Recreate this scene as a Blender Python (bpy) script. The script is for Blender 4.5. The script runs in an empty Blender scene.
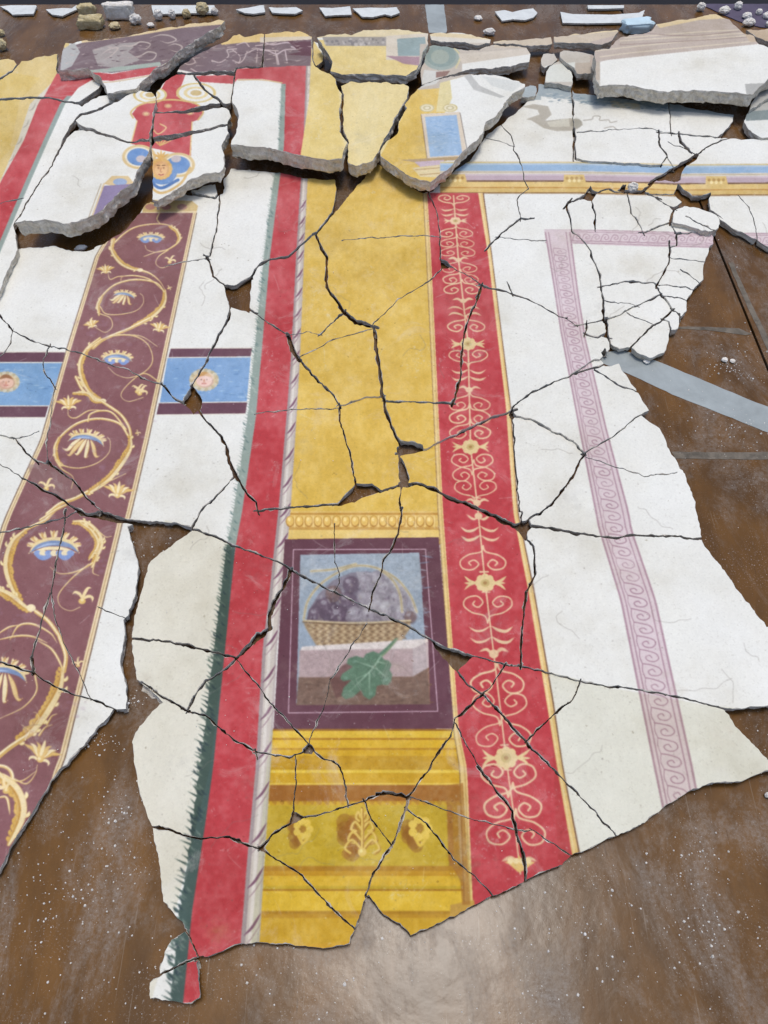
import bpy, bmesh, math, random
import numpy as np
from mathutils import Vector, noise as mnoise
from mathutils.geometry import tessellate_polygon, delaunay_2d_cdt
random.seed(7)
SC=bpy.context.scene; COL=SC.collection
# ---------------------------------------------------------------- camera, sky, sun, exposure
F_PX=769.0; PITCH=math.radians(56.3); CAM_H=1.6
cd=bpy.data.cameras.new('camera'); cam=bpy.data.objects.new('camera',cd); COL.objects.link(cam); SC.camera=cam
cd.sensor_fit='VERTICAL'; cd.sensor_height=36; cd.sensor_width=27; cd.lens=F_PX/1024*36; cd.clip_start=.02; cd.clip_end=200
cam.location=(0,0,CAM_H); cam.rotation_euler=(math.pi/2-PITCH,0,0)
SUN_EL=math.radians(83); SUN_AZ=math.radians(25)   # azimuth from +Y towards +X
w=bpy.data.worlds.new('World'); SC.world=w; w.use_nodes=True
nt=w.node_tree; bg=nt.nodes['Background']; sky=nt.nodes.new('ShaderNodeTexSky'); sky.sky_type='NISHITA'; sky.sun_disc=False
sky.sun_elevation=SUN_EL; sky.sun_rotation=SUN_AZ; sky.dust_density=3.0; sky.air_density=1.0; nt.links.new(sky.outputs[0],bg.inputs[0]); bg.inputs[1].default_value=.13
sl=bpy.data.lights.new('sun','SUN'); so=bpy.data.objects.new('sun',sl); COL.objects.link(so); sl.energy=1.3; sl.angle=math.radians(14); sl.color=(1,.955,.89)
sd_=Vector((math.sin(SUN_AZ)*math.cos(SUN_EL),math.cos(SUN_AZ)*math.cos(SUN_EL),math.sin(SUN_EL))); so.rotation_euler=sd_.to_track_quat('Z','Y').to_euler(); so.location=(0,0,6)
SC.view_settings.view_transform='Standard'; SC.view_settings.look='None'; SC.view_settings.exposure=.17; SC.view_settings.gamma=1
SC.cycles.max_bounces=6
# ---------------------------------------------------------------- where a traced point lies on the board (or on a tilted slab)
def ray(px,py):
    dx=(px-384)/F_PX; dy=-(py-512)/F_PX; s,c=math.sin(PITCH),math.cos(PITCH)
    return (dx, c+dy*s, -s+dy*c)
def at(px,py,z=0.,tx=0.,ty=0.,cx=0.,cy=0.):
    r=ray(px,py); # z0+tx(X-cx)+ty(Y-cy) = H+t rz
    t=(z-tx*cx-ty*cy-CAM_H)/(r[2]-tx*r[0]-ty*r[1]); return Vector((r[0]*t,r[1]*t,CAM_H+r[2]*t))
BASE_Z=.025
# ---------------------------------------------------------------- the painted decoration, drawn stroke by stroke
import numpy as np
PS=3; PX0,PY0,PX1,PY1=-48,-8,816,1016
TILES={'A':(0,0,3),'B':(256,0,3),'C':(512,0,3),'D':(0,256,3),'E':(256,256,3),'F':(512,256,3),'G':(0,512,3),'H':(256,512,3),'I':(512,512,3),
'J':(0,768,3),'K':(256,768,3),'L':(512,768,3),'a':(0,0,4.8),'b':(120,0,4.8),'c':(0,100,4.8),'d':(120,100,4.8),'e':(260,0,4.8),'f':(400,0,4.8),
'g':(500,60,4.8),'h':(608,0,4.8),'i':(608,100,4.8),'j':(500,170,4.8),'k':(600,170,4.571),'l':(560,270,4.8),'m':(0,440,4.8),'n':(0,200,4.8),
'o':(380,100,4.8),'p':(240,100,4.8),'_':(0,0,1),'q':(40,380,6.98),'r':(0,520,6.98),'s':(0,640,6.4),'t':(90,215,6.98)}
def Q(t,s):
    ox,oy,k=TILES[t]; v=[float(q) for q in s.replace(',',' ').split()] if isinstance(s,str) else list(s)
    return np.array([(ox+v[i]/k,oy+v[i+1]/k) for i in range(0,len(v),2)])
def C3(c): return np.array(c,np.float32)/255.
prng=np.random.RandomState(11)
def smooth_noise(h,w,cell,seed):
    r=np.random.RandomState(seed); gh,gw=int(h/cell)+3,int(w/cell)+3
    g=r.uniform(-1,1,(gh,gw)).astype(np.float32)
    y=np.arange(h)/cell; x=np.arange(w)/cell; iy=y.astype(int); ix=x.astype(int); ty=(y-iy).astype(np.float32); tx=(x-ix).astype(np.float32)
    ty=(ty*ty*(3-2*ty))[:,None]; tx=tx*tx*(3-2*tx)
    a=g[iy]; b=g[iy+1]; r0=a[:,ix]*(1-tx)+a[:,ix+1]*tx; r1=b[:,ix]*(1-tx)+b[:,ix+1]*tx
    return r0*(1-ty)+r1*ty
W_=(PX1-PX0)*PS; H_=(PY1-PY0)*PS
cv=np.empty((H_,W_,3),np.float32)
def mask(p):
    q=(np.asarray(p,float)-[PX0,PY0])*PS
    x0=max(0,int(q[:,0].min()));x1=min(W_,int(q[:,0].max())+2);y0=max(0,int(q[:,1].min()));y1=min(H_,int(q[:,1].max())+2)
    if x1<=x0 or y1<=y0: return None
    yy=np.arange(y0,y1)+.5; diff=np.zeros((y1-y0,x1-x0+1),np.int32); n=len(q)
    for k in range(n):
        a,b=q[k],q[(k+1)%n]
        if a[1]==b[1]: continue
        lo,hi=min(a[1],b[1]),max(a[1],b[1])
        s=np.nonzero((yy>=lo)&(yy<hi))[0]
        if len(s)==0: continue
        xi=(b[0]-a[0])*(yy[s]-a[1])/(b[1]-a[1])+a[0]
        xi=np.clip(np.ceil(xi-.5)-x0,0,x1-x0).astype(int)
        np.add.at(diff,(s,xi),1)
    return (slice(y0,y1),slice(x0,x1)),(np.cumsum(diff,1)[:,:-1]%2).astype(np.float32)
def poly(t,s,c,a=1.):
    p=Q(t,s) if not isinstance(s,np.ndarray) else s
    m=mask(p)
    if m is None: return
    sl,k=m; k=(k*a)[...,None]; cv[sl]=cv[sl]*(1-k)+C3(c)*k
def tint(t,s,mul):
    p=Q(t,s) if not isinstance(s,np.ndarray) else s
    m=mask(p)
    if m is None: return
    sl,k=m; cv[sl]*=1+(C3(mul)*255-1)*k[...,None]
def cat(p,step=.6,closed=False):
    p=np.asarray(p,float)
    if len(p)<3:
        n=max(2,int(np.hypot(*(p[1]-p[0]))/step)); t=np.linspace(0,1,n)[:,None]; return p[0]*(1-t)+p[1]*t
    e=np.vstack([p[-1:],p,p[:2]]) if closed else np.vstack([2*p[0]-p[1],p,2*p[-1]-p[-2]])
    out=[]
    for k in range(1,len(e)-2):
        a,b,c,d=e[k-1:k+3]; n=max(2,int(np.hypot(*(c-b))/step)); t=np.linspace(0,1,n,endpoint=False)[:,None]
        out.append(.5*((2*b)+(-a+c)*t+(2*a-5*b+4*c-d)*t*t+(-a+3*b-3*c+d)*t**3))
    return np.vstack(out+[e[-2:-1]])
def disc(x,y,r,c,a=1.,sq=1.):
    X=(x-PX0)*PS;Y=(y-PY0)*PS;R=r*PS;Ry=R*sq
    x0=max(0,int(X-R-1));x1=min(W_,int(X+R+2));y0=max(0,int(Y-Ry-1));y1=min(H_,int(Y+Ry+2))
    if x1<=x0 or y1<=y0: return
    yy=(np.arange(y0,y1)+.5-Y)[:,None]/max(sq,1e-3);xx=np.arange(x0,x1)+.5-X
    k=np.clip(R+.5-np.hypot(xx,yy),0,1)[...,None]*a
    cv[y0:y1,x0:x1]=cv[y0:y1,x0:x1]*(1-k)+C3(c)*k
JIT=[0]
def line(t,s,c,w=1.,taper=0,a=1.,closed=False,raw=False):
    if JIT[0]: w=w*prng.uniform(.8,1.2); a=a*prng.uniform(.62,1.)
    p=s if isinstance(s,np.ndarray) and s.ndim==2 else Q(t,s)
    if JIT[0]: p=p+prng.normal(0,.16,p.shape)*(1+w*.1)
    if not raw: p=cat(p,max(.3,w*.3),closed)
    n=len(p); c=C3(c)*255
    u=np.linspace(0,1,n)
    if taper==1: ww=w*np.sin(np.pi*np.clip(u,.02,.98))**.6
    elif taper==2: ww=w*(1-.85*u)
    elif taper==3: ww=w*(.25+.75*u)
    else: ww=np.full(n,w)
    for (x,y),q in zip(p,ww): disc(x,y,max(.22,q/2),c,a)
def dline(t,s,c,hi,w,taper=0):
    "a ribbon with a light and a dark flank"
    p=s if isinstance(s,np.ndarray) and s.ndim==2 else Q(t,s)
    line(t,p,c,w,taper); line(t,p-np.array([w*.16,w*.22]),hi,w*.45,taper,.8)
def lerp(pts,y):
    pts=sorted(pts,key=lambda q:q[1]); return float(np.interp(y,[q[1] for q in pts],[q[0] for q in pts])) if pts[0][1]<=y<=pts[-1][1] else float(
      pts[0][0]+(y-pts[0][1])*(pts[1][0]-pts[0][0])/(pts[1][1]-pts[0][1]) if y<pts[0][1] else pts[-1][0]+(y-pts[-1][1])*(pts[-1][0]-pts[-2][0])/(pts[-1][1]-pts[-2][1]))
def band(L,R,y0,y1,c,a=1.,o0=0,o1=1):
    ys=np.linspace(y0,y1,60); l=np.array([[lerp(L,y),y] for y in ys]); r=np.array([[lerp(R,y),y] for y in ys])
    A=l+(r-l)*o0; B=l+(r-l)*o1
    poly('_',np.vstack([A,B[::-1]]),c,a)
def fs(y): # how much a length along the board is squeezed at this height of the photograph
    th=math.radians(56.3)-math.atan((512-y)/769.); return min(1.,math.sin(th)/1.0)
WHITE=(229,229,221); YEL=(217,180,80); YELP=(222,200,132); RED=(186,63,68); VIO=(134,90,92); CREAM=(232,212,170); GOLD=(208,168,88)
LAV=(214,199,200); LAVD=(164,130,142); LINE=(110,82,70)
redL2=[(286,70),(284,147),(277,200),(270,256),(256,416),(242,512),(235,549),(213,768),(205,825),(192,911),(183,1003)]
redR2=[(306,66),(303,155),(300,190),(296,256),(291,356),(287,409),(279,503),(268,605),(262.7,645),(255.5,768),(248,848),(240,950)]
grnL2=[(281,83),(278,147),(270,200),(263,256),(247,412),(232,512),(225,549),(197,768),(186,850),(176,911),(167,1003)]
poleR=[(312,60),(312,100),(309,155),(307,190),(304,256),(300,356),(297,409),(291,503),(288,540),(277,645),(271,768),(265,850),(259,950)]
crL=[(422.5,190),(426,256),(431,360),(437.5,512),(452.7,729),(459,768),(463.5,910)]
crR=[(427,190),(431,256),(436,360),(443,512),(458.7,729),(467,768),(473,910)]
rdR=[(477.5,190),(488,256),(506,409),(513,512),(522,560),(528,590),(546,700),(557,768),(572,855),(576,880)]
rdO=[(483,190),(492,256),(511,409),(518,512),(528,560),(534,590),(553,700),(563,768),(580,855),(584,880)]
def serr(L,R,y0,y1,c,amp,step):
    "a leaf garland with a saw edge on its left"
    y=y0; pts=[]
    while y<y1:
        k=step*(y-y0)/(y1-y0)*1.6+step
        x=lerp(L,y); am=amp*(.5+(y-y0)/(y1-y0))*prng.uniform(.55,1.15); k*=prng.uniform(.7,1.3)
        pts+=[[x+am*.5,y],[x-am*prng.uniform(.6,1.2),y-k*.5],[x+am*.4,y+k*.25]]; y+=k*.8
    r=[[lerp(R,q),q] for q in np.linspace(y1,y0,50)]
    poly('_',np.array(pts+r),c)
def scroll(cx,cy,s,d,c,w):
    f=fs(cy)
    P=np.array([(0,1.0),(.12,.62),(.62,.42),(.95,.05),(.85,-.38),(.45,-.48),(.2,-.15),(.38,.12),(.6,-.02),(.52,-.2)])
    for sg in (-1,1):
        q=P*[sg*s,d*s*f*.8]+[cx,cy]; line('_',q,c,w)
def leafpair(cx,cy,s,d,c,w,up=.3):
    f=fs(cy)
    for sg in (-1,1):
        q=np.array([(0,.22),(.35,-.02),(.7,-.06),(1.0,.16)])*[sg*s,d*s*f]+[cx,cy]; line('_',q,c,w,1)
def rosette(cx,cy,s,c,side=True):
    f=fs(cy)
    for k in range(8):
        a=k*math.pi/4; disc(cx+math.cos(a)*s*.3,cy+math.sin(a)*s*.3*f,s*.17,c)
    disc(cx,cy,s*.3,c,1,f); disc(cx,cy,s*.2,(196,172,112),1,f); disc(cx,cy,s*.09,(170,132,80),1,f)
    if side:
        for sg in (-1,1):
            for dv in (-.22,0,.22):
                line('_',np.array([(cx+sg*s*.35,cy),(cx+sg*s*.7,cy+dv*s*f*.5),(cx+sg*s*.95,cy+dv*s*f*1.6)]),c,s*.12,1)
def tuft(x,y,s,ang=0,c=(224,188,112),c2=(242,224,176)):
    "a palmette seen from the side: a swollen base with curled lobes"
    f=.6+.4*fs(y); ca,sa=math.cos(ang),math.sin(ang)
    def tr(P): P=np.array(P,float)*s; return np.c_[x+P[:,0]*ca-P[:,1]*sa,y+(P[:,0]*sa+P[:,1]*ca)*f]
    for k in (-3,3,-2,2,-1,1,0):
        d=k*.2; tip=-.98+abs(k)*.14
        q=tr([(0,.05),(d*.8,-.35),(d*1.15,tip*.75),(d*1.5+(.1 if k>0 else -.1 if k<0 else 0),tip+(.08 if k else 0))])
        line('_',q+[.35,.5],(196,146,66),s*.2,1,.7); line('_',q,c2 if k%2==0 else c,s*.2,1)
    for k in (-1,1): line('_',tr([(0,.2),(k*.28,.05),(k*.5,.12),(k*.52,.3)]),c2,s*.16,1)
    disc(x,y+s*.08*f,s*.17,c); disc(x-s*.04,y+s*.04*f,s*.09,c2)
def fleur(x,y,s,ang=0):
    ca,sa=math.cos(ang),math.sin(ang); f=.6+.4*fs(y)
    def tr(P): P=np.array(P,float)*s; return np.c_[x+P[:,0]*ca-P[:,1]*sa,y+(P[:,0]*sa+P[:,1]*ca)*f]
    line('_',tr([(0,0),(.1,-.5),(.3,-1.0),(.55,-1.05)]),(238,214,160),s*.26,1)
    line('_',tr([(0,0),(-.2,-.4),(-.6,-.55),(-.8,-.35)]),(238,214,160),s*.24,1); line('_',tr([(0,0),(.4,-.35),(.75,-.3),(.8,.05)]),(238,214,160),s*.24,1)
    disc(x,y+s*.1*f,s*.28,(222,186,108),1,.8); disc(x,y,s*.13,(240,218,160))
def calyx(x,y,s,ang=0,crown=False):
    "the vine's big flower: blue crescent, fringe of lobed petals above, long ones below"
    f=fs(y); ca,sa=math.cos(ang),math.sin(ang)
    def tr(P): P=np.array(P,float)*s; return np.c_[x+P[:,0]*ca-P[:,1]*sa,y+(P[:,0]*sa+P[:,1]*ca)*f]
    for k in range(-3,4):
        a=k*(.48 if crown else .44); bx,by=math.sin(a)*.72,-.12-math.cos(a)*.3
        for dd in (-.16,0,.16):
            line('_',tr([(bx,by),(bx+math.sin(a+dd*2)*.26,by-math.cos(a+dd)*.3),(bx+math.sin(a+dd*2.4)*.38,by-math.cos(a+dd)*.44)]),(236,214,164) if dd else (206,164,98),s*.13,1)
        disc(*(tr([(bx,by)])[0]),s*.13,(226,190,120))
    line('_',tr([(-1.,.2),(-.75,-.14),(-.3,-.36),(.3,-.38),(.78,-.16),(1.,.18)]),(230,208,156),s*.27,1)
    line('_',tr([(-.95,.15),(-.6,-.13),(0,-.27),(.6,-.15),(.95,.13)]),(124,144,180),s*.22,1)
    line('_',tr([(-.75,.02),(-.3,-.2),(.2,-.24)]),(168,186,214),s*.08,1)
    if crown:
        line('_',tr([(-.9,.18),(-.4,.0),(0,-.03),(.4,0),(.9,.18)]),(240,222,176),s*.14,1)
        for k in range(-3,4):
            disc(*(tr([(k*.22,.2-abs(k)*.0)])[0]),s*.15,(136,158,204) if k%2 else (236,220,180),1,.8)
        line('_',tr([(-.75,.28),(-.45,.42),(-.1,.34)]),(126,150,200),s*.2,1); line('_',tr([(.15,.3),(.45,.42),(.75,.25)]),(126,150,200),s*.2,1)
    else:
        for k,(bx,ex,ey) in enumerate(((-.5,-1.05,.85),(-.22,-.75,1.2),(.1,.15,1.15),(.28,.75,1.0),(-.05,-.35,1.05))):
            q=tr([(bx*.7,-.12),(bx+(ex-bx)*.35,.35),(bx+(ex-bx)*.7,.8),(ex,ey),(ex+(.14 if ex>0 else -.16),ey-.08)])
            line('_',q+[.4,.3],(200,152,84),s*.22,1,.8); line('_',q,(240,224,180) if k%2==0 else (230,200,140),s*.19,1)
def acanthus(t,s_,w,c=(206,164,84),hi=(242,224,168),dens=1.0):
    "stem swollen into a leaf with a curled fringe, dark flank on one side"
    p=cat(Q(t,s_),.5); n=len(p); d=np.gradient(p,axis=0); d/=np.hypot(d[:,0],d[:,1])[:,None]+1e-9; nr=np.c_[-d[:,1],d[:,0]]
    w=w*1.0; prof=np.sin(np.pi*np.clip(np.linspace(.04,.96,n),0,1))**.6
    st=max(2,int(w*.62/.5/dens)); side=1 if prng.rand()<.5 else -1
    cc=p.mean(0); inn=np.sign(((cc-p)*nr).sum(1).mean()) or 1
    for k in range(st//2,n-2,st):
        for sg in (inn,-inn):
            if sg!=inn and prng.rand()<.72: continue
            b=p[k]+nr[k]*sg*w*.2*prof[k]; L=w*(.55+.4*prng.rand())*(.35+.65*prof[k])
            q=np.array([b,b-d[k]*L*.15+nr[k]*sg*L*.45,b-d[k]*L*.45+nr[k]*sg*L*.75,b-d[k]*L*.95+nr[k]*sg*L*.8])
            line('_',q+[.2,.35],(168,122,58),w*.42,1,.7); line('_',q,(214,172,88) if sg==inn else hi,w*.4,1)
    for (x,y),f in zip(p,prof): disc(x,y,w*.5*f+.25,(212,174,102))
    for (x,y),(a,b),f in zip(p,nr,prof): disc(x-a*inn*w*.16*f,y-b*inn*w*.16*f,w*.3*f+.2,(234,214,164),.75)
    for (x,y),(a,b),f in zip(p,nr,prof): disc(x+a*inn*w*.3*f,y+b*inn*w*.3*f,w*.12*f+.1,(190,142,66),.55)
def medallion(x,y,r,hair=(150,100,60),skin=(232,190,160)):
    f=fs(y)
    for k in range(22):
        a=k*2*math.pi/22; disc(x+math.cos(a)*r*.9,y+math.sin(a)*r*.9*f,r*.17,(196,176,130) if k%2 else (220,206,172),.8)
    disc(x,y,r*.8,(212,190,150),1,f); disc(x+r*.08,y+r*.1,r*.6,tuple(v-34 for v in skin),.8,f*1.05); disc(x,y+r*.05,r*.56,skin,1,f*1.05)
    line('_',np.array([(x-r*.55,y-r*.3*f),(x,y-r*.62*f),(x+r*.55,y-r*.3*f)]),hair,r*.3,1,.8)
    for sg in (-1,1): disc(x+sg*r*.2,y-r*.02,r*.07,(150,110,96),.8,.7)
    line('_',np.array([(x,y),(x,y+r*.2*f)]),(200,140,110),r*.1); line('_',np.array([(x-r*.15,y+r*.36*f),(x+r*.15,y+r*.36*f)]),(196,120,110),r*.08,0,.8)

def paint():
    cv[:]=C3(WHITE)
    # ---- far left yellow field, pale moulding, red band, garland
    poly('_','-48,50 70,40 63,77 36,104 24,140 -3,190 -20,240 -48,330',(216,190,122)); 
    poly('_','-48,70 20,74 40,78 20,100 10,150 -48,210',(212,180,88),.6)
    poly('_','63,72 68,72 40,104 27,140 0,190 -16,240 -48,310 -48,290 -8,200 18,140 30,104',(214,208,190))
    for k in range(9):
        y=108+k*17; x=lerp([(34,104),(20,140),(-3,190)],y); line('_',np.array([(x-3,y+3),(x+1,y),(x+3,y-5)]),(180,174,160),1.4,1)
    L1=[(71,72),(38,104),(24,140),(0,183),(-14,215),(-30,280)]; R1=[(80,80),(60,104),(40,148),(14.6,206),(-4,250),(-25,310)]
    poly('_','57,73 93,72 112,74 161,65 166,75 194,76 233,75 237,69 280,66 306,65 306,90 286,90 280,82 262,79 238,79 233,84 200,82 160,73 112,81 92,80 78,88 71,97 55,104 40,104',RED)
    band([(57,72)]+L1[1:],R1,98,310,RED)
    band(R1,[(x+5,y) for x,y in R1],96,310,(146,160,152))
    line('_','93,81 112,82 160,74',(206,176,130),.8); line('_','238,80 262,80 282,83',(206,176,130),1.2)
    # ---- dark frieze with pale figures
    poly('_','58,50 82,43 140,34 182,27 222,22 240,40 313,38 313,66 237,68 233,74 200,74 161,66 112,73 93,72 57,74',(122,104,108))
    poly('_','80,38 141,29 225,16 228,24 182,28 141,35 82,43',(222,198,150)); poly('_','216,40 240,33 268,31 314,30 314,38 300,40 240,43 222,45',(222,190,120))
    poly('_','62,50 74,42 80,52 72,66 60,72',(176,176,172)); poly('_','92,50 112,44 140,42 128,52 140,60 118,68 98,66',(172,166,160),.8)
    poly('_','57,71 93,70 160,62 161,66 112,72 60,74',(160,172,160))
    for s in ('115,50 122,46 132,46 140,42 150,44 146,49 138,48','128,58 140,56 148,52 156,54 152,60 140,60','150,38 160,35 170,36 176,40 168,43 160,41','168,46 175,44 182,47 178,52 170,50','100,56 108,50 118,48 112,55 104,60'):
        line('_',s,(190,176,168),1.3,1,.8)
    for s in ('540,240 575,270 570,300 540,290','600,260 640,240 660,235 700,240 760,245','660,240 655,300','745,245 755,310','610,250 590,290 560,310','440,290 480,300 520,270 515,240 560,235','340,330 380,350 420,345 460,355','650,220 700,215 750,205','300,300 330,310 360,300 350,280','560,215 600,205 620,225'):
        line('b',s,(196,178,174),1.0,0,.75)
    for s in ('0,240 40,245 80,260 120,240 200,235','80,260 90,310','120,240 130,300','10,200 60,215 130,205 210,220','150,225 190,235'):
        line('e',s,(200,182,184),1.3,0,.8)
    poly('e','130,195 245,190 245,270 130,262 190,250',(96,62,72))
    poly('e','0,180 240,175 250,190 0,205',(214,200,176))
    for k in range(150):
        x=prng.uniform(64,310); y=40+prng.uniform(0,26)+(6 if x<110 else 0)
        if x>222 and y<43: continue
        if x<222 and y<40+ (110-x)*.02: continue
        a=prng.uniform(0,3.1); L=prng.uniform(2,6); line('_',np.array([(x,y),(x+math.cos(a)*L*.6,y+math.sin(a)*L*.25),(x+L,y-prng.uniform(-1,1))]),[(188,172,166),(96,76,82),(160,144,142)][k%3],.9,1,.5)
    # ---- upper middle: white field with the scroll bracket and winged mask
    poly('_','158,66 196,75 196,88 206,104 196,112 186,120 190,142 196,158 186,160 142,146 134,150 133,118 130,112 138,90 156,84',WHITE)
    poly('_','170,72 186,73 182,84 176,96 196,104 204,112 198,120 192,122 191,156 131,144 137,121 132,114 138,106 156,100 162,88',RED)
    for cx,cy,rx in ((150,95,17),(196,93,20)):
        for k,(rr,c) in enumerate(((1,(214,190,120)),(.86,WHITE),(.62,(226,206,150)),(.45,WHITE),(.28,(196,170,110)))): disc(cx,cy,rx*rr,c,1,.5)
    line('_','133,118 131,112 140,105 156,101 176,100 196,104 203,112 198,120',(212,178,110),1.6)
    line('_','137,121 131,144',(226,196,130),1.2); line('_','192,122 190,156',(226,196,130),1.2)
    for x,y in ((146,114),(168,106),(190,113)): disc(x,y,4,(208,150,120),.8,.6); disc(x,y,2.2,(222,184,130),1,.6)
    line('_','152,128 158,134 166,128 160,124',(222,184,120),1.2)
    for k in range(5): line('_',np.array([(160,146),(156+k*3,140-abs(2-k)*-1),(152+k*5.,136+abs(2-k)*2.)]),(212,172,90),1.2,1)
    for sg,cx in ((-1,139),(1,178)):
        for rr,c in ((17,(214,186,130)),(14,(232,222,196)),(12,(96,136,190))): disc(cx,157 if sg<0 else 165,rr,c,1,.72)
        disc(cx-2*sg,159,5,(196,186,186),1,.7)
    disc(162,172,15,(96,136,190),1,.85); line('_','144,180 160,193 180,184 190,168',(214,176,110),2.4); line('_','146,176 160,188 178,180',(70,110,170),3)
    for k in range(16):
        a=k*math.pi/8; disc(161+math.cos(a)*8.5,169+math.sin(a)*8,3,(220,170,90))
    disc(161,169,8,(214,160,100),1,1.0); disc(161,170,6,(228,178,116),1,1.05)
    for sg in (-1,1): disc(161+sg*2.6,168,1.1,(160,104,66),.8); line('_',np.array([(161+sg*1.2,165.6),(161+sg*4,165.4)]),(120,76,44),.9)
    line('_','161,168 160.4,171.6 161.6,172',(190,120,76),1); line('_','158.6,174.4 161,175.2 163.4,174.4',(170,70,60),1)
    for k in range(5): line('_',np.array([(161,160.),(157+k*2,154.+abs(2-k)),(153+k*4.,150.+abs(2-k)*2)]),(218,170,90),2,1)
    poly('_','104,184 112,176 128,176 138,188 112,186',(216,190,140)); disc(120,182,7,(150,170,200),1,.5)
    poly('_','103,186 132,184 150,190 104,216 92,218',(142,128,160)); line('_','104,184 91,219',(222,200,160),1.6); line('_','101,184 88,219',(170,150,120),.7)
    poly('_','143,206 150,200 192,201 198,206 196,214 142,214',(206,180,120)); 
    for x in (150,166,182): disc(x,207,5,(176,126,112),1,.6)
    line('_','143,213 196,212',CREAM,1.6)
    # ---- violet band with the vine
    vL=[(122,212),(101,246),(95,256),(67,346),(40,440),(7,512),(1,527),(-20,600),(-48,690)]
    vR=[(197,213),(188,256),(149,440),(132,512),(131,516)]; vR2=[(124,516),(122,527),(66,757),(61,770),(30,880)]
    ys=np.linspace(213,519,50); ys2=np.linspace(519,900,60)
    P=[[lerp(vL,y),y] for y in ys]+[[lerp(vL,y),y] for y in ys2]; R=[[lerp(vR,y),y] for y in ys]+[[lerp(vR2,y),y] for y in ys2]
    P=np.array(P);R=np.array(R)
    poly('_',np.vstack([P,R[::-1]]),CREAM)
    for A,sg in ((P,1),(R,-1)):
        o=np.array([[1.5+.0045*(y-200)+2.2,0] for y in A[:,1]])*sg
        poly('_',np.vstack([A,(A+o*.22)[::-1]]),(120,96,80)); poly('_',np.vstack([A+o*.62,(A+o*.76)[::-1]]),(176,140,96))
    I=np.array([[2.6+.005*(y-200)+1.4,0] for y in P[:,1]]); poly('_',np.vstack([P+I,(R-I)[::-1]]),VIO)
    poly('m','135,120 230,110 330,170 400,260 350,300 250,250 150,200',(140,112,108),.55)
    V=(212,174,102);VH=(242,226,182)
    def vine(t,s,w,tp=0): dline(t,s,V,VH,w*1.1,tp)
    vine('_','160,212 157,219 160,224',1.0)
    vine('t','165,200 240,130 320,85 430,65 540,70 600,110 630,170 600,210 540,245 460,262 400,245 385,215',1.5,2); acanthus('t','555,75 605,110 625,165 600,205',2.4)
    vine('t','600,205 540,242 470,258 375,292',1.1,2); vine('t','545,245 480,290 460,340 500,370 560,350',1.0,2); fleur(90+555/6.98,215+325/6.98,7,.2)
    acanthus('t','165,165 148,230 175,290 220,340 290,375 355,387',3.0); vine('t','350,385 420,410 485,462 525,525',2.2,2); disc(90+350/6.98,215+385/6.98,3,VH,1,.6)
    acanthus('t','525,525 522,600 485,660 400,730 280,790',3.6); vine('t','420,722 280,792 180,832 90,873 20,930',2.6)
    vine('t','520,540 470,480 380,455 280,455 170,490 90,560 55,630 62,700',1.6); vine('t','70,640 110,690 210,695 320,670 370,620 370,570 350,550',1.0,2); vine('t','215,460 230,430 320,425 420,452 500,520',1.2,1); acanthus('t','85,560 52,630 62,690',2.2)
    vine('t','70,690 140,720 155,780 110,820 60,800 20,770',.9,2); vine('t','125,400 140,450 200,430 300,425',.8,1); fleur(92,324,6,-.4)
    calyx(90+425/6.98,215+165/6.98,13,0,True); calyx(90+240/6.98,215+565/6.98,11,.25)
    tuft(90+110/6.98,215+395/6.98,9,-.1); tuft(90+480/6.98,215+800/6.98,10,.2); fleur(90+545/6.98,215+512/6.98,3.5,.9)
    # second and third turns
    acanthus('D','300,245 262,278 240,322 247,372 272,412 305,432',3.6); vine('D','262,280 320,245 390,238 440,262 458,310 438,345 390,366 350,357 325,335',1.6,2); vine('D','370,236 425,242 472,272',1.1,2); vine('D','480,380 432,353 385,385 363,418 385,437 430,425',1.2,2)
    calyx(117,359,15,.05,True); fleur(137,391,8,.3); tuft(92,326,8,-.3)
    vine('q','250,-20 290,60 340,110 430,150',2.6); acanthus('q','230,90 330,95 380,145 440,150',2.6); disc(103,401,3.2,VH,1,.7)
    vine('q','430,150 560,240 620,330 635,400',2.6,0); acanthus('q','632,395 628,480 570,580 490,680 400,750 300,805',5.0); vine('q','420,735 500,700 600,655',1.3,2)
    vine('q','615,390 560,310 460,275 360,275 250,310 150,390 105,470 110,550',2.2); acanthus('q','130,400 102,480 118,560 160,600',2.8); vine('q','110,550 170,600 280,615 400,580 480,510 490,430 470,400',1.3,2)
    vine('q','335,290 350,240 430,215 510,235 600,345',1.6); vine('q','195,195 200,250 250,265 340,215 430,212',1.1,1); vine('q','110,560 150,620 230,680 220,760',1.6,2)
    calyx(40+325/6.98,380+425/6.98,18,.2); tuft(40+200/6.98,380+185/6.98,13,-.05); tuft(40+540/6.98,380+800/6.98,15,.15); fleur(40+695/6.98,380+90/6.98,9,.3); fleur(46,488,10,.1); fleur(40+670/6.98,380+370/6.98,4,1.2)
    # fourth turn, below the dark crack
    vine('r','420,-110 330,-10 300,10 180,70 90,150',2.8); acanthus('r','170,75 90,150 50,260 50,360 90,480 150,575',6.2); acanthus('r','-60,470 60,520 150,590 215,640',6.0); disc(31,608,4.6,VH,1,.8)
    acanthus('r','510,10 600,20 680,90 705,170 670,260 640,330',4.6); acanthus('r','560,20 640,80 680,170 620,280',3.2); vine('r','650,300 560,350 470,375 400,370 350,330',1.8,2); vine('r','700,150 655,320 650,370 690,390',1.2,1); vine('r','700,90 740,120 780,115',1.2,2)
    vine('r','620,310 500,410 410,520 420,600 490,635 560,610',1.4,2); fleur(82,600,13,.15); calyx(54,549,25,0,True)
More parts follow.
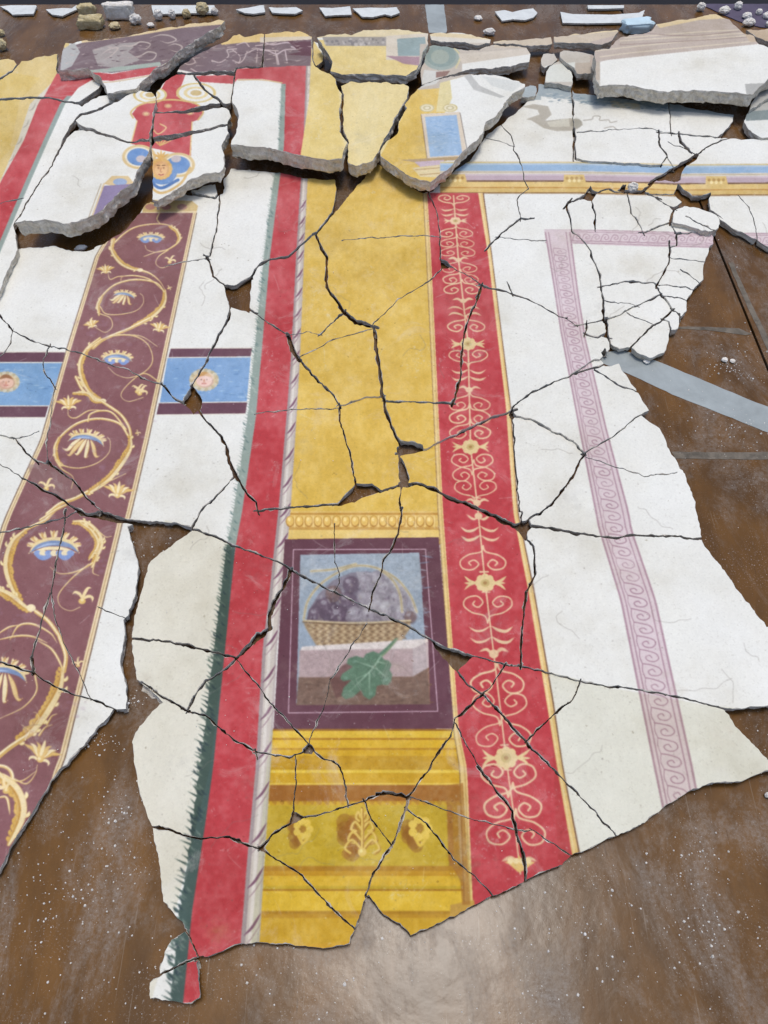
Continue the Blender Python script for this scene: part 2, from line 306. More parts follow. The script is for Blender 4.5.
    vine('r','250,640 340,710 420,820',3.6); vine('r','70,838 130,740 230,728 350,790 400,860',2.0,1); vine('r','-20,800 60,750 130,735',1.6,1); vine('r','-20,840 120,810 230,815 330,860',1.8,1)
    vine('_','88,492 74,499 60,504 47,514',3.2); vine('_','66,505 56,510 40,520',2)
    # fifth turn
    vine('s','380,-20 420,100 410,200',3.8); acanthus('s','400,180 380,300 320,420 220,560 90,670',8.4); vine('s','200,600 60,690 -60,790',4.4); vine('s','240,5 330,60 390,160 400,230',2.2,1); vine('s','225,230 232,330 150,430 0,505',1.8,2)
    for q in ('160,640 190,590 160,560 140,545','230,540 250,500 235,470 215,465','300,540 330,490 365,475','250,610 290,560 335,545'): vine('s',q,2.0,2)
    calyx(3,676,24,.1); fleur(78,665,7,-.3); tuft(40,758,19,.28); vine('s','90,890 170,920 225,860 240,800',1.6,2)
    disc(0,777,14,VH,1,.9); disc(0,777,12,V,1,.9); disc(0,777,10.4,VIO,1,.9)
    acanthus('J','-50,-10 0,25 45,60 66,110 60,160 25,230',9.0); vine('J','10,20 60,40 110,10',2,2); vine('J','-10,90 20,90 30,140',2.4,1); fleur(6,790,12,-.5)
    for x,y in ((160,250),(96,330),(60,455),(110,460),(40,540),(90,560),(20,620),(70,700),(30,720),(120,330),(140,420)):
        for k in range(16): disc(x+prng.normal()*11,y+prng.normal()*9,prng.uniform(.8,3.2),(166,136,160),.16,.7)
    # ---- blue bars with the little heads
    for S in (('D','0,290 195,288 188,320 -145,322 -145,292'),('D','-145,450 145,450 135,484 -145,484'),('D','512,278 757,276 750,305 505,305'),('D','477,441 742,437 736,473 469,477')): poly(S[0],S[1],(104,70,82))
    poly('D','-145,318 187,318 147,451 -145,451',(124,162,200)); poly('D','503,304 752,301 740,438 479,441',(124,160,200))
    for s in ('-145,288 196,288','-145,320 187,320','-145,450 147,450','-145,485 134,485','512,277 757,276','504,305 751,303','479,441 741,438','469,477 736,474'): line('D',s,(228,222,206),.9)
    for k in range(60):
        b=prng.rand()<.5; x=prng.uniform(-20,50) if b else prng.uniform(165,245); y=prng.uniform(366,402); 
        if not b and x<170: continue
        line('_',np.array([(x,y),(x+prng.uniform(4,9),y+prng.uniform(-1,1))]),(156,188,214) if k%2 else (100,138,180),1.5,1,.5)
    medallion(6,382,13,(150,104,70),(226,188,164)); medallion(204,380,14,(196,150,92),(230,196,180)); disc(209,377,5,(240,220,214),.35,.8); disc(2,386,5,(180,120,104),.35,.8)
    poly('D','-145,300 0,300 0,330 -145,330',(104,70,82),0)
    # ---- second garland, red band, ribbon pole
    serr(grnL2,redL2,84,600,(146,160,150),2.6,1.7); serr(grnL2,redL2,545,1006,(70,90,84),6.5,4.2)
    for k in range(260):
        y=prng.uniform(90,1000); l,r=lerp(grnL2,y),lerp(redL2,y); u=prng.uniform(.1,.9); x=l+(r-l)*u; s=(r-l)*.4
        line('_',np.array([(x,y),(x-s*.5,y-s*.3),(x-s*.9,y-s*.9)]),(98,122,118) if y<540 and k%2 else ((168,180,168) if y<540 else ((48,66,70) if k%2 else (104,122,112))),max(.6,(r-l)*.13),1,.7)
    band(redL2,redR2,66,1003,RED)
    band(redR2,[(x+40,y) for x,y in redR2],955,1003,RED,.0)
    band(redR2,poleR,66,955,(200,190,178)); band(redR2,poleR,66,955,(150,136,136),.8,0,.24); band(redR2,poleR,66,955,(226,220,208),.7,.38,.58); band(redR2,poleR,66,955,(176,164,160),.7,.86,1)
    y=200.
    while y<940:
        l,r=lerp(redR2,y),lerp(poleR,y); hgt=(r-l)*1.25
        line('_',np.array([(l+.5,y+hgt),((l+r)/2,y+hgt*.62),(r-.5,y)]),(124,86,104),1.1+(r-l)*.09,1); line('_',np.array([(l+.5,y+hgt*1.5),((l+r)/2,y+hgt*1.05),(r-.5,y+hgt*.45)]),(158,128,136),.9,1)
        y+=16+(y-200)*.045
    for k in range(12):
        y=74+k*8; line('_',np.array([(306.,y+5),(309.,y+2),(306+2*(k%2)+1.,y-2)]),(186,180,170),1.2,1)
    # ---- yellow panel
    ys=np.linspace(66,545,80); l=[[lerp(poleR,y),y] for y in ys]; r=[[lerp(crL,y) if y>185 else 445,y] for y in ys]
    poly('_',np.array(l+r[::-1]),YEL); poly('_','316,30 432,28 432,37 316,38',(224,208,166)); poly('_','312,38 333,72 340,90 342,130 347,146 343,160 300,158 309,100',(222,196,116)); poly('_','318,40 430,38 424,60 410,78 336,78',(226,202,128)); poly('_','338,80 412,78 402,118 378,160 350,168 341,130',(226,206,142)); poly('_','370,85 380,100 375,150 360,160 352,140 360,100',(230,220,180),.15)  # last polygon: a faint highlight painted into the tapering yellow piece
    poly('_','322,37 386,37 386,46 326,46',(160,154,148)); poly('_','386,36 432,33 432,60 386,60',(214,204,186)); poly('_','397,39 425,37 427,56 398,56',(148,166,166)); poly('_','386,56 430,57 422,66 404,64',(168,138,146))
    for k in range(40): disc(prng.uniform(325,384),prng.uniform(39,45),prng.uniform(.6,1.6),(120,116,116) if k%2 else (196,190,184),.7)
    # ---- pieces along the top
    poly('_','427,32 494,36 494,41 429,36',(222,204,164)); poly('_','427,36 494,40 492,46 428,46',(216,210,196))
    poly('_','420,44 540,42 540,80 418,90',(192,182,168)); disc(441,56,19,(156,168,160),1,.75); disc(441,56,15,(140,156,150),1,.75); disc(440,57,9,(160,170,158),1,.8); line('_','452,46 460,56 456,68',(208,196,150),1.6)
    poly('_','458,54 532,48 532,54 462,64',(206,196,180)); poly('_','462,64 532,54 532,64 480,70 462,72',(226,226,218)); poly('_','424,70 446,72 436,84 420,88',(206,206,198)); poly('_','436,72 450,71 446,76 436,78',(140,110,100))
    poly('_','494,40 620,28 620,48 494,48',(198,184,162)); poly('_','494,38 620,27 620,31 494,42',(226,208,166))
    poly('_','536,50 600,46 600,86 536,86',(196,190,178)); poly('_','560,64 600,62 600,80 560,80',(184,172,156)); poly('_','545,66 575,62 575,82 545,82',(216,218,208))
    poly('_','590,42 654,26 716,12 745,20 840,30 840,60 759,44 608,60 590,64',(186,172,160)); poly('_','654,22 716,11 732,18 700,20 660,28',(226,204,158))
    for s in ('596,51 640,46 754,35','600,57 640,52 758,41','625,38 700,32 745,30','620,41 700,36 750,33'): line('_',s,(210,198,176),1.1)
    for s in ('640,33 690,36 740,31','620,45 690,41 750,37'): line('_',s,(160,142,134),.8)
    poly('_','740,28 840,26 840,42 750,42',(192,172,146)); poly('_','745,84 840,80 840,112 744,124 748,108',(176,176,170)); poly('_','744,118 840,110 840,141 744,141',(226,228,222)); poly('_','744,112 840,104 840,116 746,121',(128,140,140))
    poly('_','520,84 541,82 541,100 518,100',(168,178,180))
    poly('_','538,83 573,88 575,93 662,102 740,112 740,118 690,112 662,111 620,106 590,105 573,100 538,96',(158,170,174)); poly('_','610,101 640,104 640,110 612,107',(200,190,160))
    for k in range(120):
        x=prng.uniform(540,668); y=94+(x-540)*.085+prng.uniform(-1,7); line('_',np.array([(x,y),(x+prng.uniform(2,6),y+prng.uniform(-1,1))]),(120,138,148) if k%2 else (196,200,194),1,1,.6)
    poly('g','105,225 160,212 230,222 248,262 215,292 280,286 340,280 385,290 398,312 370,332 340,340 270,342 210,328 150,290 125,285 190,262 180,240 140,232',(184,178,164)); poly('g','225,300 330,280 335,320 240,322',(206,202,186)); disc(500+365/4.8,60+305/4.8,6,(166,162,148),1,.8)
    for s in ('400,290 440,285 450,270 480,272 478,290 520,288 530,300 560,295','500,328 540,320 560,335'): line('g',s,(178,172,160),.9)
    # ---- the piece with the blue window
    poly('_','440,83 470,75 495,74 530,84 512,96 487,124 478,142 462,155 458,112 446,112 438,100',WHITE); poly('_','440,83 470,75 450,80 452,98 446,112 436,112',(220,206,150)); poly('_','464,76 470,74 480,86 505,97 500,98 474,90',(188,188,182)); poly('_','482,76 525,83 512,92 492,86',(214,216,210))
    for x in (427,450):
        for r,c in ((7.5,(202,186,130)),(6,(226,216,182)),(4,(196,184,140)),(2.3,(228,220,190))): disc(x,108,r,c,1,.55)
    poly('_','421,114 460,112 467,156 427,159',(216,202,180)); poly('_','425,117 456.5,115 462.5,155 430,157',(150,180,210)); line('_','421,115 427,159',(120,96,70),.6); line('_','460,113 467,150',(110,100,96),.6)
    for k in range(70):
        y=prng.uniform(119,154); x=426+(y-117)*.13+prng.uniform(1,27); line('_',np.array([(x,y),(x+prng.uniform(2,5),y)]),(172,196,216) if k%2 else (128,162,198),1,1,.6)
    poly('_','400,160 468,156 466,160 443,161 418,163',(176,150,110)); poly('_','414,162 444,160 444,164.5 420,167',(196,176,186)); poly('_','412,168 460,163 460,178 420,177',(218,200,150)); line('_','415,170 460,166',(176,140,90),.8); line('_','420,175 455,172',(176,140,90),.8)
    # ---- entablature bands
    def hb(y0,y1,c,a=1.): poly('_',np.array([(440,y0),(570,y0),(650,y0+1.6),(676,y0+3),(690,y0+2.5),(840,y0+1.5),(840,y1+1.5),(690,y1+2.5),(676,y1+3),(650,y1+1.6),(570,y1),(440,y1)],float),c,a)
    hb(161.5,194.5,(214,206,190)); hb(162,163.2,(206,190,140)); hb(163.2,171,(146,176,204)); hb(163.2,165,(176,194,208)); hb(171.8,172.8,(188,176,150)); hb(174,180.5,(188,168,176)); hb(174,175.6,(206,192,196)); hb(180.5,182,(120,92,70)); hb(182,187,(222,190,116)); hb(187,188.2,(188,136,60)); hb(188.2,192.2,(210,176,100)); hb(192.2,193.6,(140,104,60)); 
    for x,o in ((455,0),(574,.3),(716,2)):
        poly('_',np.array([(x-10,174.5+o),(x+10,174.5+o),(x+13,187+o),(x-11,187+o)],float),(216,184,110)); 
        for k in range(7): disc(x-7+k*2.4,178.+o+(k%2)*2.6,1.6,(240,220,160) if k%2 else (176,136,70))
    # ---- main red band with candelabra
    band(crL,crR,193,925,(226,196,128)); band(crL,crR,193,925,(126,92,60),.8,0,.14); band(crL,crR,193,925,(190,150,84),.7,.62,.8)
    band(crR,rdR,193,925,RED)
    band(rdR,rdO,193,925,(226,192,124)); band(rdR,rdO,193,925,(112,78,60),.85,.84,1.06); band(rdR,rdO,193,925,(240,218,164),.7,.15,.45)
    ax=[(453,190),(458,256),(468,344),(470.5,448),(478,512),(485,583),(495,665),(506,758),(513,810),(521,880)]; OC=(226,192,152)
    hw=lambda y:(lerp(rdR,y)-lerp(crR,y))*.40
    line('_',np.array([[lerp(ax,y),y] for y in range(196,880,6)]),OC,1.5)
    E_=[(199,'s',1),(210,'l',-1),(215,'l',-1),(221,'r',0),(233,'s',-1),(243,'s',-1),(252,'s',-1),(260,'f',1),(268,'s',-1),(279,'s',-1),(289,'s',-1),(301,'f',1),(308,'l',1),(314,'l',1),(326,'s',-1),(344,'R',0),(356,'s',1),(372,'l',-1),(379,'l',-1),(390,'f',1),(404,'s',-1),(417,'s',-1),(432,'s',-1),(447,'R',0),(461,'s',1),(474,'s',-1),(488,'s',1),(503,'f',1),(516,'f',-1),(530,'l',-1),(539,'l',-1),(562,'s',-1),(583,'R',0),(605,'s',1),(630,'l',-1),(641,'l',-1),(654,'f',1),(683,'s',-1),(704,'s',1),(736,'s',-1),(758,'R',0),(775,'s',1),(806,'s',-1),(833,'s',-1),(864,'F',1)]
    RP_=RED
    JIT[0]=1
    for y,k,d in E_:
        x=lerp(ax,y); s=hw(y)*(.78 if k=='s' else .7)
        w=1.0+.0016*(y-200)
        if k=='s': scroll(x,y,s,d,OC,w)
        elif k=='l': leafpair(x,y,s*.95,d,OC,w*1.7)
        elif k in 'fF':
            for sg in (-1,1): line('_',np.array([(x,y+2.),(x+sg*s*.3,y-s*.2*d*fs(y)),(x+sg*s*.62,y-s*.1*fs(y))]),OC,w*2,1)
            disc(x,y,s*.2,OC,1,fs(y))
            if k=='F':
                for a in range(-3,4): line('_',np.array([(x,y+8.),(x+a*3.,y),(x+a*5.,y-8+abs(a)*2)]),(222,186,110),4,1)
                for a in (-9,-3,3,9): disc(x+a,y-3,3,(236,214,160))
        elif k=='r': rosette(x,y,s*.8,OC,True)
        else: rosette(x,y,s*1.0,(222,196,142),True)
    for y0,y1 in ((498,512),(572,574),(592,594),(745,747),(770,771)):
        x=lerp(ax,y0); line('_',np.array([(x-4,y0),(x+4,float(y0))]),OC,1.4)
    # ---- lavender fret
    fl=[(544,229.5),(554,290),(560,330),(579,430),(595,512),(598,528),(620,600),(653.7,768),(662,808)]; fr_=[(572,243),(578,290),(586,340),(607,430),(629,512),(632,530),(656,600),(693,768),(699,800)]
    poly('_','544,229.5 600,230 660,232 713,233 840,233 840,247 712,248 660,247 600,245 566,243 547,243',LAV)
    for f0,f1,c in ((.0,.06,LAVD),(.14,.19,LAVD),(.8,.85,LAVD),(.93,1,LAVD)):
        poly('_',np.array([(545,229.5+f0*13.5),(600,230+f0*14),(713,233+f0*15),(840,233+f0*14),(840,233+f1*14),(713,233+f1*15),(600,230+f1*14),(545,229.5+f1*13.5)]),c,.75)
    band(fl,fr_,230,812,LAV); 
    for o0,o1 in ((0,.06),(.13,.17),(.8,.84),(.94,1)): band(fl,fr_,232,812,LAVD,.8,o0,o1)
    def wave(pt,n0,n1,w):
        # running scroll between two edges: pt(t,a) gives the photo point
        u=[(0,.9),(.1,.55),(.3,.18),(.62,.1),(.85,.32),(.8,.62),(.55,.7),(.42,.5),(.58,.4)]
        line('_',np.array([pt(n0+(n1-n0)*a,b) for a,b in u]),LAVD,w,0,.95); line('_',np.array([pt(n0+(n1-n0)*a,b) for a,b in ((0,.9),(.5,.97),(1,.9))]),LAVD,w*.8,0,.9)
    y=248.
    while y<800:
        st=9*(y+641)/(900.)*fs(y)*1.15+.5
        pt=lambda t,a:(lambda L,R:(L+(R-L)*(.2+.58*(1-a)),t))(lerp(fl,t),lerp(fr_,t))
        wave(pt,y,y+st,.65+(y-248)*.0009); y+=st
    x=572.
    while x<830:
        pt=lambda t,a:(t,(230+(t-545)*.018)+14*(.2+.58*a)); wave(pt,x,x+9.5,.6); x+=9.5
    JIT[0]=0
    # ---- lower centre: beaded moulding, framed still life, gold cornice
    pl=lambda y:lerp(poleR,y); cl=lambda y:lerp(crL,y)
    def row(y0,y1,c,a=1.,x0=None,x1=None,s0=0,s1=0): poly('_',np.array([(pl(y0)if x0 is None else x0,y0),(cl(y0) if x1 is None else x1,y0-s0),(cl(y1) if x1 is None else x1,y1-s1),(pl(y1) if x0 is None else x0,y1)]),c,a)
    row(511,542,(220,184,100)); row(513,515,(190,140,60)); row(527,530,(196,150,70)); row(530,538,(226,194,110))
    for k in range(16):
        x=290+k*9.3; 
        if x>436: break
        disc(x,521.5,4.3,(176,124,50),1,1.3); disc(x,521,3.5,(226,186,96),1,1.35); disc(x-.8,519.5,1.6,(244,216,140),1,1.3); line('_',np.array([(x+4.6,516.),(x+4.6,527.)]),(244,214,140),.8)
    poly('H','86,82 548,76 594,650 52,655',(98,60,70)); [line('H',q,(206,176,186),.8) for q in ('112,113 508,112','508,112 545,598','545,598 97,603','97,603 112,113')]; poly('H','132,128 490,122 521,578 120,580',(150,168,184))
    poly('H','132,128 490,122 500,240 300,150 140,240',(168,184,196),.6)
    for k in range(120):
        x,y=prng.uniform(140,495),prng.uniform(130,390); line('H',np.array([x,y,x+prng.uniform(10,40),y+prng.uniform(-8,8)]),(178,190,200) if k%2 else (132,150,170),2,1,.25)
    # figs
    poly('H','150,332 158,295 185,250 230,205 285,182 330,178 385,188 440,222 478,286 486,318 462,332 300,338',(136,124,138),.9)
    poly('H','300,178 385,188 440,222 478,286 486,318 462,332 400,334 330,290',(172,168,174),.8); poly('H','150,332 158,295 185,262 225,262 270,300 330,334',(98,76,96),.85)
    fg=[(180,308,24),(212,282,26),(250,312,30),(232,246,24),(275,268,28),(300,312,30),(285,218,25),(330,262,28),(345,312,28),(330,212,24),(375,285,30),(382,230,28),(398,316,26),(425,262,28),(440,308,26),(362,196,20),(462,316,18)]
    for x,y,r in fg:
        X,Y,Rr=256+x/3,512+y/3,r/3
        base=(100,76,96) if x<290 else (152,142,150)
        if prng.rand()<.2: base=(120,84,76)
        disc(X+.8,Y+.9,Rr*1.05,(84,66,84),.32,1.05)
        disc(X,Y,Rr,base,.6,1.05); disc(X-Rr*.2,Y-Rr*.22,Rr*.7,tuple(min(255,v+22) for v in base),.5,1.); disc(X-Rr*.35,Y-Rr*.4,Rr*.34,(188,184,190),.55,.8)
        line('_',np.array([(X,Y-Rr*.8),(X+prng.uniform(-1,1),Y),(X+prng.uniform(-2,2),Y+Rr*.8)]),(150,136,150),.7,1,.5)
    for k in range(170):
        x,y=prng.uniform(160,470),prng.uniform(200,330)
        if (x-318)**2/160**2+(y-325)**2/140**2<.95: line('H',np.array([x,y,x+prng.uniform(-10,10),y+prng.uniform(4,16)]),[(196,192,196),(84,64,84),(150,128,140),(168,156,140)][k%4],1.6,1,.28)
    for k in range(40): disc(256+prng.uniform(330,450)/3,512+prng.uniform(200,300)/3,prng.uniform(2,5),(206,206,204),.2,.8)
    # basket
    poly('H','143,333 300,338 462,331 462,350 430,396 300,404 180,400 150,350',(176,140,92))
    for r_ in range(7):
        for k in range(26):
            x=152+k*12+(r_%2)*6; y=342+r_*9.5
            if x<150+r_*5 or x>460-r_*5: continue
            line('H',np.array([x,y,x+5,y-2,x+10,y]),(214,184,130) if (k+r_)%2 else (136,102,66),1.7,1,.8)
    line('H','140,330 300,338 465,330',(120,84,50),1.2); line('H','143,326 300,333 463,326',(226,200,140),1.6)
    for s in ('143,320 155,268 190,220 245,182 300,162 360,168 420,200 462,250 482,300','370,172 410,205 432,250 438,300','165,178 235,172 300,156'): line('H',s,(226,210,158),2.4); line('H',s,(150,120,74),.6)
    # ledge, ground, leaf
    poly('H','138,404 515,380 517,392 470,412 132,416',(226,212,200)); poly('H','130,415 470,410 470,496 128,497',(186,156,152)); poly('H','470,410 517,388 518,470 470,496',(192,172,168)); poly('H','127,496 470,494 519,466 522,578 120,580',(134,98,78))
    for k in range(90):
        x,y=prng.uniform(130,510),prng.uniform(502,574); line('H',np.array([x,y,x+prng.uniform(8,30),y+prng.uniform(-3,3)]),(156,120,94) if k%2 else (110,78,62),2,1,.4)
    poly('H','220,500 260,460 300,440 330,470 280,540 240,560',(110,60,56),.7)
    lf='375,432 400,412 425,382 418,378 395,402 368,425 352,418 330,425 322,438 300,432 275,440 272,456 290,464 276,474 258,486 252,500 262,508 285,504 262,528 256,550 268,562 290,556 315,534 322,552 340,564 358,550 362,522 378,518 395,520 405,508 408,488 400,474 406,458 398,446 385,444'
    poly('H',lf,(92,134,100)); 
    for s in ('375,432 340,480 300,500','350,465 300,448','345,475 280,540','340,480 340,548','355,465 395,500','365,450 390,455'): line('H',s,(158,196,160),1.3,2)
    for s in ('300,445 290,452','380,505 398,500','275,500 262,496','275,545 270,550','348,540 342,550'): line('H',s,(116,160,130),3,1,.7)
    line('H','378,432 400,410 424,380',(120,150,100),1.6)
    m0=mask(Q('H','132,128 490,122 521,578 120,580')); 
    if m0:
        sl,k=m0; r=cv[sl]; q=r.copy()
        for _ in range(3): q[1:-1]=(q[:-2]+q[1:-1]+q[2:])/3; q[:,1:-1]=(q[:,:-2]+q[:,1:-1]+q[:,2:])/3
        g=q.mean(2,keepdims=True); hh,ww_=q.shape[:2]; nn=smooth_noise(hh,ww_,9,41)*.5+smooth_noise(hh,ww_,3,42)*.5
        q=(q*.72+g*.28)*(1+.10*nn[...,None])*.95; cv[sl]=np.where(k[...,None]>0,q,r)
    # gold cornice
    G0=(196,160,44)
    row(729,944,G0); row(729,731,(150,100,30)); row(731,738,(226,182,60)); row(738,740,(180,124,30)); row(740,748,(222,174,48)); row(748,750,(188,134,34)); row(750,756,(214,164,40)); row(756,770,(196,146,36)); row(770,773,(232,192,74)); row(773,783,(210,160,40)); row(783,785,(230,190,80)); row(785,801,(160,100,40)); row(801,805,(184,128,40),.8)
    for k in range(26):
        x=270+k*7.5; poly('_',np.array([(x,801.),(x+5,805.5),(x-2,805.5)]),(206,160,42))
    row(866,871,(176,122,30)); row(871,876,(196,142,34)); row(876,886,(218,172,50)); row(889,891,(172,120,30)); row(891,911,(222,178,54)); row(911,914,(176,126,34)); row(914,918,(190,138,38)); row(918,950,(206,158,44)); poly('_','450,905 474,900 476,925 450,925',(196,150,70))
    poly('_','446,785 463,783 470,905 462,905 460,880 448,860',(164,106,44),.7); poly('_','447,805 452,805 454,866 449,866',(166,110,46))
    for cx,cy,s in ((303,832,15),(362,834,24),(420,832,18)):
        for k in range(9): disc(cx-s*.45+prng.uniform(-.3,.3)*s,cy+s*.15+(k-4)*s*.16,s*.36,(146,92,34),.55)
        if s==24:
            for k in range(14): disc(cx-12+prng.uniform(-4,5),cy-14+k*2.6,5.2,(158,100,38),.5)
            for (x0,y0,x1,y1,x2,y2,x3,y3) in ((0,-18,4,-22,6,-16,3,-13),(0,-8,7,-12,11,-5,6,-3),(0,3,9,-2,14,6,8,9),(0,12,10,6,17,14,12,19)):
                for sg in (-1,1):
                    q=np.array([(cx,cy+y0+4.),(cx+sg*x1,cy+y1),(cx+sg*x2,cy+y2),(cx+sg*x3,cy+y3)]); line('_',q+[.9,.9],(160,108,36),2.4); line('_',q,(222,184,96),2.3)
            line('_',np.array([(cx,cy-25.),(cx+.5,cy),(cx,cy+20.)]),(170,118,40),3.2); line('_',np.array([(cx-.6,cy-25.),(cx,cy),(cx-.6,cy+20.)]),(228,192,100),1.6)
            disc(cx,cy+18,4.4,(222,184,96)); disc(cx-1,cy+17,1.8,(240,216,140))
        else:
            for k in range(7):
                a=k*math.pi*2/7; disc(cx+math.cos(a)*s*.45,cy-s*.2+math.sin(a)*s*.5,s*.24,(228,190,84))
            disc(cx,cy-s*.2,s*.2,(170,120,40)); line('_',np.array([(cx-s*.3,cy+s*.3),(cx,cy+s*.75),(cx+s*.3,cy+s*.4)]),(220,180,70),3)
    for k in range(60): disc(218+prng.normal()*6,931+prng.normal()*7,prng.uniform(1,4.5),(186,118,84),.09,.8)
    for k in range(60): disc(465+prng.normal()*9,858+prng.normal()*14,prng.uniform(1,4),(120,96,70),.10,.8)
    tint('_','270,730 455,730 475,905 475,930 250,950',(.975,1.0,.93))
    # ---- pieces whose plaster is tinted greyer or warmer than the rest
    tint('_','165,520 196,528 232,545 226,640 210,768 172,925 150,1006 100,1006 120,760 122,722 131,700 130,640 137,600 145,560',(.955,.94,.895))
    tint('_','548,672 612,688 700,704 800,716 800,900 560,900',(.95,.945,.905))
    # brush mottling, fading and specks
    h,w=cv.shape[:2]
    big=smooth_noise(h,w,90,1)*.5+smooth_noise(h,w,34,2)*.5; med=smooth_noise(h,w,12,3); fine=smooth_noise(h,w,3.2,4)
    streak=np.repeat(smooth_noise(h//6+2,w,4,6),6,0)[:h]
    sat=(cv.max(2)-cv.min(2))
    am=(.035+.13*np.clip(sat*1.6,0,1))
    cv[:]*=(1+am*(big*.36+med*.14+fine*.16+streak*.08))[...,None]
    # lime bloom: pale haze over paint, in patches, heavier on the far half
    yy=np.linspace(1,0,h,dtype=np.float32)[:,None]
    bl=np.clip(.05+.13*(big+.5*med)+.17*np.clip(yy*1.9-1.0,0,1),0,.4)*np.clip(sat*2.2,.15,1)
    cv[:]=cv*(1-bl[...,None])+np.array([.86,.85,.82],np.float32)*bl[...,None]
    for k in range(3200):
        x,y=prng.uniform(PX0,PX1),prng.uniform(20,1000); r=prng.uniform(.15,.5)*(.6+y/900)
        disc(x,y,r,(106,94,82) if prng.rand()<.5 else (236,234,226),prng.uniform(.3,.8),.7)
    for k in range(75):
        x,y=prng.uniform(PX0,PX1),prng.uniform(150,950); a=prng.uniform(0,6.28); q=[(x,y)]
        for _ in range(prng.randint(4,10)):
            a+=prng.normal()*.5; L=prng.uniform(3,9)*(.4+y/900); x+=math.cos(a)*L; y+=math.sin(a)*L*.8; q.append((x,y))
        line('_',np.array(q),(128,120,110),.42,2,.5)
    for k in range(46):
        x,y=prng.uniform(PX0,PX1),prng.uniform(120,950)
        for _ in range(26): disc(x+prng.normal()*9,y+prng.normal()*6,prng.uniform(1,5),[(170,158,136),(150,150,146),(198,188,168)][k%3],.045,.8)
    for k in range(110):
        x,y=prng.uniform(PX0,PX1),prng.uniform(180,980); a=prng.uniform(0,3.14); L=prng.uniform(4,22)
        line('_',np.array([(x,y),(x+math.cos(a)*L*.5+prng.uniform(-1,1),y+math.sin(a)*L*.4),(x+math.cos(a)*L,y+math.sin(a)*L*.8)]),(226,222,214),.5,1,.35)
    # rubbed passages: strokes faded into the ground
    for rad,th_,amt in ((4,.25,.75),(2,-.1,.6)):
        bb=cv.copy()
        for _ in range(rad): bb[1:-1]=(bb[:-2]+bb[1:-1]+bb[2:])/3; bb[:,1:-1]=(bb[:,:-2]+bb[:,1:-1]+bb[:,2:])/3
        mk=np.clip((smooth_noise(h,w,9,50+rad)*.6+smooth_noise(h,w,3,60+rad)*.5-th_)*2.2,0,1)*amt
        cv[:]=cv*(1-mk[...,None])+bb*mk[...,None]
    gr=prng.normal(0,.016,(h//2+1,w//2+1)).astype(np.float32); gr=np.repeat(np.repeat(gr,2,0),2,1)[:h,:w]; cv[:]*=(1+gr)[...,None]
    # paint lost from the lime in small flakes, mostly on the coloured fields
    n1=smooth_noise(h,w,2.2,21); n2=smooth_noise(h,w,7,22); n3=smooth_noise(h,w,60,23)
    fl=np.clip((n1*.6+n2*.6+n3*.45-.86)*4,0,1)*np.clip(sat*3,0,1)*.4
    cv[:]=cv*(1-fl[...,None])+np.array([.86,.85,.82],np.float32)*fl[...,None]
    b=cv.copy(); b[1:-1]=(cv[:-2]+2*cv[1:-1]+cv[2:])/4; b[:,1:-1]=(b[:,:-2]+2*b[:,1:-1]+b[:,2:])/4
    return np.clip(b,0,1)

# ---------------------------------------------------------------- materials
def new_mat(name,rough=.8,spec=.3):
    m=bpy.data.materials.new(name); m.use_nodes=True; b=m.node_tree.nodes['Principled BSDF']; b.inputs['Roughness'].default_value=rough; b.inputs['Specular IOR Level'].default_value=spec
    return m,m.node_tree,b
def N(nt,t,**k):
    n=nt.nodes.new(t)
    for a,v in k.items():
        if a in n.inputs: n.inputs[a].default_value=v
        else: setattr(n,a,v)
    return n
def lk(nt,a,b): nt.links.new(a,b)
def srgb(c): return tuple(((v/255)/12.92 if v/255<.04045 else ((v/255+.055)/1.055)**2.4) for v in c)+(1,)
def nz(nt,scale,detail=4,rough=.6,vec=None,dist=0.):
    n=N(nt,'ShaderNodeTexNoise'); n.inputs['Scale'].default_value=scale; n.inputs['Detail'].default_value=detail; n.inputs['Roughness'].default_value=rough; n.inputs['Distortion'].default_value=dist
    if vec is not None: lk(nt,vec,n.inputs['Vector'])
    return n.outputs['Fac']
def ramp(nt,fac,stops):
    r=N(nt,'ShaderNodeValToRGB'); e=r.color_ramp.elements
    while len(e)<len(stops): e.new(.5)
    for q,(p,c) in zip(e,stops): q.position=p; q.color=c if len(c)==4 else tuple(c)+(1,)
    lk(nt,fac,r.inputs[0]); return r.outputs[0]
def mix(nt,fac,a,b,mode='MIX'):
    m=N(nt,'ShaderNodeMix'); m.data_type='RGBA'; m.blend_type=mode
    for s,v in ((m.inputs[0],fac),(m.inputs[6],a),(m.inputs[7],b)):
        if hasattr(v,'links') or isinstance(v,bpy.types.NodeSocket): lk(nt,v,s)
        else: s.default_value=v
    return m.outputs[2]
def bump(nt,b,h,strength=.3,dist=.002,prev=None):
    n=N(nt,'ShaderNodeBump'); n.inputs['Strength'].default_value=strength; n.inputs['Distance'].default_value=dist; lk(nt,h,n.inputs['Height'])
    if prev is not None: lk(nt,prev,n.inputs['Normal'])
    lk(nt,n.outputs[0],b.inputs['Normal']); return n.outputs[0]
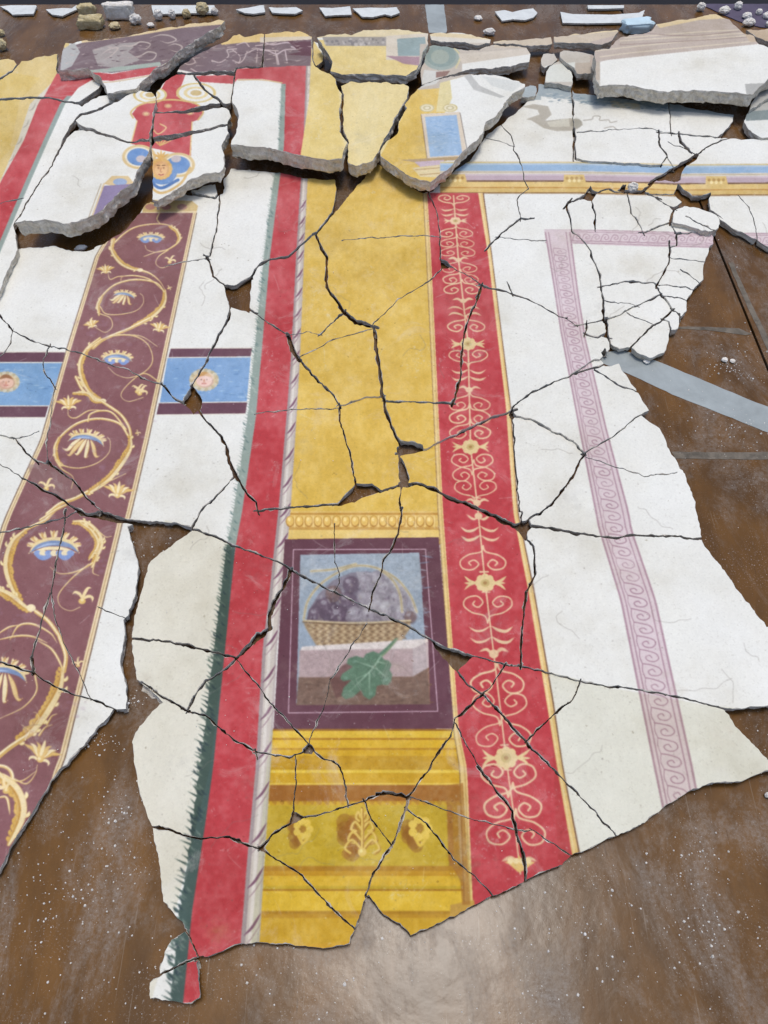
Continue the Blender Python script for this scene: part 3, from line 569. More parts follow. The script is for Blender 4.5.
# the decoration, resampled from the drawing onto a flat sheet of fresco seen from straight above
TEX=620.0
c0,c1,c2=at(PX0,14,BASE_Z),at(PX1,14,BASE_Z),at(384,PY1,BASE_Z)
TX0,TX1,TY0,TY1=c0.x,c1.x,c2.y,c0.y
tw=int((TX1-TX0)*TEX); th_=int((TY1-TY0)*TEX)
def make_fresco_image():
    art=paint()
    xs=TX0+(np.arange(tw)+.5)/TEX; ys=TY0+(np.arange(th_)+.5)/TEX
    out=np.ones((th_,tw,4),np.float32); s,c=math.sin(PITCH),math.cos(PITCH); dz=BASE_Z-CAM_H
    for j,Y in enumerate(ys):
        f=Y*c-dz*s; u=(Y*s+dz*c); py=512-F_PX*u/f; px=384+F_PX*xs/f
        gx=np.clip((px-PX0)*PS-.5,0,art.shape[1]-2); gy=float(np.clip((py-PY0)*PS-.5,0,art.shape[0]-2))
        ix=gx.astype(int); iy=int(gy); fx=(gx-ix)[:,None]; fy=gy-iy
        out[j,:,:3]=(art[iy,ix]*(1-fx)+art[iy,ix+1]*fx)*(1-fy)+(art[iy+1,ix]*(1-fx)+art[iy+1,ix+1]*fx)*fy
    im=bpy.data.images.new('fresco_decoration',tw,th_); im.colorspace_settings.name='sRGB'
    im.pixels.foreach_set(out.ravel()); im.update(); im.pack(); return im
FIMG=make_fresco_image()
def fresco_mat():
    m,nt,b=new_mat('painted_plaster',.78,.25)
    t=N(nt,'ShaderNodeTexImage'); t.image=FIMG; t.interpolation='Cubic'; uv=N(nt,'ShaderNodeUVMap'); lk(nt,uv.outputs[0],t.inputs[0])
    g=N(nt,'ShaderNodeNewGeometry').outputs['Position']
    grime=ramp(nt,nz(nt,3.2,6,.62,g),[(.34,(1,1,1)),(.52,(.95,.94,.915)),(.70,(.80,.77,.70))])
    c=mix(nt,1.,t.outputs[0],grime,'MULTIPLY')
    fl=ramp(nt,nz(nt,160,3,.5,g),[(.30,(.86,.85,.83)),(.42,(1,1,1))]); c=mix(nt,.6,c,fl,'MULTIPLY'); pit=ramp(nt,nz(nt,75,2,.4,g),[(.20,(.62,.58,.52)),(.27,(1,1,1))]); c=mix(nt,.8,c,pit,'MULTIPLY'); tr=ramp(nt,nz(nt,1.3,4,.6,g),[(.3,(.95,.95,.94)),(.6,(1.0,1.0,1.0))]); c=mix(nt,1.,c,tr,'MULTIPLY')
    dust=ramp(nt,nz(nt,7,8,.72,g,1.),[(.56,(0,0,0)),(.78,(1,1,1))]); dm=N(nt,'ShaderNodeMath'); dm.operation='MULTIPLY'; lk(nt,dust,dm.inputs[0]); dm.inputs[1].default_value=.28
    c=mix(nt,dm.outputs[0],c,srgb((224,220,212)))
    lk(nt,c,b.inputs['Base Color']); lk(nt,ramp(nt,nz(nt,9,4,.6,g),[(.3,(.66,)*3),(.7,(.9,)*3)]),b.inputs['Roughness'])
    p=bump(nt,b,nz(nt,14,5,.55,g),.25,.006); bump(nt,b,nz(nt,220,4,.6,g),.35,.0012,p); return m
def rubble_mat(name,c1,c2,c3,sc=1.):
    m,nt,b=new_mat(name,.95,.1); g=N(nt,'ShaderNodeNewGeometry').outputs['Position']
    c=ramp(nt,nz(nt,60*sc,7,.7,g),[(.3,srgb(c1)),(.5,srgb(c2)),(.72,srgb(c3))])
    v=N(nt,'ShaderNodeTexVoronoi'); v.inputs['Scale'].default_value=190*sc; lk(nt,g,v.inputs['Vector'])
    c=mix(nt,.55,c,ramp(nt,v.outputs['Distance'],[(.05,(.72,.70,.67)),(.4,(1,1,1))]),'MULTIPLY')
    v2=N(nt,'ShaderNodeTexVoronoi'); v2.inputs['Scale'].default_value=75*sc; lk(nt,g,v2.inputs['Vector']); c=mix(nt,.7,c,ramp(nt,v2.outputs['Distance'],[(.10,(1.25,1.24,1.2)),(.2,(1,1,1))]),'MULTIPLY')
    c=mix(nt,.8,c,ramp(nt,nz(nt,22*sc,3,.5,g),[(.38,(.86,.82,.76)),(.6,(1.04,1.03,1.02))]),'MULTIPLY'); lk(nt,c,b.inputs['Base Color']); p=bump(nt,b,nz(nt,70*sc,8,.7,g),.8,.0035); bump(nt,b,v.outputs['Distance'],.4,.0012,p); return m
M_FRESCO=fresco_mat()
M_CORE=rubble_mat('plaster_core',(168,162,148),(208,202,190),(232,228,218))
M_RIM=rubble_mat('plaster_rim',(176,172,162),(198,194,186),(216,213,206),1.4)
M_CRUMB=rubble_mat('plaster_crumb',(214,211,204),(228,226,220),(240,238,234),2.)
M_YSTONE=rubble_mat('yellow_stone',(158,144,112),(196,182,142),(214,204,176),1.2)
def wood_mat():
    m,nt,b=new_mat('dusty_varnished_board',.42,.22); tc=N(nt,'ShaderNodeNewGeometry').outputs['Position']
    mp=N(nt,'ShaderNodeMapping'); mp.inputs['Scale'].default_value=(3.2,1.2,1); lk(nt,tc,mp.inputs[0]); mv=mp.outputs[0]
    base=ramp(nt,nz(nt,2.4,9,.66,mv,.25),[(.25,srgb((74,52,29))),(.45,srgb((93,66,34))),(.6,srgb((110,78,39))),(.8,srgb((78,60,38)))])
    blot=ramp(nt,nz(nt,1.7,5,.55,tc,.1),[(.35,(.70,.68,.68)),(.62,(1.08,1.05,1.0))]); c=mix(nt,1.,base,blot,'MULTIPLY')
    def mul(a,k):
        n=N(nt,'ShaderNodeMath'); n.operation='MULTIPLY'; lk(nt,a,n.inputs[0])
        if isinstance(k,(int,float)): n.inputs[1].default_value=k
        else: lk(nt,k,n.inputs[1])
        return n.outputs[0]
    # lime dust: a thin grey film in patches, broken up by fine grain
    mf=N(nt,'ShaderNodeMapping'); mf.inputs['Scale'].default_value=(1.5,.8,1); mf.inputs['Rotation'].default_value=(0,0,.5); lk(nt,tc,mf.inputs[0]); film=ramp(nt,nz(nt,3.0,14,.78,mf.outputs[0],.5),[(.47,(0,0,0)),(.66,(1,1,1))])
    grain=ramp(nt,nz(nt,110,10,.85,tc),[(.40,(.0,)*3),(.58,(1,1,1))])
    c=mix(nt,mul(mul(film,grain),.6),c,srgb((158,154,148)))
    sp=ramp(nt,nz(nt,240,6,.75,tc),[(.58,(0,0,0)),(.68,(1,1,1))]); patch=ramp(nt,nz(nt,6,8,.7,tc,.2),[(.45,(0,0,0)),(.62,(1,1,1))])
    c=mix(nt,mul(mul(sp,patch),.85),c,srgb((206,204,198)))
    mp3=N(nt,'ShaderNodeMapping'); mp3.inputs['Scale'].default_value=(70,1.6,1); mp3.inputs['Rotation'].default_value=(0,0,-.12); lk(nt,tc,mp3.inputs[0])
    scr=ramp(nt,nz(nt,3,3,.5,mp3.outputs[0]),[(.68,(0,0,0)),(.70,(1,1,1))]); c=mix(nt,mul(scr,.25),c,srgb((150,138,122)))
    mp4=N(nt,'ShaderNodeMapping'); mp4.inputs['Scale'].default_value=(40,3,1); mp4.inputs['Rotation'].default_value=(0,0,.55); lk(nt,tc,mp4.inputs[0])
    sc2=ramp(nt,nz(nt,2,3,.5,mp4.outputs[0]),[(.70,(0,0,0)),(.715,(1,1,1))]); c=mix(nt,mul(sc2,.4),c,srgb((64,48,34)))
    lk(nt,c,b.inputs['Base Color'])
    lk(nt,ramp(nt,film,[(0,(.2,)*3),(1,(.42,)*3)]),b.inputs['Roughness'])
    p=bump(nt,b,nz(nt,5,4,.5,tc),.25,.01); bump(nt,b,nz(nt,90,5,.6,tc),.25,.0006,p); return m
M_WOOD=wood_mat()
def plain(name,c,rough=.8,var=.12,sc=20,spec=.3):
    m,nt,b=new_mat(name,rough,spec); g=N(nt,'ShaderNodeNewGeometry').outputs['Position']
    a=srgb(c); d=tuple(v*(1-var*2) for v in a[:3])+(1,)
    lk(nt,ramp(nt,nz(nt,sc,7,.66,g,.4),[(.3,d),(.62,a)]),b.inputs['Base Color']); bump(nt,b,nz(nt,sc*6,4,.6,g),.4,.002); return m
M_TAPE=plain('dusty_tape',(160,168,168),.55,.14,9); M_SCRAP=plain('white_scrap',(214,218,216),.8,.08,30); M_FOAM=plain('pale_blue_foam',(198,222,232),.6,.08,12)
M_JOINT=plain('dust_filled_joint',(120,112,100),.9,.3,30); M_DARK=plain('dark_ground',(34,34,40),.9,.2,2); M_CLOTH=plain('violet_sheet',(96,88,108),.85,.2,6)
# ---------------------------------------------------------------- object helpers
def mesh_obj(name,verts,faces,mats,parent=None,midx=None,uvs=None,smooth=False):
    me=bpy.data.meshes.new(name); me.from_pydata([tuple(v) for v in verts],[],faces); 
    for m in mats: me.materials.append(m)
    if midx is not None: me.polygons.foreach_set('material_index',midx)
    if uvs is not None:
        u=me.uv_layers.new(name='UVMap'); u.data.foreach_set('uv',[q for l in me.loops for q in uvs[l.vertex_index]])
    if smooth: me.polygons.foreach_set('use_smooth',[True]*len(me.polygons))
    me.update(); o=bpy.data.objects.new(name,me); COL.objects.link(o)
    if parent: o.parent=parent
    return o
def tag(o,label=None,cat=None,group=None,kind=None):
    if label: o['label']=label
    if cat: o['category']=cat
    if group: o['group']=group
    if kind: o['kind']=kind
    return o
def ring_offset(P,d):
    "P: Nx2 ccw; positive d goes inward"
    a=np.roll(P,1,0); b=np.roll(P,-1,0); t=b-a; L=np.hypot(t[:,0],t[:,1])+1e-9; n=np.c_[-t[:,1],t[:,0]]/L[:,None]
    return P+n*np.asarray(d).reshape(-1,1)
def densify(P,step):
    out=[]
    for a,b in zip(P,np.roll(P,-1,0)):
        n=max(1,int(math.ceil(np.hypot(*(b-a))/step)))
        for k in range(n): out.append(a+(b-a)*k/n)
    return np.array(out)
def slab(name,pix,z,tx,ty,th,face_mat,label,cat,group,parts=True,rough=1.,core=None,rim=None):
    """a broken piece: pix = outline of its upper face as traced; z,tx,ty = plane of that face; th = thickness"""
    core=core or M_CORE; rim=rim or M_RIM
    cx,cy=sum(p[0] for p in pix)/len(pix),sum(p[1] for p in pix)/len(pix); c=at(cx,cy,z)
    W3=[at(px,py,z,tx,ty,c.x,c.y) for px,py in pix]; P=np.array([(v.x,v.y) for v in W3])
    if np.sum(P[:,0]*np.roll(P[:,1],-1)-np.roll(P[:,0],-1)*P[:,1])<0: P=P[::-1]
    P=densify(P,.012 if th>.04 else .02)
    n=len(P); zf=lambda q:z+tx*(q[0]-c.x)+ty*(q[1]-c.y)
    rs=np.random.RandomState(int(abs(cx*7+cy*13))%99991)
    ext=min(np.ptp(P[:,0]),np.ptp(P[:,1])); k0=min(1.,ext/.05)
    sm=lambda a,m:np.convolve(np.r_[a[-m:],a,a[:m]],np.ones(2*m+1)/(2*m+1),'same')[m:-m] if n>4*m else a
    nzv=sm(rs.uniform(-1,1,n),2)*1.8
    chip=np.array([max(0.,mnoise.noise(Vector((q[0]*55,q[1]*55,cx)))+.15)+.6*max(0.,mnoise.noise(Vector((q[0]*160,q[1]*160,cy)))) for q in P]); F=ring_offset(P,(.0002+.0034*np.clip(chip-.24,0,1))*k0*(1. if face_mat is M_FRESCO else .2))
    o=c.copy(); o.z=0
    e=bpy.data.objects.new(name,None); e.empty_display_size=.05; COL.objects.link(e); e.location=o; tag(e,label,cat,group)
    # upper face
    s,cc=math.sin(PITCH),math.cos(PITCH)
    def uvof(q):
        v=Vector((q[0],q[1],zf(q)))-Vector((0,0,CAM_H)); f=v.y*cc-v.z*s; u=v.y*s+v.z*cc; px=384+F_PX*v.x/f; py=512-F_PX*u/f
        g=at(px,py,BASE_Z); return ((g.x-TX0)/(TX1-TX0),(g.y-TY0)/(TY1-TY0))
    vv,_,ff,_,_,_=delaunay_2d_cdt([Vector((q[0],q[1])) for q in F],[],[list(range(n))],1,1e-7)
    tot=sum(abs(sum(vv[t[k]].x*vv[t[(k+1)%len(t)]].y-vv[t[(k+1)%len(t)]].x*vv[t[k]].y for k in range(len(t)))) for t in ff)/2
    true=abs(np.sum(F[:,0]*np.roll(F[:,1],-1)-np.roll(F[:,0],-1)*F[:,1]))/2
    if abs(tot-true)>.03*true:
        vv=[Vector((q[0],q[1])) for q in F]; ff=tessellate_polygon([[Vector((q[0],q[1],0)) for q in F]])
    V=[Vector((q.x,q.y,zf(q)))-o for q in vv]; fc=[]
    for t in ff:
        A=sum(vv[t[k]].x*vv[t[(k+1)%len(t)]].y-vv[t[(k+1)%len(t)]].x*vv[t[k]].y for k in range(len(t)))
        fc.append(tuple(t) if A>0 else tuple(reversed(t)))
    mesh_obj('painted_face' if face_mat is M_FRESCO else 'upper_face',V,fc,[face_mat],e,None,[uvof(q) for q in vv] if face_mat is M_FRESCO else None)
    # broken sides
    big_=1.9 if th>.034 else 1.
    prof=[(.0,0.,0),(.0018,-.0008,0),(.006,.0,.0012),(th*.35,.0012,.0022),(th*.55,.002,.003),(th*.78,.004,.0035),(th,.010,.003)]
    vs=[];lev=[]
    for k,(dz,inn,amp) in enumerate(prof):
        if k==0: R=F
        elif k==1: R=P
        else:
            big=mnoise
            off=np.array([inn+rough*big_*amp*(1.6*mnoise.noise(Vector((q[0]*38,q[1]*38,k*.9)))+.9*mnoise.noise(Vector((q[0]*110,q[1]*110,k*1.7)))) for q in P])
            R=ring_offset(P,np.clip(off,0.0 if th<.04 else -.002,ext*.2)*k0)
        for i,q in enumerate(R): vs.append(Vector((q[0],q[1],max(.0006,zf(P[i])-dz-(.002*rough*mnoise.noise(Vector((q[0]*60,q[1]*60,k*3.)))if 1<k<6 else 0))))-o)
    fs_=[];mi=[]
    for k in range(len(prof)-1):
        for i in range(n):
            j=(i+1)%n; fs_.append((k*n+i,k*n+n+i,k*n+n+j,k*n+j)); mi.append(0 if k<(2 if th<.04 else 2) else 1)
    bt=[Vector(v) for v in vs[-n:]]; t2=tessellate_polygon([bt]); off=(len(prof)-1)*n
    for t in t2:
        a,b_,d=[bt[i] for i in t]; q=t if (b_-a).cross(d-a).z<0 else (t[0],t[2],t[1]); fs_.append(tuple(i+off for i in q)); mi.append(1)
    mesh_obj('plaster_core',vs,fs_,[rim,core],e,mi)
    return e
# ---------------------------------------------------------------- the setting: board, joints, ground beyond
def sheet(name,pts,z0,z1,m,kind='structure'):
    n=len(pts); V=[(x,y,z1) for x,y in pts]+[(x,y,z0) for x,y in pts]
    o=mesh_obj(name,V,[tuple(range(n)),tuple(range(2*n-1,n-1,-1))]+[(i,i+n,(i+1)%n+n,(i+1)%n) for i in range(n)],[m])
    if kind: o['kind']=kind
    return o
YE=at(384,4.5,0).y
a=at(699,200); b=at(768,369); dv=(b-a); t0=(YE-a.y)/dv.y; t1=(-1.6-a.y)/dv.y
s0=(a.x+dv.x*t0,YE); s1=(a.x+dv.x*t1,-1.6)
sheet('board_left',[(-4.2,-1.6),(s1[0]-.004,-1.6),(s0[0]-.004,YE),(-4.2,YE)],-.02,0,M_WOOD)
sheet('board_right',[(s1[0]+.004,-1.6),(4.6,-1.6),(4.6,YE),(s0[0]+.004,YE)],-.02,0,M_WOOD)
sheet('ground',[(-40,-30),(40,-30),(40,50),(-40,50)],-.62,-.6,M_DARK)
def strip(name,pix,m,z=.0009,**k):
    P=np.array([(at(*p).x,at(*p).y) for p in pix]); 
    if np.sum(P[:,0]*np.roll(P[:,1],-1)-np.roll(P[:,0],-1)*P[:,1])<0: P=P[::-1]
    P=densify(P,.02); P=P+np.array([[random.uniform(-.0012,.0012),random.uniform(-.0012,.0012)] for _ in P])
    n=len(P); V=[Vector((x,y,z)) for x,y in P]; tr=[t if (V[t[1]]-V[t[0]]).cross(V[t[2]]-V[t[0]]).z>0 else (t[0],t[2],t[1]) for t in tessellate_polygon([V])]
    V2=V+[Vector((x,y,.0002)) for x,y in P]; o=mesh_obj(name,V2,tr+[(i,i+n,(i+1)%n+n,(i+1)%n) for i in range(n)],[m]); tag(o,**k); return o
strip('board_joint',Q('F','478,587 640,590 800,588 900,588 900,609 768,611 640,610 490,607'),M_JOINT,kind='structure')
strip('board_joint',Q('F','490,212 600,213 680,218 720,235 700,238 600,224 500,219'),M_JOINT,kind='structure')
strip('board_joint',Q('F','648,20 700,140 775,300 830,420 850,420 790,290 712,130 662,20'),M_JOINT,.0009,kind='structure')
strip('tape_strip',[(425,4.8),(444,4.8),(447,30),(446,33),(429,33)],M_TAPE,label='short upright white tape strip at the top edge of the board',cat='tape')
strip('tape_strip',Q('F','255,292 330,283 420,310 560,368 700,427 768,452 840,480 900,500 900,580 840,556 768,531 700,503 640,478 480,415 330,345 270,322'),M_TAPE,label='long diagonal grey white tape strip stuck across the brown board at right',cat='tape')
sh=strip('folded_sheet',[(700,4.8),(718,13),(738,22),(760,28),(790,30),(860,30),(860,4.8)],M_CLOTH,.004,label='dull violet sheet lying on the board at the top right corner',cat='sheet')
FRAGMENTS=[
('small raised yellow corner piece at the far left edge of the photo',0.05,0,0,0.03,"28 295 14 -1 5 3 23 5 13 21 -8 9 -13 20 -20 7 -10 10 -22 13 -13 8 -15 2 -32 9 -22 1 -23 10 -25 3 -15 -3 -43 10 -20 9 -10 1 0 -17 -4 -18 1 -22 -3 -23 1 -20 5 -12 28 -4 45 -1 47 -12 23 -1 25 5 22 -1 25 -8"),
('wide dark frieze slab above the left red band, its broken edge running diagonally',0.09,0.0,0,0.05,"1087 98 10 0 27 7 -9 8 -10 14 -8 6 -17 8 -17 10 -15 5 -13 7 -28 21 -9 3 -11 10 -10 1 -7 10 -8 8 -22 9 -18 13 -8 7 -15 5 -24 22 -14 16 -24 24 -35 19 -20 5 -17 14 -13 22 -10 10 -27 20 -17 17 -12 19 -9 6 -49 7 -18 1 -30 6 -17 8 -16 -1 -9 2 -5 -10 -5 -27 -14 -17 -5 -11 0 -7 -5 -8 -12 -10 -14 -4 -15 -10 -11 -10 -12 -15 -78 12 -29 -2 -13 1 -7 2 -13 -1 -10 3 -1 -1 0 -9 3 -5 6 -18 6 -12 7 -51 9 -26 8 -17 20 3 15 0 20 -7 27 -7 23 -2 14 5 11 0 29 -3 8 -3 13 1 15 -6 20 -2 10 1 47 -8 33 -2 30 -10 20 -4 7 0 32 -10 25 -5 33 -3 17 -6 38 -9 23 -3 27 3 8 -4 29 -4 6 -5 22 -7 8 1 19 -3 6 2 17 0 23 -5 17 2 23 -5"),
('yellow and red corner piece at upper left, below the grey rubble wedge',0.05,0,0,0.03,"277 270 10 0 -3 18 3 19 -3 13 -4 27 2 10 4 5 14 3 17 1 11 -2 19 2 11 -1 17 5 30 2 27 1 28 -3 20 17 10 6 4 5 4 10 8 7 -3 9 -10 18 -98 67 -20 1 -13 -4 -22 0 -20 -3 -33 -10 -10 -1 -34 -8 -6 1 -12 -2 -17 2 -13 -2 -15 1 -30 -2 -55 6 -35 -1 -62 5 -15 7 -13 -2 -18 4 -15 -2 -29 0 -11 4 -14 -4 -10 3 -8 4 -33 -5 -24 8 -19 1 0 -10 4 -28 -1 -17 1 -6 9 -3 21 -4 30 -13 19 -2 11 0 10 -3 14 -1 23 -11 12 -2 25 -1 18 -7 13 0 7 -5 7 -2 5 -5 15 -11 6 -3 9 -8 15 -5 8 -13 27 -30 8 -12 3 -3 29 0 20 -5 18 -11 17 -5 16 -1 15 -4 14 2 13 -2"),
('long left piece with yellow field, slanting red band and grey green stripe',0.05,0,0,0.03,"625 467 4 0 -4 5 -32 24 -23 8 -17 9 -16 5 -29 17 -13 3 -5 5 -8 5 -19 3 -28 9 -30 6 -7 3 -18 19 -16 25 -16 17 -8 21 -26 42 -13 44 -12 16 -5 14 -8 11 -14 34 -4 16 -10 9 -6 13 -19 24 -15 15 -21 36 -8 8 -12 22 -2 7 -15 20 -6 13 -19 22 -6 21 -13 29 -7 6 -5 10 -14 16 -8 13 -6 15 13 43 -1 20 4 18 2 25 4 15 -5 9 -6 21 -11 19 -9 11 -10 29 -13 21 -5 17 -7 12 -8 23 -2 13 -10 27 -6 7 -21 36 -15 40 -18 -6 -14 -16 -21 -7 -19 -19 -26 -18 -14 -14 -11 -15 -15 -11 -20 -11 -12 -11 0 -37 3 -30 -7 -43 6 -30 0 -28 4 -17 -5 -15 2 -20 -3 -10 -2 -40 3 -15 0 -33 -3 -9 1 -18 2 -10 12 -2 22 3 27 -8 10 1 20 -3 31 -9 29 -3 13 -5 47 -5 26 -10 49 -5 13 -5 30 -7 1 -2 -3 -1 -6 0 -17 4 -35 6 -17 5 -11 1 -30 11 -17 0 -15 4 -15 1 -30 7 -12 -2 -15 6 -15 1 -8 4 -12 2 -12 -1 -21 10 -12 -1 -13 -4 -12 3 -1 -1 2 -20 -5 -23 1 -34 -4 -30 3 -16 6 -15 1 -9 -4 -25 2 -11 -4 -19 1 -28 -4 -15 2 -8 -2 -37 7 -25 0 -22 -5 -20 0 -25 -2 -23 1 -30 3 -18 -1 -22 3 -22 -3 -23 18 -3 15 -6 40 3 20 -2 14 1 18 -6 13 -2 42 1 38 -9 25 1 7 -2 20 -1 15 -4 37 3 10 -1 9 -5 7 -1 12 2 15 -1 53 2 12 -2 18 0 29 8 8 0 15 7 28 6 17 0 17 2 8 4 25 4 15 10 13 -13 20 -10 10 -10 14 -7 15 -3 13 -10 57 -7 15 2"),
('white piece with the left part of the red bracket, above the large raised white slab',0.075,0,0,0.045,"687 453 21 -1 12 5 38 4 9 8 13 19 -2 12 1 13 -4 12 -12 48 2 14 -4 11 -1 27 -3 17 -11 25 2 10 -3 19 -12 2 -21 -6 -14 3 -13 9 -13 5 -34 -2 -27 -9 -41 -20 -13 -1 -35 -10 -14 -2 -11 -6 -10 -3 -14 -10 -8 -3 -12 -4 -21 -1 -20 -8 -18 -10 -15 -18 13 -12 20 -14 26 -3 65 -22 7 -3 8 -8 40 -18 12 -9 17 -3 33 -22 10 -9"),
('large raised white slab at upper left with a thick grey broken edge and purple corner',0.115,0.02,0,0.055,"398 652 15 -2 20 7 15 -3 12 2 5 1 17 12 40 10 8 4 7 0 13 4 13 1 37 17 38 11 32 0 18 -3 12 -5 33 2 10 -2 8 2 -2 27 -7 28 -10 19 -14 16 -4 13 -6 6 -5 11 -8 10 -12 20 -6 30 -6 8 -6 17 -22 12 -11 10 -28 15 -19 23 -13 7 -4 11 -9 10 -17 11 -8 8 -17 24 -34 22 -14 7 -11 2 -21 12 -32 9 -15 9 -13 3 -19 0 -13 8 -23 1 -9 -1 -13 -6 -13 -4 -24 -3 -38 -9 -35 7 -13 1 -10 3 -15 -4 -19 2 -11 -3 -19 7 -29 4 8 -9 5 -4 4 -7 13 -11 14 -32 6 -10 3 -12 6 -10 10 -10 10 -20 10 -13 21 -38 14 -19 15 -26 24 -22 8 -13 5 -14 13 -13 3 -15 11 -16 3 -12 13 -17 6 -17 11 -15 7 -16 18 -32 35 -32 5 -3"),
('dark frieze piece with a pale animal figure, just right of the diagonal broken edge',0.045,0,0,0.03,"1299 168 11 0 11 4 -2 16 1 17 -6 27 1 15 -3 13 2 10 -5 20 1 13 -3 10 0 17 -15 4 -14 -2 -16 1 -27 -3 -12 1 -10 4 -11 -1 -14 3 -10 0 -6 20 -2 1 -17 -4 -15 2 -13 -3 -32 3 -11 -3 -27 -1 -15 3 -10 4 -58 2 -42 5 -23 -6 -22 0 15 -27 23 -17 14 -7 11 -9 12 -12 52 -29 30 -11 11 -9 25 -13 20 -6 39 -14 18 -14 7 -10 8 -5 13 -1 15 -6 9 7 18 9 33 -6 30 -10"),
('small piece with painted scroll circles above the red bracket',0.05,0,0,0.03,"883 373 32 -1 7 2 8 0 18 2 10 -1 7 1 12 22 11 10 9 14 2 6 20 24 34 26 10 11 11 4 19 12 7 11 -20 3 -12 -2 -20 0 -8 6 -10 4 -28 3 -17 5 -7 0 -6 4 -9 0 -41 15 -22 1 -15 -3 -17 2 -10 4 -20 -1 -15 5 -40 -3 -3 -11 3 -15 -1 -6 2 -12 -4 -15 3 -12 -2 -3 1 -7 -2 -15 9 -11 9 -6 17 -27 17 -17 10 -4 15 -12"),
('small white triangular piece at the right end of the scroll circles',0.05,0,0,0.03,"1051 372 11 -2 23 9 40 -7 25 6 20 2 -4 15 1 18 -3 14 -1 23 -8 35 -2 28 -1 2 -22 4 -9 -2 -8 -5 -12 -15 -15 -14 -18 -6 -5 -4 -13 -8 -24 -20 -8 -15 -10 -8 -2 -9 -8 -7 -21 -26 0 -4 26 0 20 3"),
('narrow strip across the middle of the red bracket, above the winged face',0.07,0,0,0.04,"1108 537 4 -1 20 6 13 10 7 23 3 3 -3 9 -14 22 0 8 -3 3 -13 2 -12 -2 -23 7 -9 4 -10 3 -15 6 -13 3 -13 -1 -12 5 -25 3 -12 4 -15 -1 -13 1 -42 12 -8 0 -8 3 -22 0 -13 4 -19 2 -43 3 -30 9 -1 -25 4 -15 -1 -14 3 -15 -1 -13 6 -28 0 -9 2 -1 48 0 18 -3 22 2 15 -2 20 4 28 0 30 -6 34 0 21 -8 20 -2 34 -11 28 0"),
('raised piece with a yellow face between blue wings',0.1,0,0,0.04,"1135 628 2 5 0 15 6 17 -10 13 -9 22 -5 5 -11 23 2 15 11 29 0 8 -3 7 1 13 3 13 -2 19 -5 13 -15 16 -8 3 -15 -3 -27 6 -12 -1 -20 3 -26 16 -14 5 -21 3 -21 12 -8 11 -15 13 -24 13 -3 5 -18 7 -16 15 -20 8 -20 13 -12 5 -12 9 -11 -1 -15 -6 2 -20 -1 -29 4 -11 -5 -30 1 -7 4 -13 -5 -50 3 -37 -6 -15 -1 -20 -3 -18 5 -13 17 -25 5 -2 15 1 20 -8 21 5 15 -5 5 1 59 -17 15 -1 11 -5 10 -1 12 -6 42 -7 26 -8 17 -1 45 -19 30 -2"),
('tiny white triangular fragment wedged below the piece with the winged face',0.03,0,0,0.03,"1072 922 4 0 5 25 3 6 2 15 -12 17 -9 -3 -13 1 -25 -9 -7 0 -20 -5 -8 -4 -15 0 -11 -7 -9 -3 1 -2 14 -4 16 0 17 -9 8 -7 14 -4 28 -6 8 2"),
('raised yellow slab at top centre with a grey painted strip along its far edge',0.085,0,0,0.04,"1992 145 5 0 13 5 32 1 16 6 19 2 21 -1 10 5 33 5 -4 32 4 22 -8 10 -1 10 -18 18 -7 37 -7 21 -7 8 -10 21 -28 14 -9 9 -18 10 -23 -4 -40 -3 -35 4 -27 -5 -10 0 -26 -4 -14 0 -23 3 -13 -3 -15 2 -19 -1 -13 2 -15 -1 -13 2 -15 1 -7 -1 -7 1 -8 -1 -7 -4 -20 -6 -23 -5 -2 -2 0 -7 8 -28 1 -10 -3 -8 -6 -9 -9 -20 -14 -21 -18 -24 -3 -10 -18 -20 -6 -10 3 -2 19 -4 13 -1 13 -7 17 -3 35 3 13 -3 9 0 18 -4 28 9 5 0 20 -10 27 -9 13 -7 14 1 8 -1 20 2 13 -3 22 1 13 -2 35 1 19 -3 20 1"),
('tiny dull yellow chip standing in the dark gap beside the top centre yellow slab',0.025,0,0,0.03,"1569 207 11 5 27 9 5 21 10 23 -10 43 -7 4 -12 11 -6 2 -5 4 -2 0 -5 -6 -10 -21 0 -14 2 -13 -1 -43"),
('raised slab with white panel, red corner band and yellow edge, thick white broken front',0.112,0,0,0.055,"1439 157 31 5 18 -6 9 -1 31 12 22 13 9 3 -2 29 2 21 3 9 1 16 -3 24 3 21 8 20 7 11 12 6 8 8 11 7 19 5 9 5 11 2 30 28 4 28 8 22 10 10 10 15 -5 18 2 20 -2 9 -5 11 -4 24 1 38 5 18 -2 10 1 20 -3 17 0 5 8 8 5 12 26 30 -16 35 -7 20 -2 22 -5 7 -15 -2 -55 9 -14 -5 -65 -8 -13 -5 -15 -1 -18 -5 -25 -3 -32 -8 -12 -5 -16 -4 -17 0 -32 -11 -16 -2 -14 -6 -13 2 -13 -6 -52 0 -40 -3 -20 -6 -15 0 -12 -3 -23 1 -6 -1 3 -12 0 -9 14 -18 9 -20 2 -16 6 -15 1 -29 4 -15 1 -11 -7 -29 -12 -21 -8 -7 -6 -8 -1 -5 1 -25 3 -10 5 -45 5 -19 -1 -8 3 -13 2 -19 4 -18 5 -5 23 -2 20 -6 35 7 7 -2 21 0 9 -3 15 -2 -2 -14 5 -31 -2 -17 2 -22 3 -11 2 -70 3 -2 14 0 21 -7 40 -1 20 -5"),
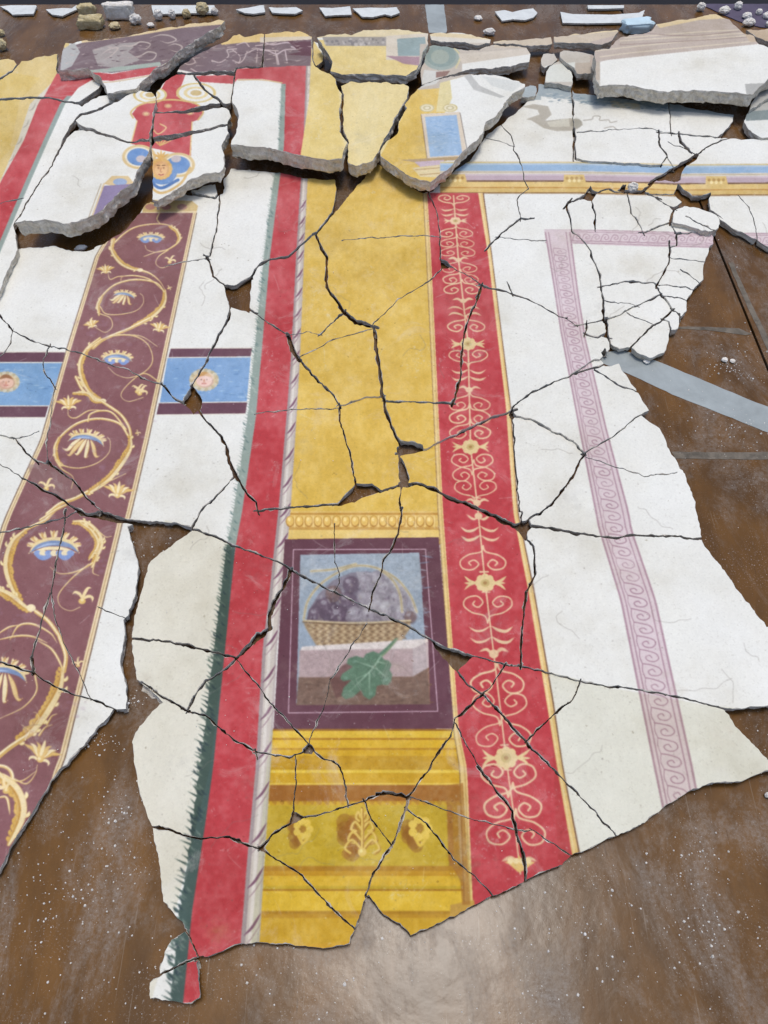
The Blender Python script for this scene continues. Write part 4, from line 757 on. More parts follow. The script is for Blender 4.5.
('tapering plain yellow piece standing between two dark cracks at upper centre',0.09,0,0,0.05,"1749 408 9 -1 40 7 32 -2 17 -4 11 4 12 -2 33 4 15 -4 15 -1 27 11 22 0 16 3 20 -3 20 8 6 5 0 10 -7 30 -1 20 -10 10 -17 30 -10 15 -9 20 -17 22 -10 35 -13 21 -5 16 -26 33 -4 15 -11 20 -10 27 -12 15 -17 30 -15 8 -18 6 -17 0 -15 9 -18 4 -4 0 -12 -6 -14 -3 -12 -7 -3 -13 4 -15 -2 -18 3 -10 -3 -19 2 -15 4 -10 -5 -16 -8 -10 -9 -24 -5 -15 -1 -15 -3 -10 5 -25 -6 -50 6 -30 -1 -26 1 -19 -8 -20 -5 -20 1 -3 35 -16"),
('thin ochre strip at the top edge just right of the upright white tape',0.05,0,0,0.03,"2207 162 16 2 10 4 17 -4 18 -1 47 2 27 7 13 0 28 12 10 0 20 5 10 0 31 9 -4 15 -3 4 -19 -2 -15 7 -20 4 -16 0 -20 -6 -7 -1 -27 -9 -23 1 -22 -3 -13 3 -15 -2 -17 2 -11 -3 -15 2 -10 -2 -9 -4 -31 -4 -8 -25 1 -3 3 -1 22 -7"),
('long greyish piece with a faded green medallion near the top centre',0.06,0,0,0.035,"2470 225 7 -1 13 2 13 4 15 1 7 2 27 -5 30 5 13 -2 12 5 25 3 13 21 8 8 -6 40 -2 2 -50 7 -18 9 -12 1 -13 6 -19 -2 -23 1 -18 6 -15 -1 -14 7 -8 2 -37 -6 -38 2 -12 3 -15 -1 -11 5 -14 2 -11 5 -22 5 -20 9 -28 5 -15 6 -12 0 -12 7 -13 2 -17 9 -23 10 -40 13 -3 1 -2 -1 -6 -42 0 -13 -2 -9 3 -18 17 -30 5 -35 13 -17 7 -16 0 -9 1 -1 14 -5 13 -1 32 7 13 -1 17 1 30 9 6 -1 20 5 15 1 9 3 25 3 10 -3 43 2 12 -9 23 -10 17 -2 10 -6"),
('raised piece with a pale blue window painted between yellow and white',0.092,0,0,0.045,"2352 370 6 0 14 5 6 -2 7 3 18 -4 10 1 14 -2 16 5 30 -1 22 4 30 7 42 15 28 5 14 11 16 3 1 13 -3 4 -28 16 -12 4 -15 9 -6 2 -5 10 -10 7 -5 8 -9 8 -3 7 -9 7 -6 20 -24 27 -8 15 -10 9 -41 21 -4 6 -6 17 -5 28 -5 10 -14 13 -3 9 -15 16 -10 4 -22 17 -11 13 -15 10 -14 13 -15 22 -16 15 -9 18 -13 16 -10 7 -8 9 -17 8 -6 5 -17 10 -24 23 -21 15 -22 -9 -30 -1 -20 -11 -10 -1 -22 -7 -6 -6 -14 -5 -6 -8 -9 -6 -13 -7 -14 -12 -37 -23 -7 -7 -39 -27 -2 -14 2 -15 12 -22 8 -8 7 -12 8 -8 17 -7 15 -12 13 -10 6 -8 5 -17 -3 -10 0 -13 4 -18 18 -29 5 -13 13 -17 3 -8 -8 -10 -3 -7 5 -5 4 -8 8 -7 15 -25 28 -25 5 -8 18 -13 11 -5 8 -7 30 -9 13 -7 22 -8 15 -1 15 -7 17 0 15 -7 21 1 7 -2 7 0 28 -7"),
('short narrow tan strip at the top edge, left of its longer neighbour',0.045,0,0,0.03,"2745 187 8 -2 2 2 7 30 -5 3 -24 7 -26 -3 -22 4 -13 -2 -15 4 -19 -3 -11 2 -17 -2 -13 -5 -17 -1 -17 -4 -30 4 -10 -5 -16 5 -14 -4 -25 1 0 -8 4 -1 38 -7 15 -1 8 2 44 -3 18 3 42 -8 35 -2 8 -2 33 2 15 -4"),
('tan strip with a grey broken side ending at the light blue foam',0.06,0,0,0.03,"3076 150 12 0 4 8 -13 14 -17 28 -19 12 -11 2 -24 9 -33 -2 -18 -6 -25 0 -14 -1 -25 -1 -13 3 -17 -2 -15 2 -31 -4 -44 0 -4 -22 1 -7 17 2 13 -3 18 -2 17 1 35 -12 12 -1 21 4 15 -1 59 -12 41 -5 39 0"),
('tiny rounded tan fragment in the bare gap left of the big white slab',0.035,0,0,0.03,"2770 267 11 21 6 7 0 2 -2 3 -25 23 -18 5 -14 11 -6 -1 -9 -6 -5 -5 -3 -19 0 -11 12 -27 20 -3 25 3"),
('tan and grey block touching the left end of the big white slab',0.055,0,0,0.03,"2817 253 3 -1 20 1 27 5 13 -1 17 2 61 13 12 7 1 11 6 17 -6 23 -1 20 2 17 -5 1 -9 -2 -20 2 -13 -3 -17 5 -23 -2 -12 -28 -45 -29 -26 -23 -3 -13 1 -13"),
('small pale block with a rounded top, standing on the grey blue edge',0.04,0,0,0.03,"2794 305 3 -1 9 6 22 27 11 10 9 4 9 9 7 22 -2 13 2 18 -2 11 -4 3 -1 6 -35 -7 -30 -10 -15 0 -20 -4 -25 2 -8 -2 8 -54 9 -13 4 -10 3 -3 14 -7 8 -8"),
('small grey chip at the tip of the window piece',0.035,0,0,0.03,"2649 427 16 1 15 4 3 8 1 15 -5 12 -2 13 -20 2 -17 5 -35 -4 4 -20 10 -21 11 -9 10 -1"),
('largest raised white slab at upper right with tan mouldings and rough grey front',0.112,0,0,0.05,"3545 72 35 -1 22 10 11 7 35 11 21 24 12 9 16 16 21 19 19 6 11 -1 10 2 12 6 10 25 15 17 18 3 17 6 23 13 9 2 21 1 35 7 14 1 11 7 30 7 19 2 38 14 17 1 3 19 -3 12 -5 5 -20 11 -19 7 -25 5 -18 11 -7 0 -13 7 -8 1 -10 6 -32 4 -33 19 -19 4 -18 21 -7 4 -8 8 -11 7 -9 13 -11 8 -7 11 -5 4 -12 -2 -15 2 -10 -3 -22 -3 -10 -4 -13 -2 -22 2 -56 -4 -17 -3 -25 -2 -20 3 -13 -3 -44 -3 -8 -2 -12 0 -14 6 -14 2 -10 -1 -18 -5 -22 2 -22 -1 -16 8 -9 1 -8 -3 -15 -2 -17 1 -38 -10 -35 -3 -62 -17 -11 2 -17 -7 -12 3 -38 -2 -42 0 -8 4 -20 1 -17 4 -8 -19 -11 -13 -2 -20 2 -17 -2 -13 4 -40 -8 -25 0 -23 2 -9 48 -10 19 2 6 -3 9 -14 10 -7 9 -14 26 -20 18 -4 15 1 13 -8 15 -1 19 -5 10 2 20 -2 21 -5 24 -11 11 -12 12 -20 65 -11 42 -11 20 -2 30 1 13 -4 32 -5 10 -5 20 -3 8 -4 20 -3"),
('tan sliver beyond the right corner of the largest white slab',0.04,0,0,0.03,"3845 142 5 -2 22 2 13 3 18 -2 15 1 9 3 36 1 12 3 7 -1 8 1 18 -5 10 1 15 -1 19 2 1 14 -1 30 -3 25 0 18 -6 -3 -11 -1 -35 -2 -37 -7 -13 0 -35 -7 -14 -2 -15 1 -23 -7 -18 0 -7 -3 -8 0 -15 -9 -32 -11 -15 -13 -15 -8 -10 -9 -8 -4 23 -3 10 3 27 1 6 -2 24 -2"),
('small grey rubble chunk at the right photo edge below the largest white slab',0.05,0,0,0.03,"3994 365 6 -1 8 6 17 18 27 15 0 39 2 8 -1 4 -31 4 -14 6 -11 2 -9 0 -13 3 -8 -2 -9 1 -26 9 -17 -1 -42 6 -16 7 -14 1 -21 10 -14 14 -10 3 -16 15 -19 7 -15 11 8 -32 4 -7 8 -9 7 -17 23 -24 8 -4 14 -19 10 -9 8 -10 19 -9 25 -9 8 -7 38 -4 17 -6 20 -4 22 -13"),
('small white piece with grey top at the right photo edge beside the dark pit',0.035,0,0,0.03,"4020 472 12 -2 15 2 0 15 4 13 -1 7 2 6 2 44 -5 20 2 13 -1 13 5 20 -8 34 0 23 -9 7 -5 1 -16 -4 -89 7 -11 -3 -30 2 -19 -4 -58 3 -12 -5 -36 -21 -10 -11 -9 -5 -10 -15 -4 -10 -8 -10 0 -9 6 -8 6 -22 7 -9 13 -5 12 -13 20 -9 10 -8 13 -7 23 -19 12 -6 12 2 22 -8 20 -4 20 -2 11 2 32 -9 15 2 18 5 16 -7"),
("rounded white raised piece with a chipped right side, beyond the lavender fret's end",0.042,0,0,0.035,"3421 1030 16 2 13 4 15 -1 30 6 12 6 17 6 31 9 27 13 15 19 3 16 0 7 -5 8 -2 15 -13 9 -23 -3 -10 -7 -5 -7 -4 -4 -26 -5 -5 -5 -19 -6 -16 -11 -7 -2 -13 -12 -22 -8 -2 1 0 3 9 4 9 1 24 21 32 13 8 6 10 2 18 7 14 11 8 3 5 0 1 1 -3 2 -21 3 -15 -6 -17 3 -18 -10 -35 -9 -35 -12 -44 -7 -12 -4 -4 -7 5 -22 -1 -11 8 -20 1 -2 10 5 2 -2 -1 -1 -6 -5 33 -11"),
('broad white piece crossed by the lavender fret, reaching the right photo edge',None,0,0,0.025,"2658 2638 22 3 17 -1 31 4 14 -1 30 14 18 1 17 -2 10 4 30 5 6 4 27 9 8 0 14 -5 13 0 23 6 27 0 15 7 23 -2 14 5 68 8 33 -11 64 -7 43 4 32 -1 13 3 8 -1 12 2 25 -3 15 6 28 -6 20 3 22 -1 18 8 16 4 16 -1 20 4 22 -1 6 -3 12 3 15 34 22 24 6 12 16 18 10 15 8 6 5 7 14 13 7 15 10 9 10 18 12 11 9 14 5 5 19 41 30 27 22 36 18 11 11 23 8 11 7 6 1 7 6 10 40 38 12 24 2 1 7 -3 10 0 10 -4 8 -1 28 -10 19 -2 6 -2 4 1 10 7 8 10 15 4 12 13 7 5 31 15 30 24 7 8 -8 20 -1 15 -8 22 -3 20 -9 13 -3 15 -6 15 -2 15 -7 13 -10 30 -30 59 -3 10 -18 41 -11 33 -45 3 -8 -1 -12 0 -15 3 -13 5 -13 2 -72 -1 -23 9 -19 3 -28 -1 -15 1 -15 -3 -12 1 -38 -7 -8 -6 -7 1 -28 -5 -17 -6 -20 -3 -8 -4 -19 -4 -15 -7 -25 -2 -16 -8 -17 -5 -15 -1 -22 -9 -33 0 -27 -7 -30 -10 -55 -2 -13 -2 -8 -5 -20 -5 -15 -1 -49 -9 -16 0 -27 -9 -32 6 -15 0 -15 -3 -17 -7 -24 -2 -7 -2 -11 -1 -12 -6 -15 1 -12 0 -25 -10 3 -7 -3 -3 -3 2 -4 8 -23 -4 -22 -7 -16 -10 -45 -5 -17 -5 -18 -9 -12 0 -17 -4 -15 -8 -23 -5 -20 1 -27 -12 -30 -6 -2 -3 1 -7 -4 -11 3 -29 -3 -28 3 -27 3 -8 -2 -30 3 -13 -3 -14 6 -33 0 -25 6 -23 -1 -24 5 -20 2 -16 6 -15 -2 -10 4 -30 9 -22 14 -22 1 -6 20 -45 -4 -24 1 -13 -2 -7 -2 -13 2 -33 -5 -45 -4 -8 -18 -20 -11 -6 -2 -5 1 -5 -3 -15 3 -15"),
('centre piece holding most of the framed fig basket and the green leaf',None,0,0,0.025,"1459 2860 18 7 46 29 10 0 30 18 10 1 10 2 22 15 5 6 22 9 20 11 11 1 2 1 -5 7 3 -1 5 -5 10 9 17 7 17 3 41 25 35 12 9 7 30 12 15 10 -1 14 5 -2 2 -8 12 7 22 7 20 13 13 4 12 -3 8 1 6 4 3 7 6 6 22 14 10 3 13 0 13 8 22 7 27 20 20 9 15 13 25 15 9 3 7 5 17 6 13 15 14 29 16 16 22 33 20 12 27 37 20 15 10 14 5 12 20 20 13 21 12 10 15 7 47 32 -4 5 -1 3 -21 13 -12 12 -9 13 -26 15 -12 17 -17 18 -7 4 -8 8 -14 10 -15 67 -11 27 -10 13 -12 8 -3 7 -10 11 -4 12 -13 12 -16 23 -3 12 -18 25 -12 31 -8 17 -6 7 -14 8 -8 13 -10 7 -5 12 -13 18 -5 12 -8 8 -8 15 -18 18 -5 2 -3 3 -8 -2 -9 -7 -11 -7 -10 2 -7 3 -7 0 -10 -4 -6 -5 -6 -1 -24 -1 -9 1 -13 -4 -3 2 -2 4 -3 2 -27 0 -3 6 1 7 -10 5 -6 0 -20 5 -4 3 -2 6 -9 7 -4 1 -5 -9 -5 -1 -1 4 4 8 -33 12 -15 1 -25 9 -4 -18 -8 -22 3 -33 -1 -15 -7 -20 0 -15 -6 -10 -5 -27 -10 -20 0 -9 -5 -4 -7 -11 -16 -8 -7 -10 -18 -2 -29 -7 -23 -19 -22 -13 -6 -9 0 -5 -11 -21 -13 -10 2 -25 9 -12 2 -10 10 -22 9 -13 5 -13 0 -9 1 -6 22 -38 13 -26 0 -8 10 -38 7 -14 0 -11 6 -15 2 -17 0 -13 6 -32 9 -7 17 -19 5 -13 8 -9 2 -14 20 -25 33 -48 8 -18 3 -12 12 -15 3 -8 18 -13 7 -12 6 -7 6 -18 19 -25 3 -9 5 -6 -1 -3 -8 8 -3 8 -12 15 -5 11 -5 17 -13 17 -20 15 -5 10 -11 12 -9 31 -9 14 -8 8 -16 27 -21 25 -14 33 -9 12 -18 16 -2 17 -6 22 0 25 -6 13 -1 13 -5 12 -5 22 -17 46 -11 17 -5 10 -7 8 -4 8 2 16 -7 16 -14 19 -8 25 -6 11 -2 22 -2 1 -15 -15 -8 -13 -32 -35 -23 -18 -8 -16 -20 -17 -6 -10 -14 -19 -10 -9 -17 -11 -7 -11 -8 -5 -2 -7 -3 -5 -21 -15 -4 -10 -15 -17 -7 -15 -10 -11 -20 -35 -33 -29 -10 -15 -2 -7 -25 -21 -16 -28 -21 -24 16 -18 15 -6 10 -13 10 -9 26 -29 10 0 9 -13 25 -17 15 -7 9 -11 3 -10 4 -6 14 -5 8 -7 3 -9 -6 -11 -3 -32 3 -15 7 -8 5 -19 6 -11 -1 -15 4 -7 4 -15 12 -17 10 -26 15 -14 10 -16 7 -24 6 -7 3 -9 8 -12"),
('large white and violet piece with the highest complete vine loop, below the raised slab',None,0,0,0.025,"920 973 10 -1 7 3 13 3 27 0 13 5 28 2 15 4 22 2 20 5 5 -3 11 -13 3 -2 -1 19 4 13 -5 13 0 22 -8 23 1 12 -2 7 2 21 -2 22 -5 18 0 10 -8 19 -5 15 0 10 -6 13 -7 40 -4 8 -1 14 -17 0 -3 -1 -7 -6 -6 -2 -1 2 6 5 -6 2 0 1 2 2 10 1 3 10 -66 10 -15 4 -15 1 -30 5 -37 10 -22 3 -15 6 -6 4 1 1 20 -7 22 -3 30 -10 38 -6 15 0 15 -6 27 1 10 -5 19 -4 16 5 7 7 5 10 2 15 11 41 -1 9 4 4 15 9 19 19 16 8 7 6 5 15 0 9 7 33 4 8 2 7 5 7 0 6 4 20 -3 24 -9 26 1 10 -5 5 -8 20 -16 30 -18 22 -7 18 -4 14 -7 15 -10 13 -6 15 -12 20 -6 22 -7 10 -5 18 -5 8 -22 26 -8 19 -2 10 -16 20 -2 7 -5 7 -16 16 0 4 4 3 -5 12 -7 8 -8 15 -13 17 -2 11 -5 8 -1 0 -29 -11 -17 -12 -7 -6 -12 -22 -13 -18 -8 -7 3 -2 0 -3 -13 -2 -3 -3 -3 -8 -3 -2 -4 0 -3 6 -5 -2 -27 -6 -36 -11 -12 -7 -8 -1 -14 -11 -20 -11 -16 -6 -19 -15 -28 -9 -12 0 -26 -5 -54 -24 -15 -1 -21 -16 -22 -3 -19 -8 -13 -3 -30 -16 -26 -6 -17 1 -17 -5 -11 -8 -12 -5 -13 -1 -14 2 -13 -3 -10 -6 -15 2 -3 -2 2 -7 -1 -6 -3 1 0 7 -3 3 -12 -5 -27 -5 -10 -5 -18 -2 -20 -13 -10 -1 -12 -10 -13 -7 -22 -6 -20 -14 -16 -5 -2 -2 3 -14 -1 1 -4 11 -4 -11 -7 -7 -5 -10 -17 -11 -6 -9 -11 -8 -2 -8 -6 -12 -12 -12 -8 -3 -20 -22 23 -48 9 -11 11 -21 4 -13 8 -14 5 -14 7 -9 6 -10 2 -33 5 -12 9 -13 7 -23 14 -20 6 -17 4 -18 7 -15 16 -5 15 -1 27 -5 15 3 28 -1 19 1 16 -5 14 0 8 -3 17 -2 11 1 22 8 15 4 17 7 13 1 17 7 8 -2 42 2 36 -4 19 -8 8 -9 10 -6 28 -7 10 -4 15 -14 10 -5 7 -9 48 -23 12 -12 13 -8 16 -16 11 -19 23 -24 7 -11 9 -6 9 -10 16 -32 14 -12 14 -4 5 -4 38 5 15 -7 12 -1 13 1 15 -2 12 -4 11 -9 47 -16"),
('large white piece joining blue entablature, red candelabra band top and lavender fret corner',None,0,0,0.025,"2693 420 10 0 29 7 11 -3 20 0 60 15 24 1 10 3 -3 14 4 11 -2 19 7 45 -2 23 1 20 2 3 -2 14 5 13 0 18 -1 17 -4 10 1 27 4 20 -6 36 5 29 -4 38 2 7 4 1 2 -1 -2 -9 2 -13 -1 -35 1 -4 3 11 2 15 -1 15 -2 8 1 3 9 4 10 -2 15 3 13 8 2 -5 8 -1 27 4 10 -1 13 2 35 1 7 2 28 0 10 3 15 -2 15 3 15 -1 15 4 30 -3 18 3 14 -2 15 2 10 4 18 5 15 -3 15 5 13 -4 15 1 17 -1 2 1 -4 7 5 3 3 -1 4 -9 6 -1 0 -2 -6 -2 2 -8 12 -10 11 -18 4 10 14 18 6 12 8 10 -24 11 -6 7 -19 13 -41 18 -7 7 -18 10 -14 20 -1 2 6 3 -1 2 -20 8 -10 13 -9 1 -13 -1 -7 1 -13 1 -13 -4 -24 0 -8 -2 7 -24 -2 -1 -8 2 -7 -2 -8 10 -4 8 -16 13 3 3 18 3 -15 0 -15 -2 -6 -2 -18 -12 -12 -1 -14 2 -26 8 -12 8 -18 -6 -10 -5 -5 -13 -5 -8 -5 11 -10 9 -9 17 -10 10 -6 2 -15 10 -12 4 -17 11 -11 3 -1 -2 8 -11 -2 -3 -4 0 -12 13 -8 5 -12 21 -13 15 0 4 4 1 8 -4 3 -5 2 1 4 20 7 13 7 20 7 49 0 16 10 11 10 3 12 6 11 11 7 9 33 37 13 22 1 6 -2 17 1 5 21 33 10 20 3 15 8 17 3 13 1 19 4 13 0 15 -2 2 -11 2 -1 3 1 2 13 -1 1 12 6 15 0 15 5 16 1 9 -1 10 0 27 -6 10 -1 5 4 6 5 17 -2 13 -5 5 -28 9 -43 8 -2 -3 2 -10 -4 -3 -3 16 -1 2 -19 5 -32 3 -15 -13 -27 -17 3 -7 -2 -3 -5 2 -12 0 -12 -5 -3 1 -10 -2 -30 -22 -37 -17 -15 -13 -38 -16 -25 -14 -7 -6 -18 -4 -28 -10 -15 -4 -17 -7 -7 -11 -1 -9 -5 -3 -1 -8 -4 -11 -12 -20 -3 2 4 7 11 31 7 12 3 8 -10 -3 -14 -8 -38 -12 -33 -2 -14 -3 -13 -8 -21 -8 2 -9 -1 -2 -4 1 -4 7 -4 0 -13 -8 -7 -8 -15 -8 -13 -12 -13 -4 -20 -14 -30 -9 -15 -10 -12 -11 -13 -8 -16 -22 -16 -7 -15 -3 -1 -2 0 -15 1 -13 -1 -12 0 -13 -4 -20 3 -30 3 -2 -2 -3 -3 -13 -1 -25 -8 -27 0 -35 -12 -43 -9 -19 -3 -13 -13 -20 -8 -28 18 -6 10 -19 15 -10 6 -2 23 -23 19 -9 9 -12 21 -23 24 -18 13 -7 23 -18 19 -8 35 -50 24 -45 14 -14 3 -7 39 10 36 6 35 13 14 8 20 6 -2 19 20 24 11 23 1 15 11 15 9 42 0 25 5 12 18 33 -8 8 -36 27 -6 6 -6 15 2 29 5 15 1 11 6 15 3 12 -1 10 -18 12 -17 17 -18 10 -12 13 -18 14 -12 7 -17 20 -13 1 -1 3 8 1 -20 20 -15 10 -11 20 -15 14 -1 6 3 1 10 -7 9 -10 9 -15 15 -14 6 -8 21 -12 5 -6 12 1 15 5 7 -2 20 1 11 5 32 4 22 -3 25 1 15 7 13 -2 20 3 8 -3 9 1 25 0 1 -2 -3 -2 -32 0 -13 2 -13 -2 -12 1 -23 -7 -22 0 -20 3 -30 -5 -13 -4 -27 0 -25 -6 5 -10 7 -7 24 -14 11 -13 19 -11 14 -13 18 -14 2 10 3 -3 2 -10 3 -1 17 4 40 -6 5 0 3 -5 -1 -3 -7 2 -13 -2 -7 4 -5 1 -36 -5 -2 -20 -7 -14 0 -13 -5 -12 0 -15 -3 -15 15 -21 28 -22 15 -10 0 -2 -24 -45 0 -26 -7 -22 -3 -20 -3 -8 -5 -7 -4 -22 -6 -10 -5 -14 -18 -16 0 -16 6 -4 -5 -3 2 -5 -6 -15 -8 -30 -7 -11 -34 -30 -11 -16 20 -15 6 -12 9 -8 10 -6 15 -7 11 -8 14 -17 21 -17 13 -13 16 -20 34 -8 1 -9 3 -1 1 -12 8 -12 3 -8"),
('piece with the blue bar head medallion below the dark hole and a big vine loop',None,0,0,0.025,"266 1735 6 0 6 4 20 7 14 -2 10 0 38 17 15 0 15 5 10 0 10 3 28 16 39 10 6 3 9 7 15 6 18 3 18 10 15 5 9 5 36 6 10 0 16 7 13 2 20 15 26 14 9 7 3 7 5 3 20 4 17 5 36 14 19 3 10 5 14 12 19 25 19 20 3 5 11 9 7 8 20 8 33 18 19 17 16 25 9 -11 13 -9 13 24 25 31 7 8 22 17 12 17 6 3 6 9 14 14 7 11 6 22 19 19 1 22 -1 15 3 10 6 10 0 17 3 15 10 13 4 16 8 11 2 16 4 9 -15 17 -8 13 -11 12 -13 11 -18 23 -25 20 -12 17 -10 6 -13 14 -26 17 -15 20 -1 5 -4 5 -2 10 -7 16 -14 15 -18 32 -8 -3 -42 -9 -23 -10 -12 -2 -18 4 -10 -2 -22 -2 -10 -3 -17 1 -11 -5 -20 4 -9 -2 -15 1 -16 -4 -17 0 -8 -2 -22 0 -15 -4 -25 0 -42 -18 -26 -3 -10 -8 -15 -5 -10 -2 -15 0 -4 -3 3 -1 -1 -5 -8 1 -12 -12 -15 -8 -8 -10 2 -5 -2 -3 -17 -13 -14 -9 -13 -13 -12 -23 -11 -10 -2 -10 -14 -12 -24 -30 -5 -3 -8 -1 -7 -3 -45 -41 -10 -5 -10 -9 -17 -7 -6 -8 1 -3 0 -2 -13 -10 -7 -20 -1 -28 -3 -13 0 -30 6 -15 -2 -17 1 -13 3 -9 5 -8 2 -13 7 -19 -1 -11 2 -19 -2 -10 5 -18 0 -33 4 -10 2 -32 3 -22 4 -8 -1 -7 3 -4 5 6 2 0 -5 -12 4 -10 -1 -2 -2 1 -3 6 -2 -1 -6 -12 -8 -12 -5 -13 -7 -7 -9 -5 -9 -13 -8 -17 -4 -33 3 -27 15 -20 7 -28 8 -10 7 2"),
('cream piece at lower right crossed by the last stretch of lavender fret',None,0,0,0.025,"2903 3410 0 -2 22 8 27 4 30 7 28 1 12 5 28 7 25 -1 15 4 10 -5 7 0 46 9 14 1 16 5 12 -1 10 1 18 6 32 7 13 1 15 -3 32 7 12 7 10 -1 25 9 56 7 9 4 23 7 28 3 40 15 14 1 10 6 40 6 35 10 8 5 4 10 16 14 6 16 12 13 13 29 21 16 16 21 10 8 12 13 12 8 9 14 16 14 5 7 16 13 12 18 12 13 17 11 5 9 18 2 11 -3 19 1 25 8 18 2 33 -3 12 5 17 4 8 -1 1 1 -7 9 -24 15 -18 15 -5 3 -19 2 -11 -2 -20 -2 -9 1 -20 -2 -28 1 -12 2 -16 8 -49 17 -48 25 -10 3 -12 0 -6 -2 -20 4 -7 -1 -15 3 -20 -3 -8 2 -34 1 -11 2 -12 -1 -23 7 -12 7 -12 3 -11 9 -9 3 -25 1 -16 8 -14 8 -17 14 -28 17 -6 6 -20 11 -5 5 -19 6 -15 9 -33 32 -33 19 -5 5 -10 7 -9 12 -8 5 -5 6 -15 3 -7 8 -8 2 -12 8 -18 7 -15 12 -13 2 -17 9 -15 2 -13 10 -7 2 -7 -5 -1 -5 -12 -15 -8 -6 -8 -15 -10 -9 -16 -9 -11 -11 -37 -53 -15 -10 -37 -39 -20 -16 -10 -20 -5 -7 -30 -29 -11 -3 -14 -13 -38 -43 -8 -13 -16 -15 -16 -9 -13 -24 -18 -12 -39 -39 -22 -14 -8 -14 -11 -12 -2 -5 -6 -8 9 -6 13 -15 10 -5 16 -24 14 -9 15 -16 18 -15 14 -18 10 -5 8 -12 14 -10 12 -3 3 -6 13 -12 5 -7 15 -13 27 -14 12 -15 8 -16 10 -14 11 -33 6 -12"),
('large violet vine piece at lower left with its long slanting broken edge on bare board',None,0,0,0.025,"-206 3260 1 -1 8 3 9 -2 6 0 19 6 18 3 17 6 25 15 13 -1 15 3 10 -1 30 14 5 4 7 -1 8 3 13 1 10 2 10 5 9 6 15 5 25 4 38 18 52 11 -1 10 4 6 5 0 8 -7 7 2 17 16 13 10 43 23 17 13 17 3 11 10 19 4 5 4 18 5 7 6 28 11 8 0 55 16 14 1 1 6 2 1 2 -1 0 -4 25 14 26 6 22 17 18 3 19 7 -7 13 -6 7 -2 8 -19 22 -17 17 -7 3 -20 18 -8 12 -9 17 -12 13 -12 10 -7 13 -13 17 -5 12 -10 8 -15 7 -6 13 -22 23 -11 9 -13 13 -5 13 -6 9 -7 6 -18 7 -12 10 -16 27 -15 22 -12 9 -17 40 -6 10 -16 19 -18 28 -6 7 -17 34 -10 14 -4 10 -9 12 -14 27 -8 9 -6 12 -6 5 -6 12 -12 14 -5 9 -10 10 -19 38 -18 29 -6 21 -4 8 -8 9 -8 25 -21 37 -1 8 -7 13 -8 10 -13 12 -23 37 -9 10 -15 30 -18 13 -7 18 -18 23 -21 22 -16 10 -18 27 -14 15 -26 17 2 -12 5 -13 -7 -39 9 -40 -2 -16 -4 -10 1 -17 -4 -15 2 -20 -2 -55 3 -13 -4 -22 7 -30 -2 -23 -5 -14 3 -48 -3 -17 5 -13 -2 -25 3 -18 -6 -50 1 -44 2 -13 -1 -15 1 -27 -4 -18 3 -17 0 -18 6 -17 1 -20 -3 -15 0 -15 -4 -33 2 -33 -3 -9 -2 -20 5 -15 -1 -11 7 -17 -2 -15 -7 -12 -1 -10 0 -6 7 -15 2 -17 -2 -32 -3 -11 3 -15 -1 -19 3 -16 -6 -40 0 -25 5 -49 -4 -30 2 -51 -2 -12 5 -38 -3 -37"),
("piece with red band, ribbon pole, plain yellow and the blue bar's right end",None,0,0,0.025,"1155 1535 2 0 11 6 39 12 20 2 20 9 3 -9 42 25 18 17 18 10 14 11 7 2 41 29 18 9 8 7 14 8 1 4 -4 2 -1 3 7 1 3 7 5 27 7 15 0 13 3 12 8 6 9 15 10 12 6 13 9 9 12 1 13 19 13 15 14 10 3 8 8 12 12 8 8 12 6 6 5 10 21 8 12 17 13 15 15 8 19 22 18 33 5 6 0 1 -7 4 -2 3 2 1 10 -4 2 1 -2 12 -13 -1 -20 6 -30 -3 -8 2 -19 -3 -16 1 -9 3 -20 -4 -13 3 -13 -2 -30 5 -35 -2 -10 -2 -12 6 -20 0 -20 4 -8 -1 -29 7 -30 -3 -10 1 -21 6 -15 1 -22 6 1 3 2 1 20 -7 14 -1 23 -6 40 2 13 -2 14 -5 30 0 31 -7 45 2 29 -5 15 2 11 -3 20 4 10 -3 19 0 15 3 8 -2 18 4 17 -3 17 -6 10 3 -1 9 4 29 -2 22 8 16 1 13 10 15 4 24 4 9 11 44 13 28 4 24 3 6 0 9 6 21 -2 20 8 22 1 20 7 15 -1 13 4 17 -2 7 -9 11 -16 14 -31 31 -21 29 -7 6 -16 0 -34 2 -16 -1 -14 1 -20 6 -33 2 -30 -2 -15 4 -22 0 -15 3 -26 -1 -20 3 -7 4 -20 3 -17 -3 -20 -1 -41 6 -20 7 -10 0 -3 -6 -3 -30 -2 -8 -49 -44 -4 -13 -12 -15 -14 -23 -3 -10 -16 -27 0 -10 -5 -2 -3 -8 -8 -12 -12 -30 -6 -10 -3 -18 -4 -12 1 -16 -4 -14 -5 -8 -11 -27 -9 -12 -2 -13 -10 -12 -11 -6 -13 -18 -8 -6 -18 -23 -14 -8 -8 -7 -21 -31 -4 -12 -10 -12 4 -2 3 -7 4 -14 3 -27 -4 -2 -4 -13 -17 -21 -7 -14 -11 -11 -5 -10 2 -5 18 -29 11 -11 9 -24 9 -10 13 -18 5 -10 6 -5 3 -5 4 -13 -2 -9 3 -10 30 -46 7 -17 9 -13 5 -20 16 -20 8 -22 12 -13 8 -17 10 -12 4 -28 -3 -22"),
